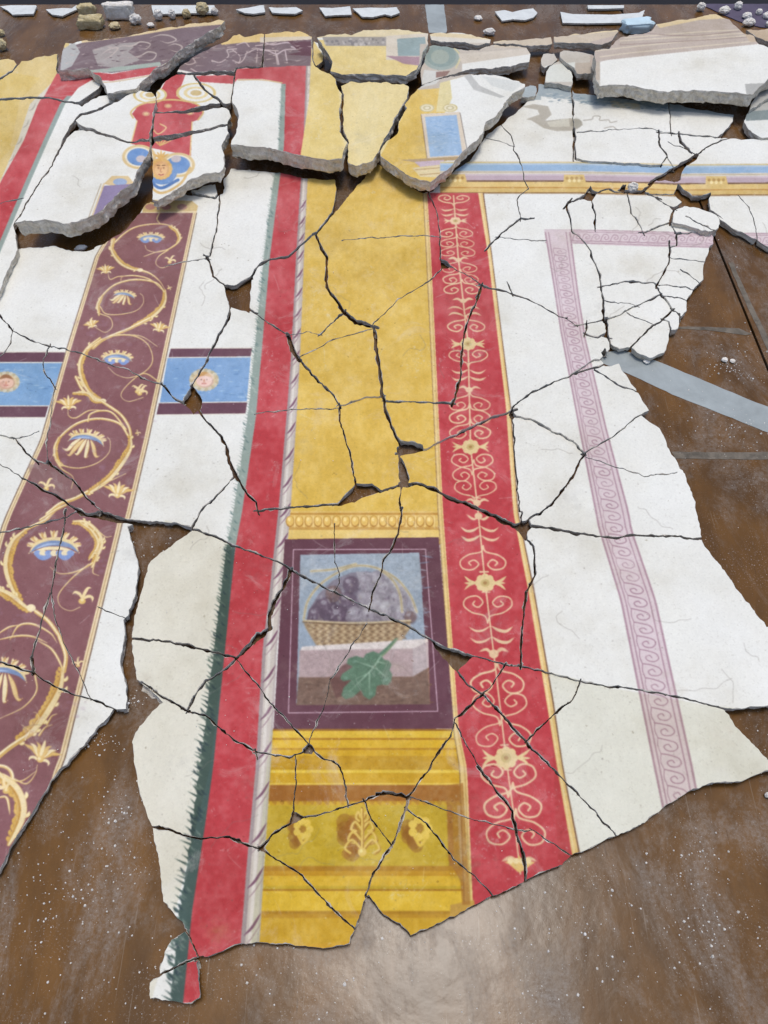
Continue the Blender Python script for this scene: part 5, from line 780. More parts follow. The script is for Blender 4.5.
('red candelabra piece with the right part of the frame, beside the fig basket',None,0,0,0.025,"2078 2425 7 -2 15 7 10 1 11 4 17 12 15 6 30 8 30 15 11 12 11 9 23 11 9 1 20 10 8 -1 7 -2 10 1 16 10 18 8 9 8 25 5 17 6 43 28 15 0 7 1 15 9 8 11 22 16 15 5 16 1 10 3 12 11 15 5 10 11 8 4 33 46 4 -4 12 10 7 11 13 8 4 23 1 14 3 10 -3 25 2 50 -1 11 3 14 -3 6 -6 8 -11 21 -7 6 0 9 -4 13 -15 17 -2 5 0 30 -2 6 -3 29 -5 11 2 9 0 8 2 5 -1 13 -1 17 -6 20 2 17 -4 11 -1 30 -3 14 -3 40 0 15 2 33 -2 8 0 44 -8 -2 -5 6 -12 0 -7 3 -3 -1 -3 -6 -4 -2 -8 6 -17 -7 2 -6 -3 -2 -4 1 -5 6 -18 -7 -15 -1 -27 -5 -30 -13 -43 -10 -23 -3 -29 -12 -10 0 -15 -5 -8 -4 -12 -8 -11 -1 -15 -5 -15 0 -12 -4 -52 -24 -10 -5 -2 -4 -4 -4 -10 -5 -12 -8 -22 -11 -10 -3 -13 -7 -30 -26 -22 -10 -20 -14 -26 -12 -5 -1 -10 -6 -14 -4 -13 -8 -13 -5 -24 -14 -10 -3 -15 1 -8 -8 -17 -9 -26 -7 0 -10 10 -33 1 -23 2 -14 10 -15 17 -45 13 -21 2 -15 7 -15 -1 -7 2 -8 1 -24 4 -5 3 -11 8 -9 11 -14 10 -9 5 -12 8 -8 15 -40 4 -15 10 -17 3 -18 3 -28 6 -12 3 -18 3 -22 -3 -12 0 -10 8 -16 -5 -5 -4 0 -3 4 -1 -3 2 -11 -6 -25 6 -30 0 -14 2 -8 7 -11 7 2 15 2 18 -8"),
('lower piece with cream ground, green garland, red band and a corner of purple frame',None,0,0,0.025,"708 3415 2 0 26 17 27 28 17 7 7 8 25 16 16 5 20 11 9 9 15 3 23 15 9 8 -2 1 0 4 16 4 5 5 9 1 0 3 -5 5 1 3 5 0 5 -8 5 4 5 -3 14 7 11 -1 24 9 31 5 19 14 13 17 13 13 10 5 7 7 7 4 11 16 8 5 8 8 13 3 5 3 15 16 7 10 18 10 30 10 20 18 42 18 1 2 -8 0 -2 3 2 2 10 2 6 18 2 16 4 -1 1 -12 -8 -21 0 -2 5 -1 20 4 8 -1 40 7 23 9 29 -3 23 9 17 4 15 -7 11 -9 2 5 3 21 0 22 -5 20 4 27 -2 16 4 19 -1 15 -9 45 2 11 -5 29 -1 33 1 10 -9 21 0 11 -5 8 -4 25 -38 19 -12 12 -6 1 -17 9 -18 15 -15 21 -42 40 -8 -3 -4 3 0 1 2 4 -2 1 -36 -11 -9 -6 -28 -8 -7 -5 -11 -17 -17 2 -10 -5 -13 -3 -10 -7 -20 1 -44 9 -28 -5 -28 5 -29 1 -26 -6 -22 -3 -15 -5 -23 -4 -12 -9 -15 -3 -27 -14 -18 -5 -14 0 -14 -7 -7 0 -8 -6 -6 0 -8 3 -8 1 -15 -1 -10 -22 -11 -20 -14 -51 -8 -15 -5 -17 -14 -32 -10 -56 -1 -25 -18 -82 0 -20 1 -8 -5 -29 -1 -31 -4 -12 15 -47 11 -13 12 -20 10 -7 10 -10 21 -31 11 -10 12 -17 22 -17 12 -16 12 -6 5 -4 -10 -9 -18 -23 -25 -18 -10 -13 -18 -15 -7 -2"),
('lowest large piece with cream edge, dark garland, red band and yellow foot',None,0,0,0.025,"764 4142 1 -2 15 2 13 6 45 2 27 10 13 8 24 5 13 7 87 19 31 -4 20 -5 35 4 24 -7 15 3 20 0 21 14 12 3 13 10 12 1 21 9 11 7 21 0 7 2 7 4 21 7 -4 6 1 3 3 0 7 -5 8 6 7 0 12 7 23 17 10 4 17 15 21 7 14 13 21 10 15 12 25 13 19 12 8 9 10 6 5 8 2 8 14 15 32 29 6 11 18 19 13 10 7 9 16 12 7 10 1 10 2 5 9 5 8 8 8 4 5 7 15 11 11 12 16 12 2 6 17 17 13 7 28 22 6 11 0 3 -8 19 -10 13 -2 22 -4 13 -5 0 -22 6 -7 0 -30 3 -21 7 -49 6 -11 -3 -42 -5 -18 0 -17 -5 -17 1 -33 -1 -23 -8 -12 -2 -13 -1 -17 3 -13 -1 -20 2 -14 -3 -13 0 -15 -6 -55 -3 -22 7 -13 0 -17 4 -11 -3 -17 1 -27 7 -61 30 -37 12 -37 16 -18 0 -1 -4 -4 -1 -20 3 -7 -14 -7 -20 -5 -6 -2 -12 -13 -17 -5 -23 -8 -9 -3 -8 -14 -16 1 -9 -9 -6 -3 -14 -8 -20 -27 -18 -26 -37 -20 -16 -4 -14 -16 -13 -3 -5 -2 -32 -6 -15 -3 -25 2 -28 -5 -22 1 -15 -4 -13 1 -18 -7 -29 1 -13 -4 -15 -1 -8 -9 -22 -1 -17 -10 -28 -1 -32"),
('red candelabra and white piece crossed by the lavender fret, right of the plain yellow',None,0,0,0.025,"2409 1433 4 0 9 9 8 -1 13 5 27 3 42 10 21 2 26 14 4 9 4 -1 1 -5 20 7 7 0 8 5 4 -1 25 8 5 3 20 7 13 8 17 6 6 6 7 1 41 27 16 8 6 1 14 8 15 13 30 6 25 14 28 22 -10 1 2 3 15 1 8 3 1 -2 -3 -1 2 -2 37 -8 3 11 -3 7 2 7 -2 11 -2 3 -9 1 -3 3 8 5 -3 7 1 10 3 1 1 -1 2 -12 2 -3 5 4 20 8 28 5 8 3 4 0 16 -10 24 5 7 5 3 11 5 10 0 19 2 10 -3 6 -11 12 -4 -7 -1 -8 -5 -6 -9 13 -11 11 11 17 -16 15 0 2 -23 -2 -10 3 -22 13 -20 16 -18 10 -14 12 -11 4 -15 11 -10 5 -10 11 -12 5 -8 1 -15 4 -15 6 -9 6 -18 3 -13 7 -7 6 -7 3 -11 0 -32 19 -7 6 -30 6 -20 17 -11 5 -8 9 -11 10 -26 16 -6 8 -12 8 -11 11 -3 14 -18 11 -35 10 -30 5 -14 5 -18 12 -27 10 -15 10 -13 3 -13 9 -25 8 -19 10 -18 5 -25 23 -32 9 -25 11 -26 15 -14 4 -6 5 -14 5 -13 11 -22 12 -15 1 -5 -21 -15 -5 -10 -1 -16 -8 -14 -3 -16 2 -39 -6 -18 -23 -11 -27 -1 -9 -14 -20 -7 -30 -9 -26 -14 -32 -2 -12 1 -12 65 5 20 -4 29 -1 13 2 8 -2 14 1 6 3 17 2 28 -3 14 -2 11 2 15 6 39 -1 45 5 1 1 1 8 4 4 4 -2 5 -11 11 0 3 -4 -1 -3 -7 -1 -2 -3 10 -23 3 -22 9 -20 4 -23 7 -20 2 -22 4 -16 -3 -24 7 -35 -3 -21 6 -39 -1 -31 4 -22 4 -12 0 -10 9 -25 3 -11 1 -12 6 -20 16 -35 6 -20 9 -10 11 -31 9 -16 15 -43"),
('cream piece with green garland and red band, right of the bare board gap',None,0,0,0.025,"960 2653 27 2 23 9 22 12 26 6 50 19 7 4 5 6 18 6 24 19 6 -1 34 6 21 11 17 3 8 5 24 7 7 5 14 2 14 11 41 9 7 6 15 4 17 7 34 19 21 15 -4 17 -2 20 -3 6 -13 12 -5 10 -3 25 -8 12 -12 10 -12 16 -7 19 -10 8 -6 13 -4 24 -11 20 -5 20 1 13 -2 22 4 23 -2 3 -10 8 -10 4 -16 15 -10 -4 -10 1 -5 10 -17 20 -12 21 -18 13 -22 24 -13 21 -15 13 -18 -7 -9 -1 -13 -5 -15 0 -33 -12 -29 -1 -18 -9 -7 -4 -25 -2 -10 -3 -25 -5 -15 -10 -20 -8 -33 0 -10 -3 -18 -1 -10 2 -20 -11 -22 -3 -20 2 -18 -8 -14 3 -13 -4 -15 5 -25 -5 -17 -6 -11 1 -27 -2 -10 1 -1 -1 2 -7 -2 -7 1 -15 3 -13 -1 -7 6 -13 4 -47 7 -11 3 -19 6 -13 1 -15 8 -22 1 -16 3 -12 15 -42 6 -35 6 -14 4 -13 6 -9 -1 -14 4 -18 13 -22 31 -22 15 -16 15 -9 13 -5 15 -12 10 -5 27 -27 28 -16 15 -11 11 -5 4 -5"),
('piece with the beaded moulding and upper left of the fig picture, crossing the red band',None,0,0,0.025,"1173 2390 2 0 8 14 13 6 14 32 13 16 14 22 26 23 14 9 7 38 -16 1 -2 6 2 2 7 -2 10 1 7 17 6 4 3 -2 -7 -17 11 1 15 -3 7 -6 13 -3 13 3 24 -4 28 3 20 -5 15 0 7 -3 26 -2 10 -3 19 1 8 -3 23 5 34 -6 23 -1 22 -4 10 0 35 -2 6 1 15 -2 14 3 15 -1 15 -7 35 -12 15 1 38 -22 27 -11 57 -16 4 4 5 -1 27 -11 7 0 13 -8 15 1 22 -12 16 1 0 27 -9 32 1 10 -3 10 6 17 1 16 5 15 1 9 -4 16 0 10 -3 7 -4 18 -8 47 -10 15 -8 20 -2 13 -16 29 -3 13 -16 13 -18 22 -3 20 1 8 -1 14 -3 6 -2 15 -5 7 -1 15 -11 18 -10 24 -10 15 -3 10 -6 8 -1 13 -4 17 2 15 -2 8 -11 31 -13 -10 -13 -3 -24 -12 -11 -3 -29 -17 -16 -5 -24 -15 -18 -7 -12 -10 -10 -2 8 -7 8 -18 10 -13 -1 -22 -2 -10 3 -7 0 -6 -1 -10 -3 -5 -12 -34 -7 -11 -1 -35 1 -24 -2 -15 1 -13 -2 -27 1 -28 -2 -8 3 -15 -1 -19 2 -11 -3 -3 -2 1 -1 20 2 12 -4 15 3 11 -2 52 3 23 0 39 2 8 -3 18 11 15 9 29 4 6 0 7 -3 12 3 31 -17 32 -10 9 -20 -4 -31 -21 -9 -4 -8 -8 -8 -1 -9 -4 -13 -8 -28 -13 -17 -12 -33 -14 -9 -8 -15 -5 -4 -4 3 -8 -4 -5 -5 -1 -6 4 -25 -16 -37 -18 -23 -7 -17 -8 -20 -4 -16 -7 -11 -8 -13 -2 -12 -8 -20 -6 -6 -3 -24 -3 -33 -19 -35 -7 -7 -6 -30 -14 -10 -9 -16 -6 -20 -11 -27 -6 -20 -8 -17 -2 -11 -11 -7 -4 -32 -3 10 -14 3 -10 9 -13 18 -43 12 -10 10 -15 10 -12 10 -5 7 0 8 -5 1 -5 13 -13 14 -19 32 -31 5 -9 20 -21 5 -10 7 -6"),
('plain yellow upper piece with a slice of red candelabra at its right',None,0,0,0.025,"1889 820 1 -1 20 16 17 8 14 14 16 8 18 15 25 12 13 10 10 5 7 6 12 7 6 9 35 23 30 12 7 0 12 -3 8 0 4 6 9 28 6 10 6 20 10 14 9 26 6 37 -1 20 9 43 0 20 -38 -7 -13 1 -7 -2 -23 -3 -47 6 -7 -2 -70 -1 -16 5 -12 -1 -10 3 -27 1 -10 2 -15 0 -11 4 -32 -8 -37 7 -31 1 -9 4 -28 2 -38 1 -8 2 -1 4 4 0 10 -4 46 -1 27 -3 8 -3 22 1 13 -4 22 -3 13 5 19 2 11 -3 15 1 14 -4 26 -1 7 -3 13 3 27 -6 15 -1 50 2 20 0 8 -3 14 1 6 -2 72 8 9 4 -5 30 4 13 1 15 -1 47 5 13 0 12 4 23 -7 9 -12 7 -11 13 -6 10 -16 11 -8 9 -19 9 -13 11 -38 24 -24 13 -15 6 -28 22 -18 6 -9 9 -20 26 -20 14 -23 27 -16 11 -9 11 -6 2 -6 7 -16 12 -4 10 -3 3 -33 -18 -10 -1 -10 -5 -24 -1 -11 -10 -4 -5 -15 -9 -23 -21 4 -5 -3 -5 -3 -1 -6 5 -5 -4 -16 -30 -32 -42 -16 -15 -10 -21 -7 -32 4 -20 -1 -17 1 -13 -3 -22 2 -10 -1 -15 4 -18 -1 -7 -26 -41 -4 -10 -13 -24 -3 -8 -2 -10 -9 -15 7 -13 13 -12 11 -17 24 -25 13 -23 15 -13 10 -14 8 -6 15 -20 8 -7 27 -37 7 -5 6 -11 22 -21 15 -26 19 -12 8 -11 9 -7 11 -22 13 -16 24 -20 6 -7"),
('white piece with lavender fret and a rounded outer edge on the bare board',None,0,0,0.025,"3204 2078 4 0 39 32 33 19 15 10 5 6 10 20 8 12 12 23 8 34 9 11 12 27 18 16 25 54 12 10 4 10 6 6 8 25 2 17 18 32 2 8 8 10 2 20 14 30 0 27 2 13 9 33 1 17 8 18 0 15 6 15 0 25 4 13 -28 3 -15 3 -15 -4 -18 -1 -15 -4 -12 -7 -17 3 -13 -4 -10 2 -20 -2 -22 2 -10 -1 -18 2 -20 -2 -13 -5 -10 0 -9 4 -16 0 -39 -2 -26 -5 -29 4 -10 6 -11 4 -24 3 -26 -1 -12 -2 -7 -3 -28 2 -8 -2 -20 0 -20 -8 -24 -1 -18 -6 -22 0 -13 -3 -15 0 -28 -9 -29 -3 -16 -5 -17 -2 -27 -9 -26 3 -24 -7 -51 -7 -12 -24 1 -1 32 -19 20 -1 5 -3 5 -4 9 -13 8 -9 12 -6 8 -7 13 -5 8 -7 5 -8 1 -6 24 -27 17 -23 8 -7 4 -14 7 -2 6 -13 6 -5 5 -10 8 -8 10 -7 22 -53 8 -13 0 -9 4 -11 4 -7 12 -10 5 -7 20 11 15 1 15 6 28 6 45 20 36 13 39 5 5 2 8 6 15 5 20 7 25 3 15 11 15 7 22 -4 8 -5 17 0 17 -5 15 1 8 -1 20 2 20 -3 8 -4 15 1 15 -7 -1 -2 -14 5 -13 0 -12 5 -18 2 -20 -3 -8 2 -17 -1 -8 1 -7 4 -17 -1 -10 6 -20 3 -13 -5 -12 -9 -8 -4 -22 -3 -20 -6 -15 -5 -8 -6 -12 -4 -15 -1 -26 -6 -35 -13 -37 -17 -32 -6 -11 -5 -15 -2 -18 -10 8 -1 3 -2 -4 -7 -1 -5 13 -10 24 -14 15 -6 21 -14 24 -12 11 -8 30 -16 29 -25 27 -20 12 -15 31 -22 8 -10"),
('violet vine piece with a cream margin, left of the bare board gap',None,0,0,0.025,"380 2562 3 0 9 6 11 11 15 -1 15 6 15 0 25 6 15 1 20 8 27 3 23 7 14 2 10 5 53 -1 29 8 -24 9 -1 3 4 13 0 7 4 7 4 15 2 16 10 23 4 24 4 10 4 17 6 16 6 14 2 11 0 10 5 19 -6 28 0 27 -3 8 1 10 -7 27 0 28 -4 18 -12 22 0 8 -9 25 -10 12 1 13 -1 7 -4 8 -13 10 -2 0 -12 -6 -13 -2 -50 -22 -13 -4 -8 -1 -21 -14 -22 -7 1 2 8 5 20 7 12 10 40 13 30 13 15 3 12 7 -7 8 7 45 2 30 -4 8 0 17 -8 28 -1 26 -6 18 -6 36 2 19 19 58 3 20 4 7 4 20 -4 21 2 17 4 12 1 13 -6 28 0 20 -2 2 -45 2 -31 -15 -22 -7 -5 -3 -4 -7 -9 -6 -30 -11 -15 -1 -14 -7 -5 -10 -9 -12 -14 -42 -16 -34 -13 -37 -8 -12 -11 -11 -19 -50 -13 -19 -21 -41 -5 -7 -7 -20 0 -8 -5 -20 -6 -10 -2 -17 -12 -17 -2 -8 -9 -22 -2 -15 -4 -11 3 -20 -5 -14 2 -13 -6 -13 -3 -15 2 -7 -4 -13 2 -9 -2 -13 9 -32 -1 -13 7 -23 1 -17 3 -7 -1 -6 2 -7 1 -15 3 -8 0 -12 5 -10 4 -18 1 -20 5 -17 4 -23 5 -10 2 -17 11 -27 2 -11 -1 -15 3 -17 5 -12 -1 -23 7 -2 22 -15"),
('violet piece at the left photo edge with the blue crown flower',None,0,0,0.025,"312 2593 8 -1 1 1 -2 27 1 9 -5 13 -1 15 -6 23 -5 12 -2 13 -4 15 -1 15 -9 32 -2 21 -9 20 -5 19 3 13 -4 12 -2 31 -5 22 -1 13 -8 30 1 11 -2 4 -8 5 1 9 -7 16 -6 22 -11 25 0 8 -4 22 -4 7 -1 6 -7 15 -6 19 0 26 -20 55 -8 12 -3 10 0 12 -9 33 -3 10 -8 13 8 32 2 25 -2 10 -40 -7 -12 -5 -15 -12 -57 -13 -9 -6 -59 -16 -27 -14 -38 -1 -12 -6 -3 -5 -5 -3 -18 -4 -12 -6 -15 -3 -13 -6 -19 1 -12 -4 -3 -28 0 -30 1 -20 4 -10 1 -12 -3 -28 4 -42 -7 -28 2 -7 -3 -22 3 -13 -1 -7 3 -10 1 -16 2 -10 -4 -15 0 -14 -4 -21 6 -40 -1 -7 2 -7 1 -28 -5 -27 -3 -28 2 -27 -4 -13 5 -17 -2 -6 2 -14 32 -7 15 -1 11 -3 14 3 6 -1 10 -5 9 -1 25 -8 11 3 17 0 10 -4 20 -1 37 -9 25 -2 8 1 28 -10 22 -4 15 0 13 -7 34 -5 28 -12 47 -5 41 -16 17 -1"),
('right edge white piece with blue and gold entablature and a flower square',None,0,0,0.025,"3650 692 30 0 28 7 57 -5 32 5 23 1 22 -2 25 0 8 1 8 4 20 0 9 -2 15 3 15 -1 16 2 30 -5 47 4 12 -4 2 25 -1 15 2 15 -2 12 -1 41 0 9 6 11 -3 37 5 55 -1 30 -5 12 -2 11 4 22 -2 17 3 13 -2 15 3 12 -4 15 -1 13 2 28 -1 27 3 22 -2 6 2 35 -2 9 1 6 -2 24 3 43 -3 13 -1 17 3 15 -2 15 2 13 -1 6 -7 -7 -22 -15 -16 -9 -12 -9 -20 -10 -13 -11 -28 -19 -32 -16 -17 -11 -63 -28 -13 -8 -19 -15 -1 -24 -6 -19 1 -13 -7 -23 -5 -29 -12 -28 -8 -12 -3 -18 -26 -25 -8 -12 -7 -5 -7 -11 -11 -9 0 4 8 6 7 12 39 39 2 4 3 15 5 12 13 22 5 33 10 27 -2 11 5 20 0 20 -5 -4 -18 -4 -50 -31 -18 -3 -32 -15 -32 -27 -27 -16 -11 -16 0 -3 29 19 -17 -16 -37 -27 -13 -6 -8 -54 3 -7 8 -11 0 -16 -20 9 -17 3 -10 6 -13 -1 -18 2 -14 0 -19 -18 -27 -15 -15 -20 -12 -10 -6 23 -7 11 -7 17 -3 2 -24 1 -13 -3 -30 4 -18 -4 -10 3 -12 0 -13 -3 -7 -8 -2 3 -13 -5 9 -11 9 -5 9 -8 1 0 9 -11 7 -5 0 -3 1 -3 12 -9 13 2 20 -2 7 -3 6 1 15 4 19 3 10 4 6 -3 9 0 11 -7 4 -2 2 -5 2 -20 5 -17 9 -16 13 -14 10 -4 40 -27 7 -15 6 -7 -3 -3 13 -7 7 -11 10 -4 4 -7 45 -23 13 -2 30 -16 30 -8"),
('yellow and red candelabra piece between two near vertical cracks in the centre',None,0,0,0.025,"2248 1338 5 0 12 2 12 10 14 8 29 11 22 14 13 3 10 11 15 10 7 8 8 3 -4 2 -1 4 11 1 -13 1 -8 -1 -1 2 11 4 10 0 1 6 -8 10 -3 18 -13 18 1 9 4 6 -1 5 -7 19 -17 21 -5 15 -14 50 -12 19 -4 25 -4 6 -3 42 -5 17 0 28 -8 15 1 13 -2 15 1 20 -3 7 3 22 -3 55 -7 15 -8 8 -3 10 -1 29 -6 11 -2 23 -11 12 -5 12 -4 1 -15 -4 -20 -2 -34 3 -10 3 -33 -6 -52 1 -11 -2 -42 0 -35 -3 -7 2 -6 -1 -14 1 -11 -3 -17 1 -8 -3 -7 0 -6 -18 6 -4 -2 -2 -6 -1 -5 -8 -3 -12 2 -43 -8 -32 1 -17 -6 -20 -3 -41 -9 -39 0 -20 -4 -6 -2 -10 2 -15 0 -24 -2 -18 -9 -27 1 -1 10 4 5 0 4 -3 2 -5 -6 -6 -22 -8 -3 3 -3 0 8 -13 15 -9 18 -22 18 -12 23 -26 11 -7 10 -10 18 -24 9 -9 14 -4 34 -24 11 -4 44 -26 16 -7 14 -12 16 -9 20 -14 4 -6 8 -6 7 -11 20 -16 11 -13 10 -1 14 1"),
('piece of white, garland and red band directly below the thick white broken front',None,0,0,0.025,"1155 843 17 0 15 6 28 1 20 1 15 -3 8 4 9 0 20 3 48 3 13 3 34 4 16 -2 29 7 26 4 15 6 10 1 10 4 15 2 15 5 27 1 7 -1 23 1 40 7 7 -1 13 2 13 -3 25 -1 3 3 1 25 4 8 1 14 -12 76 -11 37 -15 17 -7 14 -8 7 -8 14 -17 18 -21 28 -8 1 -7 4 -7 2 -3 7 -16 12 -14 17 -42 34 -11 13 -33 29 -22 5 -13 0 -30 8 -30 3 -40 16 -10 8 -14 18 -12 12 -11 25 -10 12 -45 23 -22 16 -13 4 -17 -1 -15 -4 -13 2 -5 -6 -17 -8 -8 -7 -13 -15 -13 -8 -2 -20 -8 -28 -4 -7 -8 -25 8 0 2 -2 -10 -2 -4 -8 10 -6 8 -35 5 -9 -1 -21 5 -10 7 -34 9 -15 0 -23 5 -22 -3 -26 10 -35 1 -22 3 -20 -2 -15 -1 -18 3 -6 10 -2 5 -6 0 -10 6 -13 -1 -8 -6 -17 1 -13 3 -9 11 -8 14 -18 6 -17"),
('red and cream strip running diagonally down with a candelabra rosette',None,0,0,0.025,"2413 3480 2 -1 17 14 9 15 6 4 14 20 7 5 5 12 10 5 8 8 9 5 13 16 10 17 15 10 6 12 16 21 20 19 3 7 14 12 7 9 15 12 4 6 -2 7 6 1 11 22 5 4 8 1 7 9 9 4 24 19 9 9 7 10 23 18 13 20 15 11 6 7 4 2 10 17 9 8 13 8 8 7 19 22 6 10 9 8 10 5 20 19 8 7 6 10 7 6 4 1 5 7 9 8 27 30 11 15 16 11 8 4 9 11 1 11 6 8 6 6 12 19 10 10 20 10 6 8 7 6 3 6 11 8 12 22 -6 3 -22 4 -85 50 -38 15 -15 8 -32 4 -10 5 -11 8 -32 -24 -20 -9 -22 -19 -15 -9 -13 -5 -31 -19 -11 -12 -32 -22 -10 -5 1 -2 -9 -2 -13 -8 -3 0 0 2 9 5 -19 5 -7 -1 -7 2 -8 -4 -17 1 -11 -2 -4 -16 2 -8 -3 -12 -3 -6 -4 -4 -6 -13 -2 -37 -15 -18 -16 -27 -19 -23 -9 -6 -15 -15 -31 -44 -5 -12 -12 -13 -6 -10 -18 -15 -4 -12 -7 -8 -6 -12 -21 -26 -13 -35 -12 -15 -31 -49 -6 -16 -6 -10 -5 -5 -4 -20 -10 -19 -6 -6 -2 -9 -6 -11 -9 -7 4 -17 3 -4 29 -9 8 -7 9 -13 39 -34 12 -16 8 -14 20 -9"),
('yellow cornice piece with the central painted palmette',None,0,0,0.025,"1821 4010 2 1 4 6 2 10 0 8 3 12 7 20 12 18 2 15 14 12 13 23 7 2 10 10 18 28 13 13 11 20 11 12 3 8 -7 10 -18 19 -11 20 -5 18 -10 12 -18 33 -21 20 -3 5 -2 7 0 6 -15 35 -1 15 -4 19 -6 15 -5 4 -5 9 1 7 3 8 -1 8 -7 10 -15 59 -6 11 -2 12 -10 18 -4 15 -6 15 -2 0 -10 -10 -11 -6 -19 -20 -8 -7 -8 -4 -5 -6 -14 -12 -10 -13 -11 -8 -12 -13 -5 -4 -10 -3 -3 -10 -16 -15 -11 -14 -13 -10 -5 -8 -29 -31 -6 -9 -15 -14 -9 -6 -19 -23 -12 -20 -10 -6 -39 -28 -23 -9 -20 -16 -8 -3 -10 -8 -17 -5 -15 -13 -13 -6 -7 -6 -3 -5 -25 -20 -1 -4 -4 -3 8 -13 21 -24 6 -13 13 -16 13 -5 14 -7 21 -20 12 -4 40 -21 18 -5 9 -8 11 -4 7 -6 8 -4 12 0 8 -4 14 -3 28 -1 37 -14 16 -3 17 -2 15 -9 27 -5 6 -5 22 -5 12 -6 5 -1 1 6 2 1 2 -1 1 -7 5 -2 22 -7 14 -2 11 -5"),
('lowest yellow cornice piece pointing down, with a brown right edge',None,0,0,0.025,"2034 4052 1 -1 6 4 36 29 26 14 14 13 10 5 11 19 19 19 9 14 17 17 18 25 8 20 29 27 0 6 2 4 5 4 7 2 13 26 15 9 17 18 30 20 13 14 7 5 8 4 20 14 16 22 42 40 25 33 -3 3 -22 9 -7 7 -43 24 -16 5 -30 17 -10 9 -25 9 -11 11 -18 11 -25 1 -11 9 -33 20 -19 5 -18 12 -19 7 -8 7 -20 6 -18 2 -17 12 -32 13 -7 -14 -11 -13 -27 -21 -8 -12 -15 -5 -27 -15 -15 -11 -13 -9 -11 -4 -25 -26 -21 -35 -9 -9 -13 -18 -9 -11 -7 6 -2 -3 5 -17 10 -20 3 -23 9 -27 6 -7 2 -6 4 -7 5 -12 20 -20 3 -11 22 -40 1 -9 19 -16 15 -23 5 1 1 -2 -3 -6 13 -19 7 -18 0 -7 4 -6 6 -17 8 -9 7 -18 4 -26 5 -15 1 -10 10 -24"),
('white piece at the left with half the blue bar and a head medallion',None,0,0,0.025,"65 1658 17 7 20 12 20 8 28 19 22 7 23 4 13 7 35 13 -5 5 -5 12 -5 26 -8 8 -5 9 0 12 -3 15 5 21 -1 9 2 7 17 28 15 11 3 10 12 16 7 16 -3 8 1 7 -4 8 -4 53 -5 11 0 30 -5 18 2 13 -2 15 0 17 -10 30 -7 15 -1 15 3 18 -7 9 -1 5 2 8 1 22 3 13 0 32 4 13 -7 3 -3 9 -4 2 -37 -8 -11 -10 -14 -7 -16 -19 -15 -8 -7 -14 -23 -28 -13 -12 -8 -15 19 -1 10 -5 29 -5 19 -6 15 -11 15 -4 7 -3 2 -3 -2 -2 -8 5 -17 5 -12 9 -16 6 -24 4 -10 -1 -13 8 -15 1 -20 -7 -10 3 -7 0 -13 -7 -32 -7 -11 -10 -30 -2 -15 -7 -20 -3 -12 -4 -18 2 -13 -3 -19 -8 -37 -3 -11 -7 -20 -7 -3 -17 1 -28 -1 -20 5 -30 -2 -8 1 -27 -3 -20 -4 -15 3 -15 1 -15 5 -15 1 -28 21 -13 20 -6 26 -16 9 -3 15 -2 6 -4 12 -4 20 -15 38 -13 14 -8 8 -8 24 -13 5 -5 8 -5 6 -7 15 -25 10 -12 4 -8 1 -32"),
('pointed piece of yellow tip, red candelabra and cream line, in the centre right',None,0,0,0.025,"2548 2063 -4 10 0 5 4 4 0 7 7 6 3 13 7 17 0 23 -3 17 1 13 8 24 -5 40 5 41 2 57 12 76 0 17 -5 14 9 25 2 23 4 15 -3 15 2 12 -1 20 2 3 13 3 -2 9 -5 13 3 10 -1 15 -18 7 -10 1 -7 -2 -15 -8 -13 -4 -15 -10 -12 -2 -5 -4 -12 -8 -8 -3 -8 -6 -20 -3 -8 -3 -15 -11 -9 -4 -25 -6 -10 -6 -10 -8 -25 -9 -8 -5 -7 -1 -13 -10 -7 -1 -13 1 -17 -5 -20 -11 -43 -16 -30 -15 -15 -18 -17 -8 -31 -3 -22 -12 -30 -5 -20 -1 -17 4 -7 0 6 -22 -5 -18 -6 -13 -5 -24 -6 -11 -2 -9 -13 -25 -7 -5 -2 -5 1 -4 23 -6 47 -6 45 -15 13 -2 15 -4 2 -3 -1 -1 14 -7 5 -5 18 -8 5 -4 15 -4 24 -13 8 -8 25 -5 31 -11 19 -11 8 0 15 -13 17 -4 8 -4 27 -20 22 -3 6 -5 7 -1 17 -14 23 -10 12 0 8 -3 10 -1 8 -6 37 -10"),
('white piece holding the top right of the lavender fret corner',None,0,0,0.025,"3034 950 8 -2 8 6 22 8 33 1 15 5 14 -1 1 13 5 12 2 18 7 22 3 36 21 22 10 15 5 12 11 13 6 12 5 15 0 1 -18 3 -3 2 1 3 22 -1 10 17 2 -2 1 -3 -5 -11 11 -1 7 -5 29 -11 31 -16 17 -4 15 -7 15 -2 0 7 3 4 5 0 2 -5 4 6 14 31 -3 1 -1 3 10 5 -3 16 5 12 0 25 -1 2 -28 5 -2 -9 2 -20 -4 -3 -5 2 -1 6 4 52 -6 17 3 4 0 2 -5 -1 -1 1 6 5 1 9 -2 13 -7 18 -5 5 -12 22 -6 17 -20 33 -10 13 -15 -8 -22 0 -30 3 -6 -1 -12 -6 -17 -1 -15 -5 -23 4 -15 -1 -37 12 -27 1 -15 8 -40 4 0 -13 -5 -17 2 -20 -1 -8 -11 -19 -15 -36 -6 -7 -9 -26 -5 -27 -30 -43 -21 -19 -13 -15 -24 -15 -8 -11 -4 -29 -2 -30 -18 -56 0 -5 4 -10 18 -11 8 0 14 -8 15 -5 6 1 7 -2 10 -1 18 8 18 1 4 18 -2 15 11 19 6 18 -1 18 -4 7 -4 15 5 13 3 29 3 4 1 -3 -1 -8 3 -7 -2 -6 1 -24 2 -13 -2 -8 2 -20 -6 -20 -7 -12 1 -15 -8 -15 -1 -7 23 -35 17 -4 7 -6"),
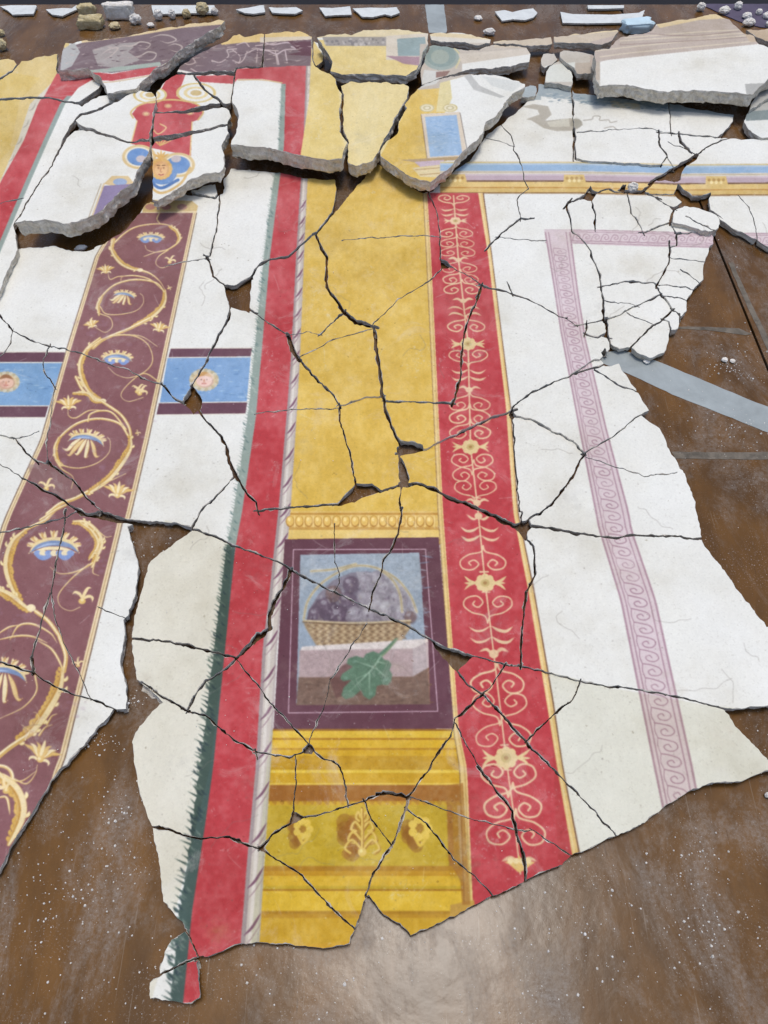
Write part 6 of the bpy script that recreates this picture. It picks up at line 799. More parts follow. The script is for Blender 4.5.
('white fan shaped piece crossed by fret, its corner next to the diagonal tape',None,0,0,0.025,"2964 1845 7 0 -3 3 1 4 16 11 30 12 19 17 11 5 38 26 29 17 10 2 11 0 24 6 11 5 10 7 14 5 14 25 3 8 22 29 14 25 -23 9 -15 10 -32 15 -15 15 -26 21 -12 16 -10 5 -7 6 -14 8 -9 7 -15 16 -10 7 -15 5 -34 18 -28 23 -17 3 -40 25 -9 -9 -12 -7 -9 -17 -13 -14 -11 -7 -2 -7 -5 1 -20 -6 -9 -12 -15 -7 -13 -11 -7 -2 -8 1 -27 -7 -6 -5 -6 -9 -12 -8 -9 -3 -15 -11 -42 -22 -26 -8 -20 0 -25 -10 -14 -2 -6 0 -2 -4 -6 -5 -6 -8 0 -2 5 -4 15 -4 3 -4 -2 -5 -4 -2 -20 4 0 -3 8 -13 30 -23 35 -21 10 -13 7 -6 42 -15 26 -12 34 -17 16 -12 15 -3 30 -13 22 -5 13 -7 2 1 5 -8 7 -3 16 1 6 -6 4 -2 17 -3 32 -13"),
('violet and white wedge at the left edge below the dark crack',None,0,0,0.025,"-211 2280 33 2 11 6 17 0 35 13 15 4 13 2 27 0 8 5 22 6 20 4 7 -1 16 13 20 4 14 7 8 10 12 9 8 5 7 1 9 5 14 15 0 2 7 4 20 6 18 12 18 8 15 10 10 11 16 14 55 18 11 7 24 18 21 8 16 15 29 19 10 9 7 2 -12 9 -15 5 -21 18 -7 1 1 -21 5 -17 -1 -6 -4 -1 -8 9 -2 8 0 12 4 10 0 5 -5 0 -17 8 -12 3 -33 3 -22 6 -11 10 -45 7 -25 10 -15 -1 -27 8 -7 4 -6 -3 -14 2 -36 14 -35 1 -45 11 -32 1 -12 3 -11 -2 -19 4 -8 -1 -20 11 -15 -1 -13 3 -45 5 -3 -14 3 -29 -2 -18 2 -13 -2 -15 1 -20 -6 -67 7 -27 -3 -36 2 -19 -4 -15 -2 -28 4 -15 -2 -8 4 -32 -4 -30 3 -15"),
('yellow and white pole piece narrowing down, left of the main yellow',None,0,0,0.025,"1575 1175 4 17 9 14 4 14 4 7 4 21 27 37 1 5 -1 27 2 21 -8 62 7 13 -1 24 17 26 6 14 15 14 25 33 2 6 -2 3 1 5 14 16 3 8 5 3 -20 7 -8 14 -8 6 -12 18 -10 4 -7 6 -30 33 -20 19 -38 -8 -10 -5 -17 -2 -6 1 -12 7 -65 8 -3 -5 -10 -7 -7 0 -3 4 -31 -20 -7 -7 -9 -3 -12 -11 -31 -14 -10 -9 -14 -8 -8 -9 -19 -12 6 -2 0 -5 -20 -6 -7 -8 -10 -4 -7 -9 1 -25 3 -13 -1 -28 -2 -10 8 -30 0 -30 1 -3 8 -2 -2 -10 1 -5 7 -9 13 -29 9 -11 18 -7 16 -13 7 -2 5 -5 18 -6 22 -1 17 -4 28 0 20 -6 33 -31 10 -7 17 -21 33 -25 12 -12 10 -13"),
('white block with faint grey tail drawing, below the largest white slab',None,0,0,0.025,"2862 453 1 -1 10 14 9 2 45 1 10 3 8 0 28 4 49 10 28 -3 12 2 10 5 13 2 15 0 33 3 22 4 22 0 18 4 17 -3 33 3 10 3 40 2 33 8 14 0 1 11 -1 16 8 34 -1 48 3 22 0 13 -50 2 -4 -4 16 0 -2 -2 -14 -2 -1 -6 -2 -1 -3 1 -4 4 -28 -11 -33 -4 -12 3 -10 0 -8 -2 -29 5 -28 2 -20 -2 -22 5 -21 -3 -15 3 -15 -3 -7 2 -10 6 -15 -1 -15 5 -32 -2 -10 -4 -6 0 -14 2 -18 5 -30 1 -6 1 -1 2 0 3 10 -2 24 1 35 -8 8 2 10 0 12 2 11 -1 9 1 28 -4 17 -8 11 3 17 -3 12 3 13 -1 20 -5 22 3 41 -5 14 -1 13 3 48 -1 14 4 18 9 0 2 -8 -2 -3 3 3 4 10 3 -1 10 2 20 -3 13 2 10 9 18 11 12 21 30 -30 43 -41 1 -7 2 -23 -4 -7 1 -17 -2 -11 -5 -7 -1 -27 1 -13 -2 -30 3 -15 -4 -18 0 -15 -5 -10 3 -34 -4 -70 -1 -33 -5 -10 0 -13 -6 -19 -5 -1 -2 -1 -30 -6 -30 0 -11 3 -9 4 -26 -5 -17 0 -23 -2 -5 -5 0 -1 -2 1 -30 -5 -15 2 -10 4 -7 -2 -25 4 -35 -5 -14 -6 -14 4 -15"),
('piece with red band and ribbon pole left of the purple frame bottom',None,0,0,0.025,"1181 3300 2 0 12 13 30 47 24 25 14 20 17 12 15 20 5 4 18 27 4 17 18 18 5 10 17 14 6 11 24 24 21 15 8 8 13 20 19 18 5 10 24 29 11 9 8 9 15 12 8 13 15 12 1 1 -7 9 -11 13 -7 5 1 10 -1 1 -10 6 -20 7 -12 0 -13 11 -12 4 -35 -6 -11 -3 -17 -1 -10 2 -47 -14 -25 -1 -11 -1 -13 -8 1 -9 -2 -1 -6 0 -2 3 1 3 -2 0 -51 -32 -23 -6 -27 -17 -23 -20 -13 -6 -7 -17 -18 -7 -28 -23 -6 -9 -25 -25 -10 -6 -11 -9 -9 -3 -20 0 -25 -9 -15 -1 -4 -1 1 -4 -2 -2 -8 -3 12 -24 5 -6 9 -16 7 -20 12 -24 21 -18 21 -32 23 -9 28 -20 14 -5 15 -17 15 -5 8 -4 8 -8 10 -13 13 -10 9 -12"),
('yellow cornice piece ending in a red strip, with a rosette ornament',None,0,0,0.025,"2057 3988 13 3 15 6 12 2 5 7 20 4 19 10 14 2 20 7 28 15 7 2 13 6 29 6 15 8 50 17 21 10 19 2 15 8 13 -1 10 6 18 -1 20 3 17 10 53 9 24 6 12 10 13 1 8 4 13 2 2 21 10 14 2 21 8 9 2 8 4 20 0 13 6 15 2 27 8 22 3 11 -1 35 2 15 -1 9 1 13 -9 9 -17 6 -13 10 -17 6 -32 18 -13 2 -12 8 -18 8 -23 5 -14 -19 -21 -23 -27 -22 -28 -34 -17 -14 -18 -8 -17 -20 -13 -12 -44 -32 -13 -26 -28 -29 -8 -15 -11 -13 -18 -32 -5 -5 -16 -10 -7 -11 -6 -5 -3 -9 -14 -20 -12 -9 -10 -4 -6 -8 -13 -11 -11 -2 -10 -8 -12 -7 -21 -19 -7 -10 6 -27 0 -16 10 1 3 -3"),
('wedge of yellow cornice and red candelabra below the frame corner',None,0,0,0.025,"2273 3617 5 4 7 17 11 17 6 12 3 15 10 12 7 19 9 12 2 7 6 8 4 8 14 20 5 10 11 17 7 22 9 10 0 1 -6 0 -2 4 7 10 14 15 6 8 3 8 6 9 11 9 6 9 10 7 4 10 16 16 14 30 44 45 3 7 16 18 8 15 8 10 1 5 -3 27 13 33 4 22 0 2 -10 -1 -37 -15 -22 -6 -35 -5 -41 -15 -19 -1 -10 1 -13 -6 -13 0 -20 -8 -12 -2 -13 -6 -27 -7 -48 -23 -30 -6 -64 -29 -26 -10 -20 -4 -12 -8 -17 -2 -13 -7 -19 -7 2 -5 21 -25 3 -8 6 -7 2 -8 11 -20 7 -9 14 -9 12 -17 25 -27 4 -10 6 -25 24 -31 12 -12 4 -12 11 -13 17 -33 8 -6 18 -19 2 -21 12 -35"),
('rounded white piece left of the fret, between two curved cracks',None,0,0,0.025,"2572 2088 1 -1 7 2 22 -1 8 2 7 6 8 4 30 0 33 20 1 3 5 4 26 9 27 14 23 14 7 8 21 2 14 5 13 11 7 8 28 10 15 12 7 7 2 11 4 7 16 10 9 10 -11 5 1 4 10 4 -18 25 -3 9 -14 26 -1 9 -9 21 -6 6 -4 8 -10 8 -5 13 -16 25 -9 7 -4 7 -11 7 -5 9 -1 9 -7 10 -13 11 -20 28 -15 12 -7 2 -6 8 -27 21 -5 6 -12 0 -17 7 -23 15 -8 10 -9 6 -13 2 -4 0 -3 -18 7 -25 -3 -5 -11 -4 -4 -25 2 -21 -4 -12 1 -10 -3 -17 -7 -16 4 -7 -2 -10 1 -10 4 -17 -8 -26 -4 -40 -3 -17 0 -22 -4 -25 1 -21 -5 -15 7 -44 -1 -13 -5 -7 -1 -10 0 -45 -6 -15 -2 -10 3 -1"),
('cream and garland piece shaped like a wedge, just below the cream one beside the gap',None,0,0,0.025,"661 3200 9 -2 40 3 37 9 20 -8 15 5 11 -2 15 6 17 2 28 0 14 7 13 4 22 0 15 10 3 -1 5 -3 3 0 29 13 6 0 7 2 8 -2 12 4 22 3 23 13 18 -3 10 4 47 10 10 8 7 2 26 1 12 3 8 4 -5 8 -15 12 -14 16 -36 29 -21 10 -15 15 -9 5 -16 7 -14 2 -6 4 -6 13 -23 28 -12 21 -9 12 -9 6 -1 8 -7 7 0 7 -8 15 -4 13 -8 15 -5 2 -13 -12 -7 -2 -13 -10 -14 -6 -30 -20 -15 -4 -3 -3 -23 -10 -19 -11 -13 -15 -12 -5 -3 -6 -12 -12 -8 -2 -28 -16 -7 -7 -5 0 -5 2 -16 -11 -3 -20 -4 -14 1 -11 -8 -32 0 -28 -2 -12 -8 -22 1 -28 -4 -15"),
('narrow plain yellow piece, lower of the stacked ones left of the long crack',None,0,0,0.025,"1843 1988 64 0 7 12 -6 5 0 2 2 1 5 -1 1 1 4 54 7 13 6 17 15 24 4 21 12 21 7 20 9 19 10 15 6 20 -6 1 -7 5 3 24 -9 2 -3 6 3 5 13 -1 2 3 -1 6 2 7 1 13 -2 10 4 45 -3 10 0 14 2 10 7 15 -9 7 -3 9 -8 4 -15 6 -15 2 -12 5 -22 6 -8 5 -8 -3 -14 -12 -15 -8 -13 -11 -13 2 -29 1 -36 -3 0 -14 -5 -16 -8 -12 1 -13 -4 -20 -3 -9 1 -20 -7 -23 -3 -28 -5 -14 -14 -26 -4 -15 -5 -30 -4 -12 -2 -13 -11 -19 1 -8 -8 -20 1 -32 -1 -28 9 -2 1 -1 -5 -2 -2 -11 22 -2 26 -12 50 -15 15 -8 14 -3"),
('small cream piece with the red band edge, under the broad right piece',None,0,0,0.025,"2528 3327 17 4 42 0 11 2 1 12 3 3 4 -1 1 -11 18 5 13 0 14 3 20 11 29 0 24 11 17 4 16 1 25 6 15 6 29 4 11 3 10 7 14 4 13 4 15 1 7 2 -4 15 -5 9 -6 21 -5 7 0 8 -5 7 -12 24 -10 10 -12 4 -5 5 -25 13 -16 12 -7 10 -13 12 -15 17 -20 17 -9 10 -8 5 -21 21 -16 8 -16 27 -10 5 -12 11 -5 9 -8 5 -30 -27 -7 -10 -30 -30 -8 -15 -12 -17 -12 -9 -8 -11 -11 -9 -4 -7 -13 -13 -10 -19 -14 -6 -13 -11 -8 -11 -12 -9 -8 -11 -2 -7 -6 -3 -4 -5 4 -5 -1 -3 10 -5 7 -7 10 -7 10 -15 10 -10 13 -28 21 -23 6 -10 2 -7 9 -12"),
('small plain yellow piece, upper of the stacked ones left of the long crack',None,0,0,0.025,"1861 1647 2 -2 2 2 0 26 6 27 -1 47 8 13 3 13 -4 17 14 45 1 33 2 22 10 42 -5 23 2 20 2 5 -15 4 -13 -3 -17 2 -18 -1 -13 1 -32 14 -27 6 -13 1 -8 7 -20 11 -14 2 -10 0 -5 -11 -3 -1 -3 1 -14 -21 -5 -17 -26 -25 -14 -18 -15 -7 -8 -10 -10 -6 -18 -26 -9 -7 -10 -5 -6 -9 -5 -13 -29 -27 -4 -7 -7 -7 -2 -11 -7 -5 -3 -5 15 -11 8 -3 9 -1 16 -9 12 -4 20 -10 7 -5 30 -14 24 -20 26 -11 40 -10 36 -11 24 -4 23 -9 13 -3 10 0 24 -10"),
('narrow slanting violet and white piece between two parallel cracks at left',None,0,0,0.025,"-205 2130 10 2 15 8 15 0 25 7 35 4 13 0 22 10 10 0 10 4 13 0 12 3 12 10 10 -1 21 5 14 2 15 8 20 2 -2 5 10 -6 2 1 11 22 21 21 5 11 14 19 42 33 3 5 -1 2 6 1 15 18 4 -1 1 -3 -6 -9 0 -2 21 3 14 5 10 1 1 2 0 8 2 1 2 -3 1 -6 2 0 5 5 3 7 14 4 21 15 16 14 15 6 7 9 9 6 17 8 10 8 22 26 8 12 8 10 6 13 8 8 14 20 24 17 2 8 4 5 12 4 8 9 15 8 10 11 -5 1 -10 -3 -8 7 -12 3 -21 3 -19 -1 -25 -19 -20 -8 -6 0 -7 -6 -17 -7 -11 -8 -19 -19 -25 -15 -8 -8 -10 -6 -60 -20 -40 -32 -12 -6 -18 -5 -33 -18 -9 -1 -16 -15 -9 -5 -8 -1 -7 -4 -23 -22 -10 -4 -22 -5 -15 -14 -8 1 -13 -1 -28 -9 -9 -5 -13 1 -25 -2 -30 -10 -9 -1 -13 -6 -13 1 -27 -9 -20 0 -2 -2 -1 -7 5 -20 2 -20 -5 -26 2 -24 -2 -13 6 -28"),
('small yellow cornice square right of the ribbon pole',None,0,0,0.025,"1567 3758 1 -1 7 8 13 10 19 18 15 7 10 0 25 6 6 6 24 13 4 7 7 11 2 10 11 20 3 22 5 10 0 13 7 24 -1 8 3 10 0 10 -3 8 1 7 8 22 4 20 -2 1 -26 7 -13 1 -14 4 -11 9 -22 11 -28 1 -19 8 -25 7 -38 3 -10 3 -5 -2 -5 2 -18 -7 -19 -13 -12 -2 2 -12 -2 -36 4 -27 0 -15 7 -35 3 -23 -1 -9 -4 -13 2 -15 -3 -13 1 -25 4 -20 0 -14 -5 -16 -1 -10 2 -2 25 -5 13 -6 5 4 20 0 14 2"),
('thin violet triangle with vine stems, narrowing upward, at lower left',None,0,0,0.025,"255 2968 2 15 1 22 6 10 2 8 -2 10 4 14 -1 20 4 13 1 13 12 32 7 7 5 8 2 18 6 9 11 48 6 8 22 43 13 17 9 29 9 21 10 10 9 14 15 40 15 33 14 41 8 11 3 8 -41 -12 -17 -2 -13 -3 -26 -11 -8 -7 -25 -12 -16 -3 -24 -9 -15 -11 -21 -13 -22 -8 -27 -21 -19 -18 0 -13 -4 -19 0 -26 -4 -14 2 -13 -3 -5 6 -17 7 -38 5 -9 4 -13 10 -23 9 -30 1 -17 2 -6 5 -22 11 -32 3 -16 6 -20 4 -7 4 -22"),
('white piece at right with a straight bottom corner above the diagonal tape',None,0,0,0.025,"3297 1478 3 0 5 9 17 11 13 15 12 17 3 8 0 7 6 5 -16 18 -25 21 -5 3 -8 1 0 4 4 3 -3 5 -6 4 -10 3 -19 10 -43 -21 -22 -6 -18 -8 -10 -2 -13 -8 -7 0 -11 -10 -12 -6 0 3 20 16 11 3 10 7 25 6 27 9 15 8 25 10 -7 4 -6 7 -18 13 -7 11 -9 9 -6 10 -13 8 -11 10 -4 8 -16 15 -8 6 -12 13 -13 -1 -10 4 -28 5 -12 -8 -17 -6 -13 -11 -7 -27 10 2 3 -2 -1 -2 -13 -4 -5 -14 -2 -35 3 -15 -5 -8 -1 -8 0 -7 3 -3 62 -20 11 -7 7 -7 45 -27 12 -1 8 -3 13 6 1 -3 -12 -5 30 -15 25 -10 15 -3 25 -14 7 -6"),
('tiny white chip at the left photo edge above the blue bar',None,0,0,0.025,"-40 1548 7 4 11 13 15 12 14 18 31 27 6 15 9 6 8 14 -1 10 -6 15 1 11 -2 15 -6 14 -10 16 -19 27 -11 9 -22 9 -25 19 -18 5 -14 8 -6 1 -12 9 -23 13 -9 2 -8 0 -20 12 -32 12 -23 13 -6 -14 -1 -15 22 -40 12 -10 20 -26 6 -19 13 -25 16 -16 8 -34 24 -45 9 -11 1 -10 5 -10 6 -9 14 -11 5 -15"),
('small stray piece at the very bottom with cream, garland and red',None,0,0,0.025,"968 4800 5 -2 4 2 -6 5 1 5 16 -6 3 1 -8 7 0 13 8 33 -1 9 3 13 -3 15 5 20 1 22 5 33 -3 20 -20 9 -21 19 -5 2 -9 -2 -6 1 -19 -3 -53 -12 -22 0 -15 -4 -18 2 -15 -7 -20 -5 -24 3 -4 -21 2 -17 -2 -13 1 -29 17 -19 27 -9 10 -5 15 -12 8 -1 27 -12 43 -24 20 -6 13 -10 22 -7"),
('white block with grey upper edge beside the dark pit at upper right',None,0,0,0.025,"3346 517 27 6 20 0 12 2 20 10 28 7 17 0 13 6 9 -1 6 4 42 0 48 13 24 3 16 4 17 -1 15 3 8 -1 1 3 -4 15 -1 17 -15 18 -5 10 -15 12 -15 20 -12 4 -8 9 -7 5 -25 -3 -14 -5 -10 -1 -26 2 -14 -2 -15 1 -20 -3 -10 -3 -36 -2 -17 -4 -3 -8 -2 -2 -4 3 1 7 -7 2 -8 0 -14 -5 -6 -1 -5 -51 1 -33 -8 -35 2 -14"),
('lowest tip of the red candelabra band with a pale flower',None,0,0,0.025,"2588 4153 14 1 10 -1 11 5 15 -1 14 -5 11 0 15 8 7 7 19 11 11 12 22 15 18 10 15 5 35 29 49 31 -21 20 -10 7 -6 6 -5 11 -14 2 -6 4 -35 12 -7 5 -15 3 -10 7 -25 8 -67 33 1 -20 -2 -10 1 -11 -2 -15 1 -20 -6 -50 -5 -14 -6 -6 0 -9 -7 -10 -2 -11 -17 -47 -1 -7 2 -8"),
('small yellow cornice triangle between the palmette and the crack junction',None,0,0,0.025,"1931 3973 16 0 35 9 16 0 32 11 -2 5 4 7 -4 22 -3 5 -7 5 4 3 -2 15 -3 10 -12 22 -1 15 -7 13 -5 22 -12 31 -2 11 -9 21 -9 10 -3 11 -5 -9 -34 -39 -3 -6 -7 -7 -7 -13 -12 -12 -1 -7 -7 -10 -22 -23 -20 -47 -6 -33 -4 -7 14 -12 22 -7 10 -7 25 -5 18 0"),
('thin plain yellow sliver at the crack crossing, centre of the photo',None,0,0,0.025,"1715 1572 2 -1 17 11 9 15 20 13 11 12 11 0 15 5 13 -1 22 9 30 5 -2 2 -8 3 -23 5 -14 6 -16 2 -40 13 -25 4 -30 12 -44 8 -12 8 -15 7 -21 17 -30 15 -7 5 -48 21 -20 6 -7 7 -5 2 -10 -9 -14 -29 -1 -7 -8 -18 -5 -15 -3 -5 -2 -15 -4 -8 31 -6 23 -1 12 -3 18 -8 13 2 12 6 7 0 24 6 1 2 -5 5 1 3 15 -6 9 1 1 -1 -1 -2 -5 -2 8 -9 8 -6 10 -16 23 -24 20 -11 7 -10 9 -4 5 -7 8 -4"),
('small white piece under the gold entablature, near the dark star shaped hole',None,0,0,0.025,"3138 968 10 -1 29 4 18 -1 38 3 7 5 13 2 20 7 17 13 22 12 4 6 5 4 27 11 7 10 9 9 -2 6 -7 10 -4 20 -3 9 -3 3 1 10 -34 12 -17 3 -28 15 -9 2 -11 9 -15 3 -7 5 -10 -1 -9 -25 -12 -20 -4 -12 -7 -12 -3 -4 -13 -7 -8 -11 -2 -22 -11 -52"),
('white piece on the ragged right edge, second below the fret end',None,0,0,0.025,"3350 1290 8 4 17 3 32 0 28 5 42 1 16 6 30 3 -5 10 -3 31 0 14 3 29 -20 17 -20 -17 -9 -4 -11 -9 -13 -15 -10 -7 -17 -6 -16 -11 -3 3 3 4 13 9 18 8 17 11 17 15 11 6 17 15 0 2 -18 16 -10 14 -12 -1 -10 -8 -17 -7 -36 2 -10 -3 -15 -1 -34 -7 -21 3 -20 -1 8 -22 11 -20 9 -9 10 -19 3 -16 13 -18 4 -17"),
('narrow white piece just inside the fret, above the large corner piece',None,0,0,0.025,"3122 1410 20 0 6 5 7 2 42 -5 10 5 20 3 26 -5 12 0 9 5 -3 2 6 3 1 17 4 3 3 -1 3 5 11 21 -19 8 -27 16 -8 2 -48 25 -19 6 -30 -12 -28 -1 -15 -3 -15 4 -18 -7 -15 1 -34 -8 -1 1 0 -10 -11 -32 -1 -25 19 -5 21 0 8 -5 17 -4 13 1 12 -6"),
('small red piece with cream line touching the dark triangular hole',None,0,0,0.025,"2363 3285 2 -1 15 1 18 6 27 5 10 3 12 8 8 0 18 6 27 3 18 9 -6 16 -9 9 -3 8 -15 25 -15 19 -7 16 -14 20 -3 4 -26 14 -10 8 -28 -17 -15 -13 -24 -11 -12 -13 -12 -23 -16 -17 -4 -7 -9 -10 15 -18 20 -13 22 -25"),
('end piece of the horizontal lavender fret on the ragged right edge',None,0,0,0.025,"3522 1162 8 -2 10 3 13 -2 7 2 2 14 5 10 -2 18 2 12 -4 5 -10 5 -4 5 -3 6 -1 15 -6 22 -12 18 -2 14 -28 -1 -19 -6 -25 0 -53 -10 -33 3 -10 -3 -8 -5 6 -28 -2 -17 2 -2 31 -8 2 -10 -1 -25 1 -8 -1 -12 1 -2 14 0 11 -3 25 1 27 -9 40 4"),
('detached white piece lying against the ragged edge above the diagonal tape',None,0,0,0.025,"3314 1603 16 2 12 5 7 35 -1 15 -4 15 0 22 -2 11 -8 20 -2 19 -12 16 -30 9 -25 15 -13 3 -12 -4 -10 -6 -18 -7 -9 -1 -18 -9 -15 -17 -12 -7 5 -8 26 -24 16 -19 30 -25 9 -15 13 -6 11 -12 5 -1 5 1 1 -2 -2 -1 2 -2 20 -10"),
('small cream and garland piece left of the lowest red corner',None,0,0,0.025,"924 4658 16 20 15 37 9 13 5 19 12 15 0 10 6 11 -21 7 -16 10 -22 4 -6 6 -24 10 -16 11 -17 4 -18 13 -24 7 -23 14 -4 -24 1 -13 5 -14 10 -11 7 -17 4 -15 -1 -10 1 -8 14 -24 1 -5 12 -15 7 -15 8 -3 20 -12 4 -5 11 -5 8 -7"),
('small white wedge below the white blocks, left of the dark diagonal crack',None,0,0,0.025,"3305 667 8 -2 40 5 5 12 3 -2 -3 -8 20 1 12 -1 1 10 7 33 8 8 10 7 6 8 0 2 -22 -11 -25 -1 -10 -5 -22 -15 -5 -1 0 3 34 20 26 3 19 8 20 11 8 11 13 7 4 -4 10 6 -1 1 -19 15 -15 10 -37 15 -6 9 -21 13 -3 1 -10 -14 -3 -7 -16 -22 -6 -27 -29 -31 -1 -8 -5 -9 -1 -10 3 -13 -5 -15 2 -12"),
('small white corner piece above the fan shaped piece, beside the end of the diagonal tape',None,0,0,0.025,"3091 1818 4 0 5 7 10 25 10 14 12 10 9 13 15 33 23 23 4 12 -1 1 -19 -11 -21 -5 -7 -4 -10 -1 -33 -13 -15 -13 -22 -10 -23 -20 -30 -15 -13 -11 -17 -8 23 -6 22 -11 5 -1 1 4 32 0 18 -8"),
('thin white sliver right of the dark wedge crack near the right pit',None,0,0,0.025,"3401 675 1 -2 10 2 20 0 20 6 25 2 20 -1 13 3 30 1 15 -2 20 7 27 -1 8 4 5 -4 22 0 1 2 -11 3 -24 3 -15 12 -25 7 -38 21 -7 7 -7 3 -13 13 -10 7 -5 -2 -6 3 -21 -11 -4 -5 -7 -14 -10 -6 -15 -18 -8 -7 -5 -12"),
('narrow white piece on the ragged right edge with a sloping outer side',None,0,0,0.025,"3327 1427 16 0 9 3 6 0 7 2 30 5 7 3 26 -3 13 6 6 5 17 4 -6 16 -15 16 -11 17 -15 -8 -17 -6 -7 0 -6 -4 -15 3 -10 -4 -25 -3 -20 -1 -6 -6 1 -7 -5 0 -10 -12 -1 -11 -10 -10 2 -4 9 3 3 -3"),
('low white wedge in the inner corner cluster, under a fine curved crack',None,0,0,0.025,"3022 1505 35 8 21 0 12 6 15 -5 15 3 18 0 14 2 21 9 -10 4 -11 7 -10 4 -9 6 -9 1 -14 16 -7 5 -18 7 -7 0 -20 8 -16 3 -5 -6 -9 2 -5 -2 -1 -20 4 -11 -5 -22"),
('small white triangle at the crack fork right of the window piece',None,0,0,0.025,"2502 627 1 -1 7 6 10 14 35 34 2 13 12 32 -1 5 -16 -3 -17 -10 -17 -5 -21 -9 -30 -5 -40 -10 5 -11 10 -9 18 -10 27 -24"),
('small white block between the fret and the large inner corner piece',None,0,0,0.025,"3003 1607 10 -1 2 7 7 4 5 15 -1 11 4 10 -2 10 -27 12 -5 5 -8 4 -8 -2 -8 0 -25 -7 -18 -10 8 -22 1 -8 -1 -15"),
('rounded white knob on the ragged right edge',None,0,0,0.025,"3322 1483 10 0 18 4 8 -1 14 6 15 -2 13 2 28 11 4 4 2 8 0 35 -2 7 -11 6 -9 14 -7 5 -3 -4 0 -10 -4 -3 -8 0 -5 -6 -14 -7 -1 -2 6 -5 -1 -4 -5 -1 -5 3 -5 -4 -11 -19 -4 -8 -10 -12 -3 -7"),
('short gold and white sliver at the left rim of the star shaped hole',None,0,0,0.025,"3257 975 36 0 9 3 28 -4 8 2 35 -3 12 17 16 12 8 8 -24 19 -17 6 -25 -7 -38 -23 -9 -7 4 0 10 4 2 -4 -5 -5 -14 -5 -6 -5 -5 1 -10 -2"),
('flat white chip below the rounded raised piece on the right',None,0,0,0.025,"3359 1113 6 1 13 5 15 1 23 5 41 13 20 3 15 6 18 10 12 -3 9 1 -26 7 -40 -5 -30 9 -22 -1 -11 -7 -19 5 -14 -20 -6 -15 -7 -11 0 -2"),
('tiny white stub beside the detached piece on the ragged right edge',None,0,0,0.025,"3362 1557 8 3 5 -1 7 3 15 23 -2 3 1 30 -6 24 -12 6 -21 1 1 -9 -6 -10 -5 -23 -26 -12 18 -13 17 -20"),
('narrow triangular chip of fret above the white fan shaped piece',None,0,0,0.025,"2975 1800 28 1 13 12 2 7 -23 11 -23 2 -92 29 5 -6 14 -6 14 -13 14 -7 13 -10 30 -15")]

GRP='broken fresco fragments laid out on the board'
for i,(lab,z,tx,ty,th,s) in enumerate(FRAGMENTS):
    v=[int(q) for q in s.split()]; x,y=v[0],v[1]; P=[(x/5,y/5)]
    for k in range(2,len(v),2): x+=v[k]; y+=v[k+1]; P.append((x/5,y/5))
    if z is None: z=BASE_Z+((i*37)%11-5)*.0009; th=z-.0006; rr=random.Random(i*7+1); ex_=max(abs(P[0][0]-p[0])+abs(P[0][1]-p[1]) for p in P); k_=min(1.,60/ex_)*.022; tx,ty=rr.uniform(-k_,k_),rr.uniform(-k_,k_)
    slab('fresco_fragment',P,z,tx,ty,min(th,z-.0006),M_FRESCO,lab,'fresco fragment',GRP)
# ---------------------------------------------------------------- scraps and stones along the far edge
SCRAPS=[('a','0,30 60,24 130,22 168,18 176,30 160,66 60,70 36,50','ragged white plaster scrap at the top left corner'),
('a','220,45 300,38 345,40 370,22 380,40 330,62 300,76 250,70','curved white plaster scrap left of the yellow stones'),
('b','150,24 300,20 450,16 458,45 440,62 300,64 160,68','long white plaster strip above the hanging shards at upper left'),
('b','555,45 620,36 690,22 697,58 640,66 600,62','thin white scrap standing alone right of the diagonal broken edge'),
('e','42,34 80,37 130,36 175,34 205,50 170,66 100,64 58,60','white scrap second from the left above the centre frieze'),
('e','285,36 350,38 432,30 440,70 370,72 312,76','white scrap above the top centre yellow slab'),
('e','445,40 530,36 600,38 655,34 672,60 630,76 600,68 540,82 490,80','longest white scrap left of the upright tape'),
('f','455,55 500,48 540,58 590,46 640,40 660,62 640,84 600,96 540,92 490,100','wavy white scrap right of the upright tape'),
('C','225,0 280,2 335,0 336,24 280,26 228,26','small rectangular white scrap at the top edge, above the long thin scrap'),
('C','145,35 180,42 300,44 380,38 398,30 392,50 330,68 220,70 152,68','long thin white scrap beside the light blue foam')]
for t,s,l in SCRAPS:
    P=[tuple(q) for q in Q(t,s)]; Pd=densify(np.array(P),1.1); Pd=[(x+random.uniform(-.2,.2),max(5.2,y+random.uniform(-.08,.08))) for x,y in Pd]
    slab('plaster_scrap',Pd,.012,0,0,.011,M_SCRAP,l,'plaster scrap','white plaster scraps along the far edge',rough=.3)
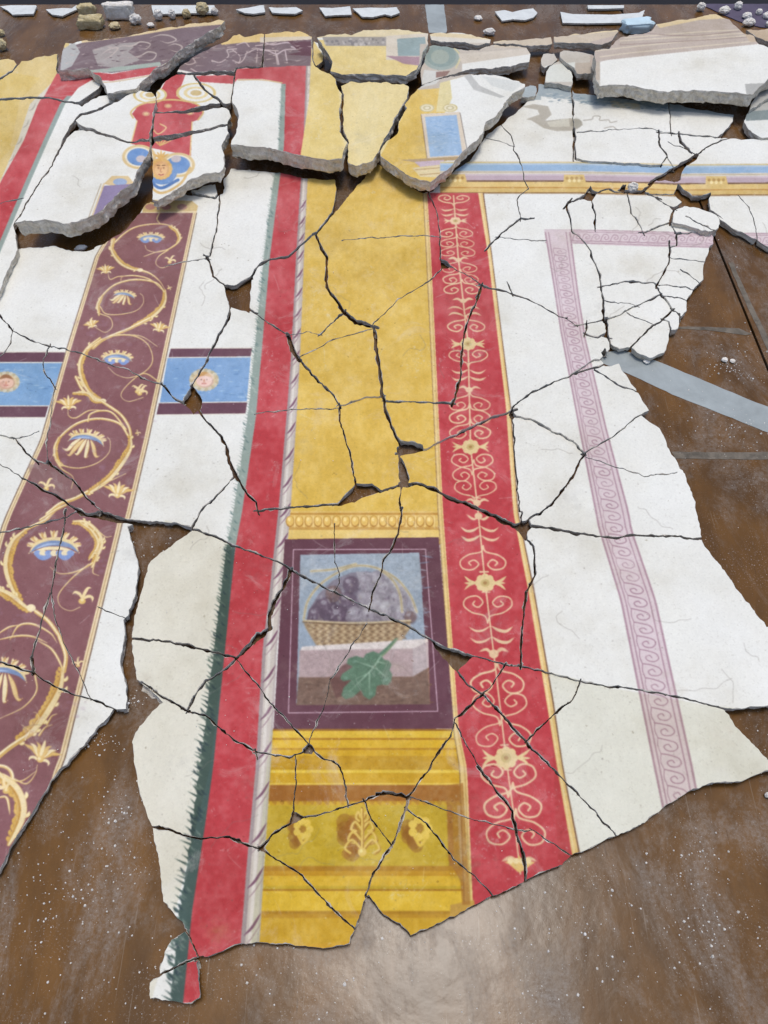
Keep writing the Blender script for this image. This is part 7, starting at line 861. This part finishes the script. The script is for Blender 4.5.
def stone(name,px,py,wx,h,m,label,cat='stone',group=None,dy=.75,seed=1,ang=.0,kind='rock'):
    bm=bmesh.new(); bmesh.ops.create_icosphere(bm,subdivisions=4 if kind!='rock' else 3,radius=1); rs=random.Random(seed)
    c=at(px,py,0); sc=F_PX/((py+641)*math.cos(PITCH)/CAM_H*1.0)/F_PX # metres per px across
    mp=1/(((py+641)*math.cos(PITCH))/CAM_H); rx=wx*mp/2*.9; ry=rx*dy; h=h*.85; o3=Vector((seed*3.1,seed*1.7,0))
    for v in bm.verts:
        p=v.co.copy()
        if kind=='block':
            p=Vector([math.copysign(abs(q)**.38,q) for q in p])
        k=1+.22*mnoise.noise(p*1.6+o3)+.12*mnoise.noise(p*4+o3); p*=k
        if kind=='rock': p=Vector([round(q*2.6)/2.6*.35+q*.65 for q in p])
        ca,sa=math.cos(ang),math.sin(ang); x,y=p.x*rx,p.y*ry; v.co=(x*ca-y*sa,x*sa+y*ca,max(-.98,p.z)*h/2+h/2)
    me=bpy.data.meshes.new(name); bm.to_mesh(me); bm.free(); me.materials.append(m); me.polygons.foreach_set('use_smooth',[kind!='rock']*len(me.polygons)); o=bpy.data.objects.new(name,me); COL.objects.link(o); o.location=(c.x,c.y,.0004)
    tag(o,label,cat,group); return o
GS='loose stones and shards along the far edge'
ST=[(88,15,19,.05,M_YSTONE,'smaller pale yellow block behind the larger yellow one','block',.55),(92.5,28,27,.055,M_YSTONE,'larger yellow plaster block at upper left, nearest the dark frieze','block',.5),
(121,18,31,.07,M_CRUMB,'big white plaster block right of the yellow blocks','block',.45),(115.5,29,12,.03,M_YSTONE,'rounded tan pebble below the big white block','rock',.9),
(136.5,24,13,.045,M_CRUMB,'grey pointed shard right of the big white block','rock',.7),(159,20,10,.05,M_CRUMB,'narrow white shard pointing down, leftmost of the hanging ones','rock',.9),
(173,19,8,.045,M_CRUMB,'slim white shard pointing down, right of the leftmost one','rock',.9),(151,27,8,.02,M_CRUMB,'small grey pebble left of the narrow white shard','rock',.9),
(187,18,9,.04,M_YSTONE,'pale yellow nugget between the slim shard and the yellow lump','rock',.9),(203,15,14,.06,M_YSTONE,'bright yellow lump leaning on the right end of the plaster strip','rock',.8),(215,15,8,.035,M_CRUMB,'grey white nugget right of the yellow lump','rock',.9),
(2,36,8,.03,M_YSTONE,'small tan pebble cut by the left photo edge','rock',.9),(3,50,13,.05,M_YSTONE,'larger brownish pebble cut by the left photo edge','rock',.9),
(478,20,9,.02,M_CRUMB,'tiny grey crumb cluster right of the upright tape','rock',.8),(489,35,13,.03,M_CRUMB,'white chunk touching the thin ochre strip','rock',.6),
(700,11,9,.04,M_CRUMB,'white pebble beyond the largest slab, leftmost of its row','rock',.8),(723,14,13,.035,M_CRUMB,'flat white pebble beside the rim of the largest slab','rock',.7),(737,10,9,.04,M_CRUMB,'white pebble highest in the row at upper right','rock',.9),
(746,19,11,.03,M_CRUMB,'white pebble in the middle of the violet sheet','rock',.7),(758,15,7,.03,M_CRUMB,'small round white pebble on the violet sheet','rock',.9),(748,26,14,.035,M_CRUMB,'white pebble nearest the tan sliver at upper right','rock',.7),(766,19,10,.03,M_CRUMB,'white pebble cut by the right photo edge, upper one','rock',.8),(768,27,8,.03,M_CRUMB,'white pebble cut by the right photo edge, lower one','rock',.8),
(645,145,0,0,None,'','',0),(631,193,0,0,None,'','',0)]
for k,(px,py,wx,h,m,l,kd,dy) in enumerate(ST):
    if m is None: continue
    stone('plaster_block' if kd=='block' else 'stone',px,py,wx,h,m,l,'plaster block' if kd=='block' else 'stone',GS,dy,k+1,random.uniform(-.3,.3) if kd=='rock' else random.uniform(-.06,.06),kd)
stone('plaster_lump',631,193,13,.045,M_CRUMB,'white plaster lump sitting on the gold entablature beside the star shaped hole','plaster lump',GS,.8,77)
stone('stone',646,363,7,.014,M_CRUMB,'largest of the three pebbles on bare board right of the ragged edge','stone',GS,.9,78); stone('stone',724,361,0+7,.012,M_CRUMB,'pebble on bare board at the left of the crumb patch','stone',GS,.9,79); stone('stone',732,362,6,.01,M_CRUMB,'pebble on bare board right in the crumb patch','stone',GS,.9,80)
stone('stone',767,796,7,.014,M_CRUMB,'grey pebble at the right photo edge below the last cream piece','stone',GS,.9,81); stone('stone',134,249,9,.02,M_CRUMB,'','stone',GS,.9,82) if False else None
stone('stone',82,250.5,13,.022,M_CRUMB,'white stone wedged in the dark gap below the large raised slab','stone',GS,.5,83,.3)
fo=stone('foam_pad',636,31,33,.05,M_FOAM,'light blue rounded foam pad beside the largest white slab','foam pad',None,.5,90,.15,'block')
# crumbs and lime dust on the board
def crumbs():
    V=[];Fc=[]; rs=random.Random(3)
    def one(x,y,r,z=.0):
        b=len(V); n=5; a0=rs.uniform(0,6)
        for k in range(n): a=a0+k*6.283/n; q=r*rs.uniform(.7,1.2); V.append((x+math.cos(a)*q,y+math.sin(a)*q,z+.0003))
        for k in range(n): a=a0+.5+k*6.283/n; q=r*rs.uniform(.5,.8); V.append((x+math.cos(a)*q,y+math.sin(a)*q,z+r*rs.uniform(.7,1.1)))
        V.append((x,y,z+r*rs.uniform(1.0,1.4)))
        for k in range(n):
            j=(k+1)%n; Fc.append((b+k,b+j,b+n+j,b+n+k)); Fc.append((b+n+k,b+n+j,b+2*n))
    cl=[(738,368,14,90),(215,930,60,60),(700,905,45,50),(690,860,16,40),(710,935,20,40),(752,430,20,60),(560,900,50,50),(640,790,0,0),(90,870,50,110),(120,800,25,60),(60,900,40,80),(100,740,14,60),(150,545,14,30),(110,1000,60,60),(400,985,120,80),(600,960,60,80),(735,420,30,50),(708,360,26,40),(690,300,20,20),(735,225,30,30),(130,700,8,30),(160,15,60,20),(280,20,120,40),(480,20,60,25),(700,440,25,30),(40,20,40,12),(650,25,60,10)]
    for cx,cy,sp,n in cl:
        for k in range(n):
            px=cx+rs.gauss(0,sp); py=cy+rs.gauss(0,sp*.6)
            if py<6: continue
            p=at(px,py,0); one(p.x,p.y,abs(rs.gauss(.0004,.0010))+.0003)
    for k in range(900):
        px,py=rs.uniform(-40,810),rs.uniform(6,1030); p=at(px,py,0); one(p.x,p.y,abs(rs.gauss(.0003,.0006))+.0003)
    for k in range(420):
        px,py=rs.uniform(-10,780),rs.uniform(200,900); p=at(px,py,BASE_Z+.003); one(p.x,p.y,abs(rs.gauss(.0003,.0005))+.0003,BASE_Z)
    o=mesh_obj('plaster_crumbs',V,Fc,[M_CRUMB]); tag(o,'scattered white plaster crumbs and grit on the brown board','crumbs',None,'stuff')
crumbs()
